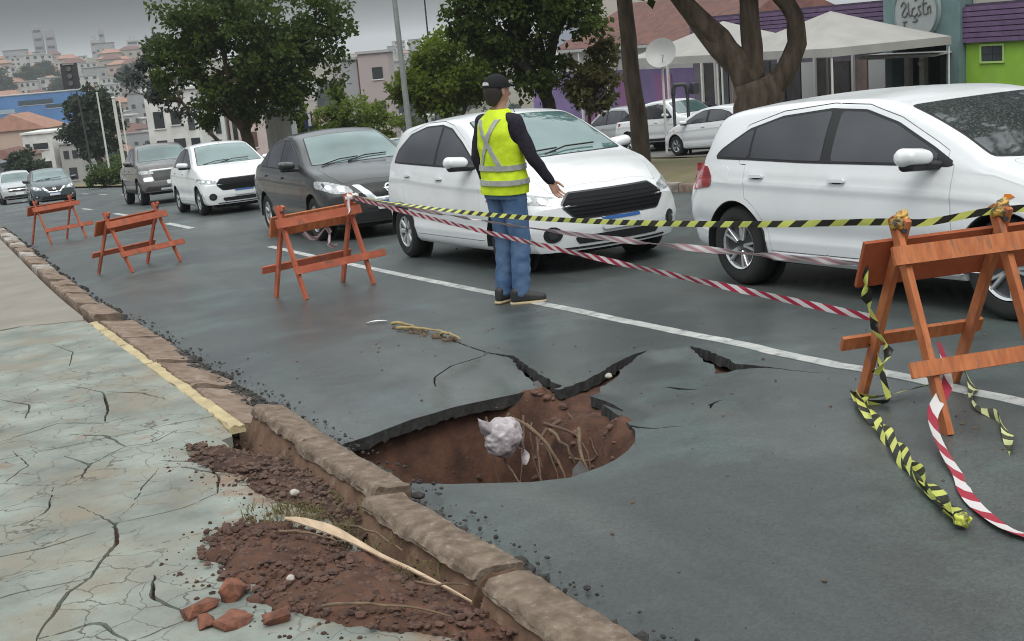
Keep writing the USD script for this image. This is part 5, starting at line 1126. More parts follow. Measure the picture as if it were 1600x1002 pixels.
tree('street_tree', 'thin sparse grey tree at the left side of the large dark tree', b, [([(0, 0, -.1), lat(-1.6, 0, 1.6), lat(-2.8, 0, 3.2)], .10, .06)], [lobe(-3.8, 0, 4.4, 1.0, .8), lobe(-3.2, 0, 3.6, .8, .7), lobe(-4.7, 0, 4.2, .6, .4), lobe(-3.2, 0, 5.2, .7, .5), lobe(-2.6, 0, 2.9, .6, .5)], 1500, .20, leaf_mat('grey_green_leaves', (.075, .095, .085), (.13, .15, .13), 1.0), seed=9, clump=.42, branches=14)
b = based(19.13, 41.8)
tree('street_tree', 'round mid green tree right of the tall lamp post', b, [([(0, 0, -.1), lat(0, 0, 1.2), lat(.05, 0, 2.2)], .16, .11), ([lat(.4, 0, 0), lat(.5, 0, 1.4), lat(.8, 0, 2.4)], .10, .06), ([lat(-.5, 0, 0), lat(-.6, 0, 1.4), lat(-.8, 0, 2.4)], .09, .05)], [lobe(0, 0, 3.6, 1.5, 1.15), lobe(-1.1, 0, 3.1, 1.0, .85), lobe(1.1, 0, 3.2, 1.0, .95), lobe(.3, 0, 4.4, 1.2, .7), lobe(-.5, -.2, 2.6, 1.0, .6), lobe(1.5, 0, 2.6, .7, .6)], 10500, .18, lf_mid, seed=14, clump=.42)
b = based(17.9, 31.8)
tree('street_tree', 'tall dark tree with leaning trunk behind the white hatchback windscreen', b, [([lat(.2, 0, -.1), lat(.1, 0, 1.6), lat(-.2, 0, 2.7)], .26, .18), ([lat(-.15, 0, 2.5), lat(-.9, 0, 3.3), lat(-1.4, 0, 4.3)], .13, .06), ([lat(-.15, 0, 2.6), lat(.3, 0, 3.6), lat(.6, 0, 4.8)], .13, .06)],
     [lobe(-.9, 0, 4.6, 1.5, 1.2), lobe(.4, .1, 4.9, 1.4, 1.2), lobe(-1.8, .1, 4.6, 1.0, 1.0), lobe(-.7, 0, 3.3, 1.0, .8), lobe(-.3, .2, 6.2, 2.2, 1.2), lobe(1.1, 0, 5.0, .7, .7), lobe(.2, -.1, 2.9, .55, .45)], 18000, .18, lf_dark, bark_dark, seed=21, clump=.46, branches=9)
b = based(19.0, 31.3)
tree('street_tree', 'small olive brown tree between the tall dark tree and the grey median trunk', b, [([(0, 0, -.1), lat(0, 0, .9), lat(.0, 0, 1.7)], .07, .05)], [lobe(-.3, 0, 2.6, .62, .55), lobe(.4, 0, 2.9, .55, .6), lobe(.0, 0, 2.1, .6, .4), lobe(.75, 0, 3.3, .4, .4)], 3600, .16, lf_brown, seed=27, clump=.3, branches=8)
b = based(18.2, 51.2)
tree('street_tree', 'low light green tree between the large dark tree and the lamp post', b, [([(0, 0, -.1), lat(0, 0, 1.0), lat(.05, 0, 1.7)], .12, .08)], [lobe(-.8, 0, 2.4, 1.3, 1.0), lobe(.8, 0, 2.9, 1.2, 1.0), lobe(1.9, 0, 2.2, 1.0, .8), lobe(-1.7, 0, 1.8, 1.0, .8), lobe(.2, -.3, 1.8, 1.3, .7)], 9000, .20, lf_light, seed=33, clump=.4)
b = based(18.9, 119.6)
tree('street_tree', 'bushy dark green tree beyond the bend at the left', b, [([(0, 0, -.1), (0, 0, 2), (0, 0, 3.4)], .3, .2)], [lobe(0, 0, 6.6, 2.0, 2.1), lobe(-1.0, 0, 5.3, 1.6, 1.6), lobe(1.1, 0, 5.2, 1.6, 1.7), lobe(.2, 0, 3.8, 1.8, 1.1), lobe(.5, 0, 8.0, 1.2, .9)], 9000, .42, lf_far, seed=41, clump=.8)
for k, (x, y, a) in enumerate([(14.0, 84, -1.0), (14.6, 86, .8), (15.2, 83, 2.0)]):
    tree('bush', ['leafy green bush by the pale poles, left one', 'low green bush in the middle by the pale poles', 'yellowish green bush nearest the bronze pickup roof'][k], based(x, y), [([(0, 0, -.1), (0, 0, .4), (0, 0, .7)], .06, .04)], [lobe(a * .3, 0, 1.0, .9, .7), lobe(a * .3 + .8, 0, .8, .7, .5), lobe(a * .3 - .7, 0, .7, .7, .5)], 2200, .26, lf_verge, seed=50 + k, clump=.4, cat_='bush')
# big branching tree at the right and the plain trunk in the median
def px(x, y, z): return np.array([x, y, z])
b = based(13.2, 16.35)
bz = np.array(b)
TR = lambda *p: [tuple(np.array(q) - bz) for q in p]
S = 13.2 / 17
def tp(a, z, d=0.0): return tuple(CR * a + CF * d + np.array([0, 0, z]))
tree('street_tree', 'thick tree with three spreading limbs rising behind the cut-off white hatchback', b, [([tp(.05, -.15), tp(.03, .3), tp(0, .9), tp(-.02, 1.40)], .46, .38), ([tp(-.12, 1.25), tp(-.40, 1.85), tp(-.85, 2.40), tp(-1.35, 3.0), tp(-1.9, 3.9)], .23, .10), ([tp(-.02, 1.3), tp(-.06, 1.9), tp(-.08, 2.6), tp(-.2, 4.2)], .20, .10), ([tp(.14, 1.15), tp(.48, 1.55), tp(.70, 2.0), tp(.66, 2.40), tp(.36, 2.85), tp(.5, 3.9)], .20, .09)],
     [lobe(-2.4, 0, 4.3, 1.7, .9), lobe(-.5, .3, 4.7, 1.9, .9), lobe(1.2, 0, 4.3, 1.6, .8), lobe(2.6, -.2, 4.1, 1.3, .7), lobe(.2, .8, 5.8, 3.0, 1.1), lobe(-1.6, -.8, 5.2, 2.0, .9), lobe(2.0, -1.4, 5.0, 2.0, .9), lobe(-1.8, .2, 3.35, 1.0, .42), lobe(1.7, .1, 3.3, 1.0, .42), lobe(.4, .5, 3.5, 1.0, .4)], 16000, .17, lf_dark, seed=61, clump=.45, branches=12, hang=.5)
b = based(13.0, 19.7)
tree('street_tree', 'slim straight grey trunk in the median beyond the white hatchback bonnet', b, [([tp(.05, -.1), tp(.02, .9), tp(-.06, 1.9), tp(-.10, 3.4), tp(-.12, 4.6)], .185, .13)], [lobe(0, 0, 5.6, 1.9, .9), lobe(-1.2, 0, 5.1, 1.1, .6), lobe(1.0, .3, 5.3, 1.3, .6), lobe(.1, 0, 6.5, 1.8, .8)], 9000, .17, lf_dark, seed=71, clump=.45, branches=6)

for k, (x, y) in enumerate([(13.3, 8.6), (13.1, 1.8)]):
    tree('street_tree', ['leafy median tree beside the bonnet of the cut-off white hatchback', 'leafy median tree farthest to the right along the median'][k], based(x, y), [([(0, 0, -.1), (.05, 0, 1.5), (0, .05, 2.8)], .24, .17), ([(0, 0, 2.6), (-.8, .3, 3.6), (-1.6, .5, 4.4)], .12, .06), ([(0, 0, 2.6), (.7, -.4, 3.6), (1.4, -.8, 4.5)], .12, .06)], [(0, 0, 5.2, 2.6, 2.6, 1.7), (-1.6, .8, 4.6, 1.5, 1.7, 1.1), (1.5, -1.0, 4.7, 1.6, 1.6, 1.2), (.3, -1.6, 5.8, 2.0, 2.0, 1.3), (-.4, 1.7, 5.6, 1.9, 1.9, 1.3)], 11000, .22, lf_dark, seed=140 + k, clump=.55, branches=8)
# ------------------------------------------------------------------ posts and street furniture
galv = M('galvanised_steel', (.24, .25, .25), rough=.5, metallic=.3, var=.1, scale=6)
pale_post = M('pale_post_paint', (.50, .49, .45), rough=.7, var=.1, scale=5)
dark_metal = M('dark_metal', (.03, .03, .033), rough=.5)
def lamp_post(label, x, y, H, r, lean=0.0, arm=1.8):
    t = thing('street_lamp', label, 'street lamp', based(x, y))
    obj('post', limb([(0, 0, 0), tp(lean * .5, H * .5), tp(lean, H)], r, r * .6, 10), galv, t, smooth=True)
    obj('base_plate', box(.4, .4, .03, (0, 0, .015), bev=.01), galv, t)
    obj('arm', limb([tp(lean, H - .1), tp(lean + arm * .4, H + .35), tp(lean + arm, H + .45)], r * .5, r * .35, 8), galv, t, smooth=True)
    obj('lamp_head', to_tm(Manifold.batch_hull([SP(tp(lean + arm - .05, H + .45), .07), SP(tp(lean + arm + .45, H + .47), .09), SP(tp(lean + arm + .2, H + .40), .10)])), galv, t, smooth=40)
lamp_post('tall grey street lamp post behind the graphite saloon', 14.2, 33.6, 9.0, .095, lean=-.12)
def pole(label, x, y, H, r, lean=0.0, mat=None, name='pole'):
    t = thing(name, label, 'pole', based(x, y)); obj('shaft', limb([(0, 0, 0), tp(lean * .5, H * .5), tp(lean, H)], r, r * .75, 8), mat or pale_post, t, smooth=True); obj('cap', moved(revolve([(0, 0), (r * 1.1, 0), (r * .8, .06), (0, .08)], 10), tp(lean, H)), mat or pale_post, t)
pole('pale slender pole left of the three by the bush', 13.85, 84.0, 6.0, .07, -.05)
pole('thickest pale pole of the three by the bush', 14.4, 81.6, 5.5, .13, -.05)
pole('yellowish thin pole right of the three by the bush', 14.15, 78.2, 5.3, .06, -.05)
pole('very tall thin dark pole behind the round green tree', 25.3, 56.4, 11.0, .05, 0, dark_metal)
# traffic signal hanging over the far junction
t = thing('traffic_light', 'dark traffic light box on a pole before the bushy tree at the left', 'traffic light', (14.9, 101.5, land(14.9, 101.5)))
obj('post', limb([tp(.5, 0), tp(.45, 4), tp(.3, 7.4)], .08, .06, 8), dark_metal, t, smooth=True)
obj('backboard', moved(box(1.3, .12, 1.95, bev=.03), (0, 0, 8.55), rz=-math.atan2(.469, .8832)), dark_metal, t)
for k in range(3): obj('lens', moved(revolve([(0, -.02), (.17, -.02), (.19, .05), (0, .05)], 16, 'y'), tuple(np.array(tp(0, 9.1 - k * .55)) - CF * .09), rz=-math.atan2(.469, .8832)), M('dull_lens', (.10, .11, .10), rough=.3), t)
obj('visor_frame', moved(box(.9, .05, .10, bev=.01), tuple(np.array(tp(.0, 9.45)) - CF * .10), rz=-math.atan2(.469, .8832)), galv, t)
# blue-white sign by the light green tree
t = thing('street_sign', 'small dark and white sign on a thin post by the light green tree', 'sign', based(16.1, 48.7))
obj('post', limb([(0, 0, 0), (0, 0, 2), (0, 0, 3.0)], .035, .03, 8), galv, t, smooth=True); obj('panel', moved(box(.34, .03, .62, bev=.008), (0, -.04, 2.62), rz=-.45), M('sign_navy', (.02, .028, .07), rough=.4), t); obj('panel_face', moved(box(.12, .012, .5, bev=.003), tuple(np.array([0, -.04, 2.66]) - CF * .025 + CR * .07), rz=-.45), pale_post, t)

# ------------------------------------------------------------------ shops on the right
def wallbox(x0, x1, y0, y1, z0, z1): return box(x1 - x0, y1 - y0, z1 - z0, ((x0 + x1) / 2, (y0 + y1) / 2, (z0 + z1) / 2))
lime_wall = M('lime_wall', (.22, .39, .035), rough=.8, var=.08, scale=1.5, bump=.1, bscale=60, dirt=((.20, .33, .06), .9, .55, .8))
teal_wall = M('teal_wall', (.125, .19, .19), rough=.8, color2=(.095, .15, .15), scale=1.1, bump=.1, bscale=50)
purple_slat = M('purple_slats', (.105, .060, .125), rough=.6, var=.2, scale=3)
purple_wall = M('purple_wall', (.165, .115, .24), rough=.8, var=.12, scale=.9)
dark_int = M('dark_interior', (.030, .026, .026), rough=.8, var=.3, scale=3)
beige_wall = M('beige_wall', (.40, .37, .33), rough=.85, var=.06, scale=.7)
white_wall = M('white_wall', (.62, .61, .58), rough=.85, color2=(.48, .47, .45), scale=.9)
white_canvas = M('tent_canvas', (.31, .295, .275), rough=.8, color2=(.25, .24, .225), scale=.8)
glass_dark = M('shop_glass', (.022, .026, .03), rough=.08, spec=.7)
roof_tile = M('clay_roof', (.145, .062, .048), rough=.9, color2=(.085, .042, .036), scale=2.5, bump=.5, bscale=12)
grey_trim = M('grey_trim', (.33, .33, .32), rough=.6)
FX = 32.0
def lot(y): return float(gz(y)) + LOT
t = thing('lime_shop', 'lime green shop with purple slatted fascia at the right edge', 'shop')
zb = lot(30) - .5
obj('wall', wallbox(FX, FX + 7, 14.0, 28.96, zb, .34), lime_wall, t)
f = obj('window_frame', cat([wallbox(FX - .045, FX + .02, 27.42, 28.38, -.32, -.26), wallbox(FX - .045, FX + .02, 27.42, 28.38, .22, .28), wallbox(FX - .045, FX + .02, 27.42, 27.48, -.26, .22), wallbox(FX - .045, FX + .02, 28.32, 28.38, -.26, .22)]), M('lime_trim', (.34, .50, .14), rough=.7), t)
obj('pane', wallbox(FX - .012, FX + .01, 27.48, 28.32, -.26, .22), glass_dark, f); obj('glazing_bar', cat([wallbox(FX - .03, FX, 27.89, 27.91, -.26, .22), wallbox(FX - .03, FX, 27.48, 28.32, -.03, -.01)]), dark_metal, f)
for k in range(7): obj('slat', moved(box(.09, 15.2, .135, bev=.015), (FX - .10, 21.4, .42 + k * .165), ), purple_slat, t)
obj('fascia', wallbox(FX - .05, FX + 6.5, 14, 28.94, .345, 1.56), M('purple_fascia', (.05, .03, .06), rough=.8), t)
obj('parapet', wallbox(FX + .3, FX + 7, 14, 28.94, 1.565, 2.6), beige_wall, t)
for yy_ in (18, 21.5): obj('door', wallbox(FX - .03, FX + .01, yy_, yy_ + 1.6, zb + .5, -.1), dark_int, t)
t = thing('teal_shop_front', 'grey teal shop portal with a round sign above a dark entrance', 'shop')
obj('header', wallbox(FX - .25, FX + 5, 28.98, 32.35, .40, 4.2), teal_wall, t)
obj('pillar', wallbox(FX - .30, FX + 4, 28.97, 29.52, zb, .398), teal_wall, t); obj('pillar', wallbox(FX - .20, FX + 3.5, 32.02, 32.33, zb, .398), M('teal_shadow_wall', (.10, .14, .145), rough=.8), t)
obj('entrance', wallbox(FX + 1.6, FX + 1.8, 29.53, 32.0, zb, .39), dark_int, t)
obj('shutter', wallbox(FX + .9, FX + .95, 29.6, 30.9, zb, -.12), M('grey_green_panel', (.075, .085, .075), rough=.6, var=.15, scale=2), t)
for yq in (31.05, 31.75): obj('column', wallbox(FX + .3, FX + .5, yq, yq + .22, zb, -.03), pale_post, t)
obj('lamp', moved(trimesh.creation.icosphere(2, .13), (FX + .25, 31.10, -.28)), M('pale_globe', (.6, .58, .42), rough=.4), t, smooth=True)
aw = obj('awning', cat([bar((FX - 1.1, 29.3, .03), (FX + 1.2, 29.3, .22), .05, .06), bar((FX - 1.1, 32.6, .03), (FX + 1.2, 32.6, .22), .05, .06), wallbox(FX - 1.15, FX - 1.05, 29.3, 32.65, .0, .09), wallbox(FX - 1.05, FX + 1.3, 29.3, 32.6, .10, .13)]), grey_trim, t)
def disc_x(r, th, n=56):
    m = revolve([(0, -th / 2), (r - .02, -th / 2), (r, -th / 2 + .02), (r, th / 2), (0, th / 2)], n, 'x'); return m
sg = thing('round_sign', 'round white sign with dark cursive lettering on the teal shop front', 'sign', (FX - .34, 30.72, 1.48))
obj('disc', disc_x(.98, .16), M('sign_white', (.27, .29, .285), rough=.6, var=.06, scale=3), sg, smooth=40); obj('rim', moved(trimesh.creation.torus(.955, .035, major_sections=56, minor_sections=8), ry=PI / 2, t=(-.09, 0, 0)), teal_wall, sg, smooth=True)
def stroke(pts): return tube(smooth_path([(-.092, -a, b) for a, b in pts], 22)[0] * [1, 1, 1], .026, 6)
script = [[(-.62, .18), (-.50, .32), (-.40, .20), (-.52, .02), (-.58, -.10), (-.44, -.16), (-.34, -.02)], [(-.30, .30), (-.28, .05), (-.24, -.14), (-.12, -.10)], [(-.30, .50), (-.20, .62), (-.10, .52)], [(.0, .12), (-.12, .06), (-.14, -.08), (-.02, -.16), (.10, -.06)], [(.26, .16), (.14, .12), (.20, .0), (.26, -.08), (.12, -.16)], [(.40, .44), (.36, .10), (.40, -.12), (.50, -.12)], [(.30, .22), (.52, .24)], [(.54, .12), (.56, -.12)], [(.56, .06), (.64, .14), (.68, -.10)], [(-.48, -.30), (-.46, -.52), (-.36, -.56)], [(-.55, -.34), (-.36, -.32)], [(-.05, -.20), (.10, -.30), (-.10, -.34)], [(.0, .34), (.16, .46), (.30, .62)]]
obj('lettering', cat([stroke(s_) for s_ in script]), M('sign_ink', (.085, .08, .08), rough=.7), sg, smooth=True)
t = thing('purple_shop', 'purple slatted shop building behind the white tents', 'shop')
obj('wall', wallbox(FX + 1.2, FX + 8, 32.5, 45.5, zb - .6, .45), M('dim_purple_wall', (.12, .10, .13), rough=.85, color2=(.085, .07, .08), scale=1.2), t)
for k in range(9): obj('slat', box(.08, 12.8, .13, (FX + 1.0, 38.9, .52 + k * .16), bev=.015), purple_slat, t)
obj('fascia', wallbox(FX + 1.06, FX + 7.5, 32.5, 45.3, .455, 1.95), M('purple_fascia', (.05, .03, .06)), t)
rs = random.Random(5)
for k in range(13):
    yq = 32.8 + k * .92; m_ = [dark_int, grey_trim, M('brown_panel', (.14, .10, .085), rough=.7, var=.2, scale=2), glass_dark][k % 4 if k % 3 else 0]
    obj(['door', 'panel', 'panel', 'window'][k % 4], wallbox(FX + 1.14 - .002 * k, FX + 1.3, yq, yq + .84, zb, -.05 - .1 * (k % 2)), m_, t)
for k in range(6): obj('post', wallbox(FX + .9, FX + 1.0, 33 + k * 2.1, 33.1 + k * 2.1, zb - .3, .44), grey_trim, t)
def tent(label, cx, cy, sx, sy, ze, zp):
    t = thing('party_tent', label, 'tent', (cx, cy, 0), 0, 'white pyramid tents before the purple shop'); n = 12; V = []; F = []
    sq = [(-1, -1), (0, -1), (1, -1), (1, 0), (1, 1), (0, 1), (-1, 1), (-1, 0)]
    for i in range(n + 1):
        r = max(i / n, .002)
        for k in range(8): V.append((sq[k][0] * r * sx / 2, sq[k][1] * r * sy / 2, ze + (zp - ze) * (1 - r) - (.16 if k % 2 else .05) * r * (1 - r) * 2))
    for i in range(n):
        for k in range(8): a, b_ = i * 8 + k, i * 8 + (k + 1) % 8; F += [(a, a + 8, b_ + 8), (a, b_ + 8, b_)]
    F = np.array(F)
    V = np.array(V); m = trimesh.Trimesh(np.vstack([V, V - [0, 0, .02]]), np.vstack([F, F[:, ::-1] + len(V)]), process=False)
    obj('canopy', m, white_canvas, t, smooth=30)
    obj('valance', cat([wallbox(-sx / 2 - .01, -sx / 2 + .01, -sy / 2, sy / 2, ze - .26, ze - .0), wallbox(sx / 2 - .01, sx / 2 + .01, -sy / 2, sy / 2, ze - .26, ze), wallbox(-sx / 2 + .012, sx / 2 - .012, -sy / 2 - .01, -sy / 2 + .01, ze - .26, ze), wallbox(-sx / 2 + .012, sx / 2 - .012, sy / 2 - .01, sy / 2 + .01, ze - .26, ze)]), white_canvas, t)
    for a in (-1, 1):
        for b_ in (-1, 1): obj('pole', tube([(a * (sx / 2 - .05), b_ * (sy / 2 - .05), lot(cy) - .1), (a * (sx / 2 - .05), b_ * (sy / 2 - .05), ze)], .035, 8), pale_post, t)
tent('white pyramid tent next to the teal shop portal', 28.6, 31.5, 5.0, 5.5, .62, 1.72)
tent('white pyramid tent farther left, partly behind the thick tree', 28.6, 37.2, 5.0, 5.6, .60, 1.70)
t = thing('purple_annex', 'low purple and white building with red tiled roof left of the tents', 'building')
obj('wall', wallbox(34, 42, 44.0, 62, lot(55) - 1, -.25), purple_wall, t); obj('upper_wall', wallbox(34.05, 42, 44.0, 62, -.248, .95), white_wall, t)
m = trimesh.convex.convex_hull(np.array([(33.4, 43.6, .955), (33.4, 58.5, .955), (42.5, 43.6, .955), (42.5, 58.5, .955), (38, 44.5, 3.1), (38, 57.5, 3.1)])); obj('roof', m, roof_tile, t)
for k in range(4): obj('panel', wallbox(33.96, 34.02, 45 + k * 3.3, 46.4 + k * 3.3, lot(50), -.5), M('magenta_panel', (.22, .09, .20), rough=.7), t)
for k in range(5): obj('post', wallbox(33.0, 33.1, 44.6 + k * 2.6, 44.7 + k * 2.6, lot(52), .8), pale_post, t)
obj('eaves_beam', wallbox(32.95, 33.12, 44.4, 57, .80, .93), grey_trim, t)
# satellite dish on a pole
t = thing('satellite_dish', 'white satellite dish on a pole right of the slim median trunk', 'satellite dish', (23.5, 33.9, land(23.5, 33.9)))
zd = .80 - land(23.5, 33.9)
dm = revolve([(0, .0), (.20, .02), (.38, .08), (.50, .15), (.51, .15), (.38, .055), (.20, -.012), (0, -.03)], 36); obj('dish', moved(dm, (0, 0, zd), rx=0, ry=-1.15, rz=.75), M('dish_white', (.33, .33, .32), rough=.5), t, smooth=40)
obj('mast', tube([(0, 0, 0), (0, 0, zd)], .04, 8), pale_post, t); obj('feed_arm', tube([(0, 0, zd - .3), tuple(-CF * .45 + np.array([0, 0, zd]))], .015, 6), grey_trim, t)
# black iron frame and low fence
t = thing('iron_frame', 'black iron arch with lamp before the purple building', 'frame', (22.5, 31.7, land(22.5, 31.7)))
for a in (-.14, .30): obj('post', tube([tp(a, 0), tp(a, 1.9)], .05, 8), dark_metal, t)
obj('arch', limb([tp(-.14, 1.85), tp(-.08, 2.15), tp(.22, 2.15), tp(.30, 1.85)], .07, .07, 8), dark_metal, t, smooth=True); obj('lamp', moved(box(.22, .22, .34, bev=.05), tp(.52, 2.0)), dark_metal, t)
t = thing('low_fence', 'low green-white railing between the iron arch and the thick tree', 'fence', (25.0, 30.2, land(25, 30.2)))
for k in range(9): obj('post', tube([(0, k * .62 - 2.2, 0), (0, k * .62 - 2.2, 1.05)], .028, 6), dark_metal if k % 2 else pale_post, t)
for z in (.55, .98): obj('rail', bar((.0, -2.3, z), (.0, 2.9, z), .07, .04), M('pale_green_rail', (.36, .42, .30), rough=.7), t)
# beige block far right of centre
t = thing('beige_block', 'tall plain beige apartment block behind the tall dark tree', 'building')
a0, a1, a2 = np.array([43.3, 76.0]), np.array([45.4, 74.8]), np.array([49.5, 72.6])
zB = float(gz(75)) - 2
fr = lambda p, q, z0, z1, d: trimesh.convex.convex_hull(np.array([(*p, z0), (*q, z0), (*p, z1), (*q, z1), *[(*(np.array(w_) + CF[:2] * d), z_) for w_ in (p, q) for z_ in (z0, z1)]]))
obj('wall', fr(a1, a2, zB, 13, 12), beige_wall, t); obj('side_face', fr(a0 + [.3, .55], a1 - [.02, -.02], zB, 4.0, 8), M('bluish_wall', (.30, .33, .38), rough=.8), t)  # side face of the block, bluer than its front wall
for k in range(3):
    for j in range(2):
        c_ = a1 + (a2 - a1) * (.3 + .4 * j); obj('window', moved(box(.9, .06, 1.0), (*(c_ - CF[:2] * .01), 5.4 + k * 2.8), rz=-.488), glass_dark, t)
# pinkish house between the trees
def house_at(name, label, x, y, w, d, z0, z1, wm, rm=None, wins=(), rz=-.488, cat_='house', group=None, flat=True, par=.0):
    t = thing(name, label, cat_, (x, y, 0), rz, group)
    obj('wall', box(w, d, z1 - z0, (0, d / 2, (z0 + z1) / 2)), wm, t)
    if flat: obj('roof', box(w + .3, d + .3, .22, (0, d / 2, z1 + .112), bev=.04), rm or grey_trim, t)
    else:
        h = w * .22; obj('roof', trimesh.convex.convex_hull(np.array([(-w / 2 - .3, -.35, z1 + .003), (w / 2 + .3, -.35, z1 + .003), (-w / 2 - .3, d + .3, z1 + .003), (w / 2 + .3, d + .3, z1 + .003), (0, .6, z1 + h), (0, d - .6, z1 + h)])), rm or roof_tile, t)
    for (wx, wz, ww, wh, mm) in wins:
        f_ = obj('window', box(ww, .08, wh, (wx, -.02, wz)), mm or glass_dark, t)
        if ww > .6: obj('frame', box(ww + .16, .10, .09, (wx, -.03, wz - wh / 2 - .05)), white_wall, f_)
    return t
house_at('house', 'pinkish grey house with one dark window between the light green tree and the lamp post', 39.6, 100.3, 2.6, 5, -7, 1.6, M('pinkish_wall', (.34, .29, .28), rough=.85), wins=[(.3, -.1, .9, 1.0, None), (.3, -3, .9, 1.0, None)])
house_at('house', 'brick red and grey house wall edge beside the pinkish house', 38.0, 101.5, 1.6, 5, -7, 1.2, M('grey_wall', (.26, .26, .27), rough=.85), wins=[(.7, -.6, .35, 3.4, roof_tile)])
# white picket posts under the round tree
t = thing('white_fence', 'fence of white pointed pickets under the round green tree', 'fence', (23.4, 56.2, land(23.4, 56.2)), -.488)
for k in range(10):
    m = trimesh.convex.convex_hull(np.array([(x_, y_, 0) for x_ in (-.14, .14) for y_ in (-.04, .04)] + [(x_, y_, 1.35) for x_ in (-.13, .13) for y_ in (-.04, .04)] + [(0, -.03, 1.85), (0, .03, 1.85)])); obj('picket', moved(m, (k * .52 - .6, 0, .0)), white_wall, t)
for z in (.5, 1.1): obj('rail', box(5.4, .05, .10, (1.7, .068, z)), white_wall, t)
# white shops with dark openings behind the saloon and pickup
zs_ = lambda y: float(gz(y)) - 1.2
house_at('white_shop', 'white two storey shop with broad blank upper band, above the pickup', 21.6, 98.0, 4.3, 6, zs_(98), .10, white_wall, M('white_cap', (.55, .55, .53), rough=.8), wins=[(-1.2, -2.1, .8, 1.3, None), (.1, -2.0, .7, 1.1, None), (1.3, -2.6, .5, .9, None), (-1.2, -4.3, .8, 1.2, None), (.2, -4.3, .9, 1.3, None), (1.45, -4.4, .7, 1.4, None)], cat_='shop')
house_at('white_shop', 'narrow grey white shop with green panel, middle of the three white shops', 24.2, 96.4, 1.8, 6, zs_(97), -.25, M('grey_white_wall', (.50, .50, .47), rough=.85), wins=[(0, -1.4, .7, .9, M('green_panel', (.12, .22, .18), rough=.6)), (-.3, -3.0, .45, 1.0, None), (.35, -3.0, .45, 1.0, None), (.1, -4.6, .8, 1.2, None)], cat_='shop')
house_at('white_shop', 'pinkish white shop with tall dark openings, left of the large tree trunk', 27.0, 95.0, 3.8, 6, zs_(95), .15, M('pinkish_white_wall', (.52, .42, .39), rough=.85, color2=(.40, .33, .31), scale=.8), wins=[(-1.5, -2.6, .35, 3.0, None), (-.9, -3.0, .35, 2.4, None), (.0, -2.2, .9, 1.2, None), (1.2, -2.0, .6, 1.3, None), (-.2, -4.2, .7, 1.2, M('brown_door', (.10, .05, .04))), (1.4, -4.2, .6, 1.6, None)], cat_='shop')
house_at('kiosk', 'pale grey arched kiosk right of the large tree trunk', 14.3, 46.9, 1.0, 1.2, float(gz(47)) - .1, -.35, M('pale_kiosk', (.42, .42, .43), rough=.6), M('grey_cap', (.13, .14, .16), rough=.6), wins=[(-.2, -1.4, .25, 1.3, grey_trim), (.25, -1.3, .2, 1.5, grey_trim)], cat_='kiosk')
# bits at the left, down the road
house_at('house', 'white cube house with dark window band low at the far left', 17.3, 150, 3.4, 6, -16, -4.2, white_wall, white_wall, wins=[(.3, -5.6, 1.7, .7, None), (-1.2, -5.6, .5, .7, None), (.8, -8.0, .9, 1.3, None), (-.8, -8.0, .9, 1.3, None)])
house_at('house', 'grey white house with stepped roof beside the white cube house', 13.0, 160, 5.2, 7, -17, -7.4, M('grey_white_wall', (.50, .50, .47)), grey_trim, wins=[(-1.2, -9.0, 1.1, 1.0, None), (1.2, -9.0, 1.1, 1.0, None)])
house_at('house', 'low house with orange tiled roof under the blue building', 21.0, 215, 12, 9, -26, -5.8, M('peach_wall', (.42, .32, .26), rough=.9), M('orange_tile', (.30, .155, .105), rough=.9, color2=(.22, .12, .085), scale=1), flat=False, wins=[(-3, -7.6, 1.6, 1.4, None), (2.5, -7.6, 1.6, 1.4, None)])
house_at('house', 'orange roofed house at the left edge of the picture', 8.5, 205, 9, 9, -26, -6.6, M('peach_wall', (.42, .32, .26)), M('orange_tile', (.30, .155, .105)), flat=False, wins=[(1.5, -8.4, 1.6, 1.4, None)])
house_at('warehouse', 'long dark grey roofed shed beside the queue at the far left', 3.5, 128, 5.5, 16, -14, -6.3, M('shed_grey', (.16, .16, .17), rough=.8), M('shed_roof', (.13, .13, .14), rough=.8), flat=False, wins=[(1.2, -7.2, 1.5, .8, None)], cat_='warehouse')
t = house_at('blue_building', 'long blue commercial building on the far slope at the left', 41.0, 357, 22, 14, -30, -1.6, M('blue_cladding', (.06, .16, .36), rough=.6, var=.12, scale=.2), grey_trim, wins=[(1.5, -3.8, 9.5, 1.3, M('blue_dark_band', (.03, .05, .07), rough=.4)), (7, -5.2, 6, 1.0, M('blue_dark_band', (.03, .05, .07))), (-7, -5.6, 5, 1.0, M('blue_pale_band', (.26, .33, .38), rough=.5))], cat_='building')

house_at('house', 'beige house with brown door between the white cube house and the orange roof', 12.2, 140, 4.2, 6, -15, -6.0, M('beige_stucco', (.36, .32, .27), rough=.9), roof_tile, flat=False, wins=[(-1.2, -7.0, .8, .8, None), (.9, -7.0, .8, .8, None), (.2, -9.2, .9, 1.8, M('brown_door', (.10, .05, .04)))])
house_at('house', 'grey rendered house with flat roof right of the white cube house', 20.4, 148, 2.4, 5, -15, -5.6, M('grey_render', (.30, .29, .28), rough=.9), grey_trim, wins=[(-.5, -6.8, .6, .9, None), (.5, -6.8, .6, .9, None), (0, -9, .9, 1.4, None)])
tree('street_tree', 'dull green tree at the left edge below the orange roofs', (6.4, 118, -8.4), [([(0, 0, -.1), (0, 0, 1.4), (0, 0, 2.2)], .16, .1)], [lobe(0, 0, 3.6, 1.6, 1.2), lobe(1.5, 0, 3.0, 1.2, 1.0), lobe(-1.3, 0, 3.0, 1.2, 1.0)], 3200, .42, lf_far, seed=151, clump=.6)
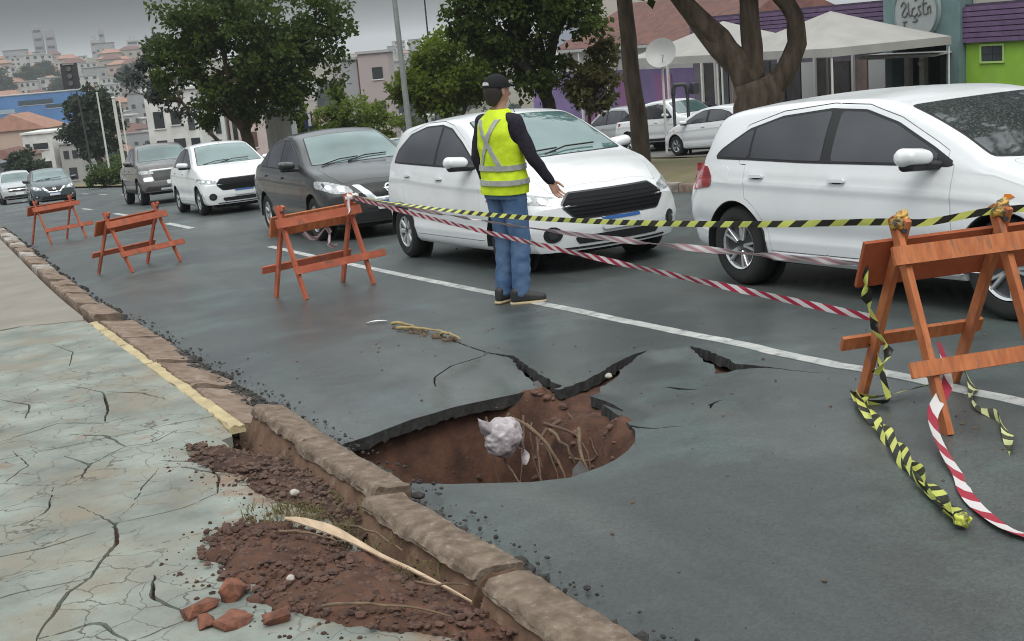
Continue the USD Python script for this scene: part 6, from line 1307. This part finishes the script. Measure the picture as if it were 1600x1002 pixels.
tree('street_tree', 'small dull green tree before the white cube house', (13.4, 132, -9.4), [([(0, 0, -.1), (0, 0, 1.2), (0, 0, 2.0)], .14, .1)], [lobe(0, 0, 3.2, 1.3, 1.0), lobe(.9, 0, 2.7, 1.0, .8)], 2200, .40, lf_far, seed=152, clump=.5)
# ------------------------------------------------------------------ town on the opposite hillside
wall_cols = [('white house walls', (.52, .51, .48)), ('beige house walls', (.42, .37, .31)), ('grey house walls', (.34, .34, .34)), ('peach house walls', (.44, .33, .27)), ('pale blue house walls', (.34, .38, .42))]
def proto(k, x, y, z, rz):
    """five kinds of hillside house"""
    nm, c_ = wall_cols[k]; wm = M(nm.replace(' ', '_'), tuple(v * .72 for v in c_), rough=.9, var=.08, scale=.3)
    lb = ['white flat-roofed house, one of many alike on the far hillside', 'beige house with red tiled roof, one of many on the far hillside', 'grey two storey block, one of many alike on the far hillside', 'peach house with orange roof, one of many alike on the far hillside', 'pale blue house with grey roof, one of many on the far hillside'][k]
    t = thing('hillside_house', lb, 'house', (x, y, z), rz, ['white hillside houses', 'beige hillside houses', 'grey hillside blocks', 'peach hillside houses', 'pale blue hillside houses'][k])
    w, d, h = [(9, 8, 6), (10, 9, 4.5), (11, 9, 8.5), (10, 8, 4.5), (8, 8, 6)][k]
    obj('wall', box(w, d, h + 10, (0, 0, h / 2 - 5)), wm, t)
    if k in (0, 2): obj('roof', box(w + .5, d + .5, .4, (0, 0, h + .21)), [grey_trim, 0, M('dark_flat_roof', (.12, .11, .11), rough=.9)][k], t)
    else: obj('roof', trimesh.convex.convex_hull(np.array([(-w / 2 - .5, -d / 2 - .5, h + .01), (w / 2 + .5, -d / 2 - .5, h + .01), (-w / 2 - .5, d / 2 + .5, h + .01), (w / 2 + .5, d / 2 + .5, h + .01), (-w / 4, 0, h + 2), (w / 4, 0, h + 2)])), [0, roof_tile, 0, M('orange_tile', (.30, .155, .105)), M('grey_roof', (.20, .20, .20), rough=.9)][k], t)
    for j in range(3 if h < 6 else 6):
        zz_ = 2.0 + 2.8 * (j // 3); obj('window', box(1.3, .12, 1.2, (-w / 3 + (j % 3) * w / 3, -d / 2 - .02, zz_)), glass_dark, t)
    return t
rs = random.Random(77); protos = {}; placed = []; nh = 0
tries = 0
while nh < 190 and tries < 4000:
    tries += 1
    y = rs.uniform(345, 900) if rs.random() < .7 else rs.uniform(345, 560); pxx = rs.uniform(-20, 345) if rs.random() < .85 else rs.uniform(540, 720)
    az = .469 + math.atan((pxx - 800) / 1905); x = y * math.tan(az)
    if any((x - a) ** 2 + (y - b_) ** 2 < (8.5 + y * .006) ** 2 for a, b_ in placed): continue
    if 25 < x < 60 and 340 < y < 385: continue
    placed.append((x, y)); k = rs.choices(range(5), [5, 3, 2.2, 3, 1.2])[0]; z = float(terrain_z(x, y)) + .3; rz = -.12 + rs.uniform(-.35, .25); s = rs.uniform(.7, 1.3)
    if k not in protos: protos[k] = proto(k, x, y, z, rz)
    else: dup(protos[k], 'hillside_house', (x, y, z), rz, s=(s * rs.uniform(.8, 1.3), s, s * rs.uniform(.85, 1.25)))
    nh += 1
# high-rises on the skyline
def high_rise(label, x, y, w, d, h, c_, name='apartment_tower'):
    z = float(terrain_z(x, y)); t = thing(name, label, 'tower', (x, y, z), -.2); wm = M('tower_' + '_'.join(str(int(v * 100)) for v in c_), c_, rough=.9)
    obj('wall', box(w, d, h + 10, (0, 0, h / 2 - 5)), wm, t); obj('roof', box(w * .5, d * .5, 3, (0, 0, h + 1.51)), wm, t)
    for j in range(int(h / 6)): obj('window', box(w * .7, .3, 1.6, (0, -d / 2 - .05, 4 + j * 6)), glass_dark, t)
for (lb, x, y, w, h, c_) in [('leftmost grey high-rise tower on the skyline', 125.7, 981, 7, 24, (.20, .19, .20)), ('second grey high-rise tower from the left on the skyline', 133.5, 976, 7, 22, (.20, .19, .20)), ('slim tower with mast on the skyline left of the large tree', 167, 958, 4, 21, (.22, .21, .21)), ('short pale tower on the skyline before the slim one', 161.7, 960, 6, 13, (.28, .27, .26)), ('grey tower seen between the large tree and the lamp post', 196, 482, 4.5, 15, (.16, .17, .19)), ('bluish tower just left of the lamp post', 206, 478, 3.6, 20, (.18, .19, .23)), ('small pale block on the skyline by the large tree', 187, 950, 9, 12, (.30, .29, .28))]:
    high_rise(lb, x, y, w, w, h, c_)
# trees on the hillside
b0 = None
for k, (pxx, y, s) in enumerate([(8, 640, 1.3), (28, 650, 1.5), (46, 660, 1.1), (-10, 660, 1.5), (100, 700, 1.0), (118, 710, 1.0), (60, 520, .8), (150, 620, .9), (210, 560, .8), (20, 470, .8), (575, 430, 1.1), (560, 450, 1.0), (648, 400, 1.0), (662, 410, .9), (632, 420, .8), (250, 640, 1.0), (300, 600, 1.0), (175, 420, .7), (90, 420, .6), (700, 390, 1.3), (735, 400, 1.5)]):
    az = .469 + math.atan((pxx - 800) / 1905); x = y * math.tan(az); z = float(terrain_z(x, y))
    if b0 is None: b0 = tree('hillside_tree', 'round dull green tree, one of several alike on the far hillside', (x, y, z), [([(0, 0, -1), (0, 0, 2), (0, 0, 4)], .5, .35)], [(0, 0, 9, 6.5, 6, 5.5), (-4, 0, 7, 4, 4, 4), (4.5, 0, 7.5, 4, 4, 4), (0, 0, 4.5, 5, 5, 2.5)], 4200, 1.5, lf_far, seed=90, clump=2.2, group='trees on the far hillside')
    else: dup(b0, 'hillside_tree', (x, y, z), k * 1.3, s=(s, s, s * (.9 + .05 * (k % 4))))
# wooded belt low in the valley where nothing can be counted
Lf = []
rsn = np.random.RandomState(8)
for k in range(34):
    pxx = -60 + k * 26 + rsn.uniform(-8, 8); y = rsn.uniform(300, 338); az = .469 + math.atan((pxx - 800) / 1905); x = y * math.tan(az); z = float(terrain_z(x, y)); r = rsn.uniform(4, 6.5)
    Lf.append((x, y, z + r * .55, r * 1.1, r, r * .75))
obj('woodland', leaves(Lf, 14000, 1.5, 95, 2.0), lf_far, None, label='low belt of dull green trees in the valley below the town', cat='woodland', kind='stuff')

# ------------------------------------------------------------------ further traffic and parked cars
LOWQ = 'cars coming up the closed lane'
sp_s2 = saloon()
set_car('blue_grey_saloon', 'blue grey saloon coming up alone beyond the farthest barricade', LOWQ, sp_s2, blue_car, 6.45, 54.4, 1)
sp_v = suv()
set_car('silver_suv', 'pale silver car just behind the blue grey saloon', LOWQ, sp_v, silver_car, 6.5, 68.5, 0)
set_car('white_saloon', 'small white saloon at the left edge behind the blue grey saloon', LOWQ, hatch_b(True), white_car, 5.6, 77.0, 0)
set_car('dark_hatchback', 'tiny dark car farthest down the road', LOWQ, hatch_a(), dark_car, 9.2, 92, 0)
PK = 'cars parked before the shops'
set_car('silver_suv', 'silver parked estate car left of the slim median trunk', PK, sp_v, silver_car, 24.8, 38.6, 1, away=True, yaw=.10)
set_car('white_pickup', 'white parked pickup truck just right of the slim median trunk', PK, sp_p, white_car, 24.9, 35.4, 1, away=False, yaw=.12)
sp_c = hatch_a(); sp_c.pop('rs', None)
set_car('white_hatchback', 'white parked hatchback facing left behind the tail of the cut-off white hatchback', PK, sp_c, white_car, 22.75, 29.8, 1, away=True, yaw=.10)
set_car('grey_saloon', 'grey parked car glimpsed between the white pickup and the white parked hatchback', PK, sp_s2, grey_car, 27.6, 37.6, 0, away=False, yaw=.5)
set_car('white_van' if False else 'white_hatchback', 'white parked car seen between the graphite saloon and the white hatchback', PK, sp_b, white_car, 19.9, 48.7, 0, away=False, yaw=.4)
set_car('silver_suv', 'silver car parked behind the tall dark tree', PK, sp_v, silver_car, 22.0, 45.0, 0, away=True)
# ------------------------------------------------------------------ soil, rubble and litter
def mound(poly, h, base, height, seed, res=.022, edge=.16):
    """a heap of loose earth: its rim dips under what it lies on"""
    P, T = tri_poly(poly.buffer(.10), res)
    x, y = P[:, 0], P[:, 1]; d = -dist_to(poly, x, y) + (fbm(x, y, 7, 4, seed) - .5) * .16
    z = base(x, y) - .03 + height * sstep(-.05, edge, d) * (.45 + 1.1 * fbm(x, y, 5, 4, seed + 1)) + (.03) * sstep(-.03, .02, d) + (fbm(x, y, 28, 3, seed + 2) - .5) * .030 * sstep(-.02, .05, d)
    return trimesh.Trimesh(np.column_stack([P, z]), T, process=False)
SOIL1 = Polygon([(.93, 4.66), (1.09, 4.70), (1.22, 4.55), (1.34, 4.25), (1.42, 3.80), (1.48, 3.40), (1.50, 3.12), (1.30, 3.14), (1.12, 3.36), (1.0, 3.55), (.92, 3.80), (.86, 4.15), (.85, 4.43)])
SOIL2 = Polygon([(1.20, 6.10), (1.36, 5.98), (1.50, 5.72), (1.53, 5.10), (1.50, 4.55), (1.40, 4.45), (1.36, 4.75), (1.28, 4.95), (1.24, 5.40), (1.14, 5.75)])
t = thing('soil_heap', 'red-brown heap of loose soil in front, spread over the cracked pavement by the kerb', 'soil', kind='stuff'); t.RemoveProperty('xformOp:transform'); UsdGeom.Xformable(t).ClearXformOpOrder()
obj('loose_earth', mound(SOIL1, .02, pave_z, .038, 201), soil_m, t, smooth=60)
t2 = thing('soil_heap', 'darker strip of soil along the kerb, beyond the red-brown heap', 'soil', kind='stuff'); t2.RemoveProperty('xformOp:transform'); UsdGeom.Xformable(t2).ClearXformOpOrder()
obj('loose_earth', mound(SOIL2, .02, pave_z, .032, 211), soil_dark, t2, smooth=60)
def chunk(r, seed, flat=.7, sub=1, rough=.35):
    m = trimesh.creation.icosphere(sub, r); v = np.array(m.vertices); m.vertices = v * [1, 1, flat] * (1 + rough * (meshkit.noise(v / r * 1.3 + seed * 3.1, seed % 97)[:, None] - .5) * 2); return m
def scatter(fn, n, seed, r0, r1, sub=0, flat=.7):
    rs = np.random.RandomState(seed); ms = []
    base_ = [chunk(1.0, 900 + k, flat, sub) for k in range(9)]
    pts = fn(rs, n)
    for p in pts:
        b = base_[rs.randint(9)]; r = r0 + (r1 - r0) * rs.uniform() ** 2.6; a = rs.uniform(0, 6.28); c_, s_ = math.cos(a), math.sin(a)
        V = np.array(b.vertices) * r * rs.uniform(.7, 1.3, 3); V = np.stack([V[:, 0] * c_ - V[:, 1] * s_, V[:, 0] * s_ + V[:, 1] * c_, V[:, 2]], 1); ms.append((V + p + [0, 0, r * .25], b.faces))
    o = 0; VV, FF = [], []
    for V, F in ms: VV.append(V); FF.append(F + o); o += len(V)
    return trimesh.Trimesh(np.vstack(VV), np.vstack(FF), process=False)
def inpoly(poly, zf, grow=0.0):
    pb = poly.buffer(grow); x0, y0, x1, y1 = pb.bounds
    def f(rs, n):
        q = np.stack([rs.uniform(x0, x1, n * 8), rs.uniform(y0, y1, n * 8)], 1); q = q[shapely.contains_xy(pb, q[:, 0], q[:, 1])][:n]
        return np.column_stack([q, zf(q[:, 0], q[:, 1])])
    return f
SURF1 = lambda x, y: pave_z(x, y) + .030 + .02 * sstep(0, .1, -dist_to(SOIL1, x, y))
obj('clods', scatter(inpoly(SOIL1, lambda x, y: pave_z(x, y) + .014 + .022 * sstep(0, .15, -dist_to(SOIL1, x, y)), .02), 1500, 31, .003, .019), M('soil_clod', (.105, .054, .037), rough=.95, color2=(.048, .028, .022), scale=20, bump=.5, bscale=60), t, smooth=False)
obj('crumbs', scatter(inpoly(SOIL1.union(SOIL2), lambda x, y: pave_z(x, y) + .0, .16), 900, 32, .003, .011), soil_dark, t)
obj('clods', scatter(inpoly(SOIL2, lambda x, y: pave_z(x, y) + .014 + .014 * sstep(0, .1, -dist_to(SOIL2, x, y)), .03), 900, 33, .003, .019), M('dark_clod', (.11, .065, .045), rough=.95, color2=(.06, .038, .028), scale=20, bump=.5, bscale=60), t2)
def along_kerb(a, b, u0, u1, z):
    def f(rs, n):
        y = rs.uniform(a, b, n); u = rs.uniform(u0, u1, n) + (edge_u(y) - 1.80); return np.stack([u + off(y), y, gz(y) + z], 1)
    return f
def on_road(xa, xb, ya, yb):
    def f(rs, n):
        x, y = rs.uniform(xa, xb, n), rs.uniform(ya, yb, n); return np.stack([x, y, road_z(x, y)], 1)
    return f
def crack_pts(rs, n):
    q = rs.uniform(size=n); x, y = 3.34 + .06 * q + rs.normal(size=n) * .03, 8.55 - q; return np.stack([x, y, road_z(x, y)], 1)
def trench_pts(rs, n):
    y = rs.uniform(2.6, 6.6, n); x = rs.uniform(1.38, 1.56, n) + off(y); return np.stack([x, y, under_z(x, y)], 1)
obj('asphalt_rubble', cat([scatter(along_kerb(2.4, 13.0, 1.755, 1.86, -.025), 2000, 35, .005, .030), scatter(along_kerb(2.6, 12.0, 1.84, 1.98, -.018), 420, 36, .003, .013), scatter(along_kerb(13, 34, 1.755, 1.86, -.02), 500, 37, .008, .035)]), M('asphalt_crumb', (.030, .028, .026), rough=.95, var=.5, scale=40), None, label='dark crumbs of broken asphalt strewn along the road side of the kerb', cat='rubble', kind='stuff')
obj('trench_rubble', scatter(trench_pts, 900, 38, .006, .034), M('trench_clod', (.14, .085, .06), rough=.95, color2=(.06, .038, .028), scale=18), None, label='brown clods filling the washed-out gap between pavement and kerb', cat='rubble', kind='stuff')
# rubble and grit inside the hole
hole_pt = inpoly(HOLE, lambda x, y: sub_z(x, y) - .005)
obj('hole_rubble', scatter(hole_pt, 420, 39, .004, .030, 1), M('hole_clod', (.13, .065, .045), rough=.95, color2=(.055, .030, .024), scale=14, bump=.5, bscale=50), None, label='earth clods and stones lying inside the sinkhole', cat='rubble', kind='stuff')
# slabs that fell in
def slab(name, label, pts, z, th, rx, ry, rz, mt):
    pg = Polygon(pts); m = trimesh.creation.extrude_polygon(pg, th, engine='earcut'); m = m.subdivide_to_size(.06); v = np.array(m.vertices); m.vertices = v + (meshkit.noise(v * 22, 3)[:, None] - .5) * .016
    c_ = pg.centroid; m.apply_translation((-c_.x, -c_.y, 0)); o = obj(name, moved(m, (c_.x, c_.y, z), rx, ry, rz), mt, None, smooth=35, label=label, cat='slab')
zg = lambda x, y: float(gz(y))
slab('fallen_slab', 'grey slab of asphalt lying flat in the middle of the sinkhole', [(2.20, 4.78), (2.44, 4.72), (2.62, 4.86), (2.58, 5.05), (2.34, 5.10), (2.20, 4.96)], zg(0, 4.9) - .40, .06, .22, -.05, 0, M('fallen_asphalt', (.070, .066, .062), rough=.85, var=.2, scale=9, bump=.5, bscale=60))
slab('fallen_slab', 'thin dark slab of asphalt standing on edge at the right side of the sinkhole', [(2.66, 4.70), (2.80, 4.66), (2.86, 4.86), (2.78, 5.0), (2.70, 4.9)], zg(0, 4.8) - .28, .05, .55, .5, .2, M('fallen_asphalt', (.070, .066, .062)))
slab('fallen_slab', 'small broken asphalt piece wedged in the crack left of the Y-shaped fissure', [(3.16, 6.02), (3.26, 6.10), (3.30, 6.26), (3.22, 6.22)], zg(0, 6.1) - .10, .04, .2, .2, 0, M('fallen_asphalt', (.070, .066, .062)))
# pale crumpled bag
bm = trimesh.creation.icosphere(4, .105); v = np.array(bm.vertices); n1 = meshkit.fbm(v * 16, 4, 6); n2 = np.abs(meshkit.noise(v * 34, 9) - .5)
bm.vertices = v * [1.05, .95, 1.02] * (1 + (n1[:, None] - .5) * .55 - n2[:, None] * .16)
bz_ = thing('plastic_bag', 'crumpled pale grey bag of rubbish lying in the sinkhole', 'bag', (2.70, 5.56, zg(0, 5.56) - .13), .3)
obj('sack', bm, M('pale_plastic', (.42, .38, .39), rough=.5, color2=(.26, .22, .235), scale=24, bump=.5, bscale=50, obj_space=True), bz_, smooth=True)
tie = trimesh.creation.cone(.038, .10, sections=14); tie = tie.subdivide().subdivide(); tv = np.array(tie.vertices); tie.vertices = tv * (1 + (meshkit.noise(tv * 60, 2)[:, None] - .5) * .6)
obj('tied_corner', moved(tie, (-.085, .02, .07), ry=-.75, rz=.2), M('pale_plastic', (.42, .38, .39)), bz_, smooth=True)
m, uv = ribbon([(.05, -.06, -.02), (.07, -.09, -.09), (.05, -.10, -.15)], .045, twist=(.3, 1.2, 2)); obj('loose_flap', m, M('pale_plastic', (.42, .38, .39)), bz_, smooth=True)
# roots and splintered wood
root_m = M('pale_root', (.165, .11, .065), rough=.9, color2=(.075, .05, .035), scale=20, bump=.5, bscale=60)
rtd = M('dark_root', (.085, .05, .035), rough=.9, var=.3, scale=25)
def sz(x, y, d=0.0): return float(sub_z(np.array([x]), np.array([y]))[0]) + d
rs = np.random.RandomState(44)
rt = thing('roots', 'tangle of broken roots hanging under the apex of the Y-shaped fissure', 'roots'); rt.RemoveProperty('xformOp:transform'); UsdGeom.Xformable(rt).ClearXformOpOrder()
for k in range(14):
    a = np.array([rs.uniform(2.72, 3.16), rs.uniform(5.35, 5.98), 0]); a[2] = zg(0, a[1]) - rs.uniform(.09, .16); e = a + np.array([rs.uniform(-.28, .12), rs.uniform(-.55, -.10), 0]); e[2] = max(sz(e[0], e[1], .02), a[2] - rs.uniform(.12, .45)); mid = (a + e) / 2 + rs.normal(size=3) * .05 + [0, 0, -.02]
    obj('root', limb([a, mid, e], rs.uniform(.005, .014), .003, 6, k, .004, 9), root_m if rs.random_sample() < .5 else rtd, rt, smooth=True)
for k, (lb, pts, r) in enumerate([('pale splinter of root sticking up at the right rim of the sinkhole', [(3.02, 5.42, .03), (3.06, 5.28, .0), (3.10, 5.17, -.02)], .009), ('short pale twig on the orange soil at the right rim', [(2.96, 5.14, .02), (3.0, 5.08, .01), (2.97, 4.99, .0)], .008)]):
    obj('twig', limb([(x, y, sz(x, y, .02) + dz) for x, y, dz in pts], r, r * .4, 7, k, .002, 8), root_m, None, smooth=True, label=lb, cat='twig')
# pale stones
stone_w = M('pale_stone', (.36, .33, .29), rough=.85, var=.1, scale=20)
for k, (lb, x, y, z, r) in enumerate([('white pebble on the dark soil strip by the kerb', 1.37, 4.93, .055, .022), ('small pale stone on the left slope of the sinkhole', 2.20, 5.62, None, .026), ('pale oval stone low in the sinkhole left of the bag', 2.36, 5.10, None, .028), ('pale chip on the lip of the fissure right of the sinkhole apex', 3.62, 5.95, -.04, .022), ('small pale stone under the far rim of the sinkhole', 2.82, 5.86, None, .022), ('tiny pale chip in the red soil heap', 1.02, 3.86, .10, .014)]):
    obj('pebble', moved(chunk(r, 40 + k, .75, 2, .25), (x, y, (sz(x, y, .03) if z is None else zg(0, y) + z))), stone_w, None, smooth=True, label=lb, cat='stone')
# palm sheath, stick and dead leaves on the pavement
def pvz(x, y, d): return float(pave_z(np.array([float(x)]), np.array([float(y)]))[0]) + d
pal = M('dry_palm_sheath', (.50, .38, .26), rough=.75, color2=(.34, .235, .15), scale=30, stretch=(1, .2, 1), bump=.3, bscale=60)
pp = [(1.20, 4.50, .075), (1.25, 4.38, .085), (1.30, 4.25, .085), (1.335, 4.10, .08), (1.37, 3.90, .075), (1.41, 3.70, .075), (1.445, 3.50, .07), (1.47, 3.36, .06)]
P, L = smooth_path([(x, y, pvz(x, y, z - .02)) for x, y, z in pp], 30); wd = np.interp(np.linspace(0, 1, 30), [0, .08, .22, .35, .5, .8, 1], [.006, .022, .030, .018, .010, .006, .002]); V, F = [], []
tg = np.gradient(P, axis=0); sd = np.stack([-tg[:, 1], tg[:, 0], 0 * tg[:, 0]], 1); sd /= np.linalg.norm(sd, axis=1, keepdims=True)
for i in range(30):
    for q in np.linspace(-1, 1, 7): V.append(P[i] + sd[i] * wd[i] * q + [0, 0, wd[i] * (.9 - .9 * abs(q) ** 1.5) * .6])
    for q in np.linspace(1, -1, 7): V.append(P[i] + sd[i] * wd[i] * q * .96 + [0, 0, wd[i] * (.9 - .9 * abs(q) ** 1.5) * .6 - .006])
for i in range(29):
    for k in range(14): a, b_ = i * 14 + k, i * 14 + (k + 1) % 14; F += [(a, b_, b_ + 14), (a, b_ + 14, a + 14)]
obj('palm_sheath', trimesh.Trimesh(np.array(V), np.array(F)[:, ::-1], process=False), pal, None, smooth=50, label='long pale dry palm sheath lying across the red soil heap', cat='palm leaf')
for k, (lb, pts, r) in enumerate([('thin straight stick at the lower edge of the red soil heap', [(1.02, 3.52, .05), (1.15, 3.40, .06), (1.34, 3.24, .05)], .006), ('short brown stick on the soil by the palm sheath', [(1.12, 4.30, .07), (1.20, 4.18, .075), (1.26, 4.05, .07)], .006), ('bent twig in the trench next to the kerb stones', [(1.40, 4.42, .03), (1.46, 4.22, .04), (1.49, 4.0, .02)], .006), ('pale twig by the kerb below the palm sheath', [(1.36, 3.56, .06), (1.42, 3.46, .08), (1.50, 3.44, .06)], .005)]):
    obj('twig', limb([(x, y, pvz(x, y, z)) for x, y, z in pts], r, r * .5, 7, 60 + k, .003, 9), root_m, None, smooth=True, label=lb, cat='twig')
clay = M('red_clay', (.20, .075, .042), rough=.9, color2=(.10, .040, .026), scale=18, bump=.6, bscale=70, lo=.4, hi=.6)
def clay_lump(label, x, y, sx, sy, sz_, rz, seed):
    rs = np.random.RandomState(seed); p = rs.normal(size=(15, 3)); p /= np.linalg.norm(p, axis=1, keepdims=True); m = trimesh.convex.convex_hull(p * [sx, sy, sz_] * rs.uniform(.75, 1.1, (15, 1)))
    m = m.subdivide_to_size(.022); v = np.array(m.vertices); m.vertices = v * (1 + (meshkit.fbm(v * 22 + seed, 4, seed)[:, None] - .5) * .45)
    obj('clay_lump', moved(m, (x, y, pvz(x, y, sz_ * .45)), rz=rz), clay, None, smooth=25, label=label, cat='clay lump')
clay_lump('reddish clay lump pointing left at the bottom of the picture', .70, 3.88, .085, .05, .030, .5, 1)
clay_lump('clay lump standing highest at the back of the pile of lumps', .83, 3.93, .07, .055, .05, 1.1, 2)
clay_lump('broad flat clay lump lowest in the picture', .77, 3.71, .085, .07, .035, -.4, 3)
clay_lump('single clay lump lying right of the pile of lumps', .895, 3.61, .055, .045, .04, .2, 4)
clay_lump('small dark clay lump between the leftmost and the lowest lump', .70, 3.77, .05, .04, .028, .9, 5)
# weeds along the washed out edge
def tufts(spots, n, h, seed):
    rs = np.random.RandomState(seed); V, F = [], []
    for (x, y, z, r) in spots:
        for k in range(n):
            a = rs.uniform(0, 6.28); l = h * rs.uniform(.4, 1.2); b_ = np.array([x + rs.normal() * r, y + rs.normal() * r * 1.6, z]); d = np.array([math.cos(a), math.sin(a), 0]); s_ = np.array([-d[1], d[0], 0]) * .0025; o = len(V)
            V += [b_ - s_, b_ + s_, b_ + d * l * .35 + [0, 0, l * .6] + s_ * .7, b_ + d * l * .35 + [0, 0, l * .6] - s_ * .7, b_ + d * l * .95 + [0, 0, l * .55]]; F += [(o, o + 1, o + 2), (o, o + 2, o + 3), (o + 3, o + 2, o + 4)]
    return trimesh.Trimesh(np.array(V), np.array(F), process=False)
rs = np.random.RandomState(17); sp = []
for k in range(26):
    x, y = [(1.16, 4.72), (1.22, 4.62), (1.30, 4.50), (1.36, 4.35), (1.44, 4.1), (1.40, 4.7), (1.46, 3.7), (1.52, 4.5)][k % 8]; x += rs.normal() * .05; y += rs.normal() * .09; sp.append((x, y, pvz(x, y, .02), .025))
obj('weeds', tufts(sp, 16, .06, 18), leaf_mat('dry_weed', (.16, .15, .05), (.24, .19, .085), 6), None, label='sparse dry yellowish weeds growing out of the soil by the kerb', cat='weeds', kind='stuff')
# litter on the road along the crack
lit = [('white strip of paper on the road at the end of the long crack', 3.30, 8.87, .16, .035, .35, M('paper_white', (.60, .60, .58), rough=.7))]
for (lb, x, y, L, W, rz, mt) in lit:
    m, uv = ribbon([(x - L / 2 * math.cos(rz), y + L / 2 * math.sin(rz), zg(0, y) + .012), (x, y, zg(0, y) + .022), (x + L / 2 * math.cos(rz), y - L / 2 * math.sin(rz), zg(0, y) + .010)], W, twist=(1.4, 1.6, 1.45)); obj('paper_strip', m, mt, None, smooth=True, label=lb, cat='paper')
rz_ = lambda x, y: float(road_z(np.array([float(x)]), np.array([float(y)]))[0])
obj('crack_litter', cat([scatter(crack_pts, 150, 51, .004, .028), scatter(on_road(1.95, 4.4, 2.6, 8.5), 130, 52, .003, .011), scatter(on_road(3.5, 10, 2.0, 14), 160, 53, .004, .014)]), M('litter_brown', (.13, .085, .05), rough=.9, color2=(.07, .05, .035), scale=30), None, label='brown leaf litter and grit gathered on the road along the long crack', cat='litter', kind='stuff')
for k, (lb, pts) in enumerate([('pale bent stick in the litter beside the long crack', [(3.33, 8.62, .02), (3.37, 8.40, .035), (3.36, 8.22, .02)]), ('yellowish stick at the near end of the litter by the long crack', [(3.40, 7.85, .02), (3.38, 7.70, .05), (3.42, 7.56, .015)]), ('brown stick crossing the litter by the long crack', [(3.28, 8.40, .02), (3.38, 8.12, .03), (3.46, 7.95, .02)])]):
    obj('twig', limb([(x, y, zg(0, y) + z) for x, y, z in pts], .014, .006, 7, 80 + k, .004, 9), M('litter_stick', (.30, .22, .10), rough=.9, var=.2, scale=20), None, smooth=True, label=lb, cat='twig')
# ------------------------------------------------------------------ damp air
hz_lo, hz_hi = -60.0, 62.0
hb_ = box(5200, 4700, hz_hi - hz_lo, (50, 1900, (hz_hi + hz_lo) / 2))
obj('haze', hb_, usdkit.material(stage, '/World/Looks/haze', {'v': ('principled_volume', {'color': (.80, .82, .84), 'density': .00024, 'anisotropy': .2})}, [], volume='v.volume'), None, label='thin pale damp air over the valley', cat='haze', kind='stuff')
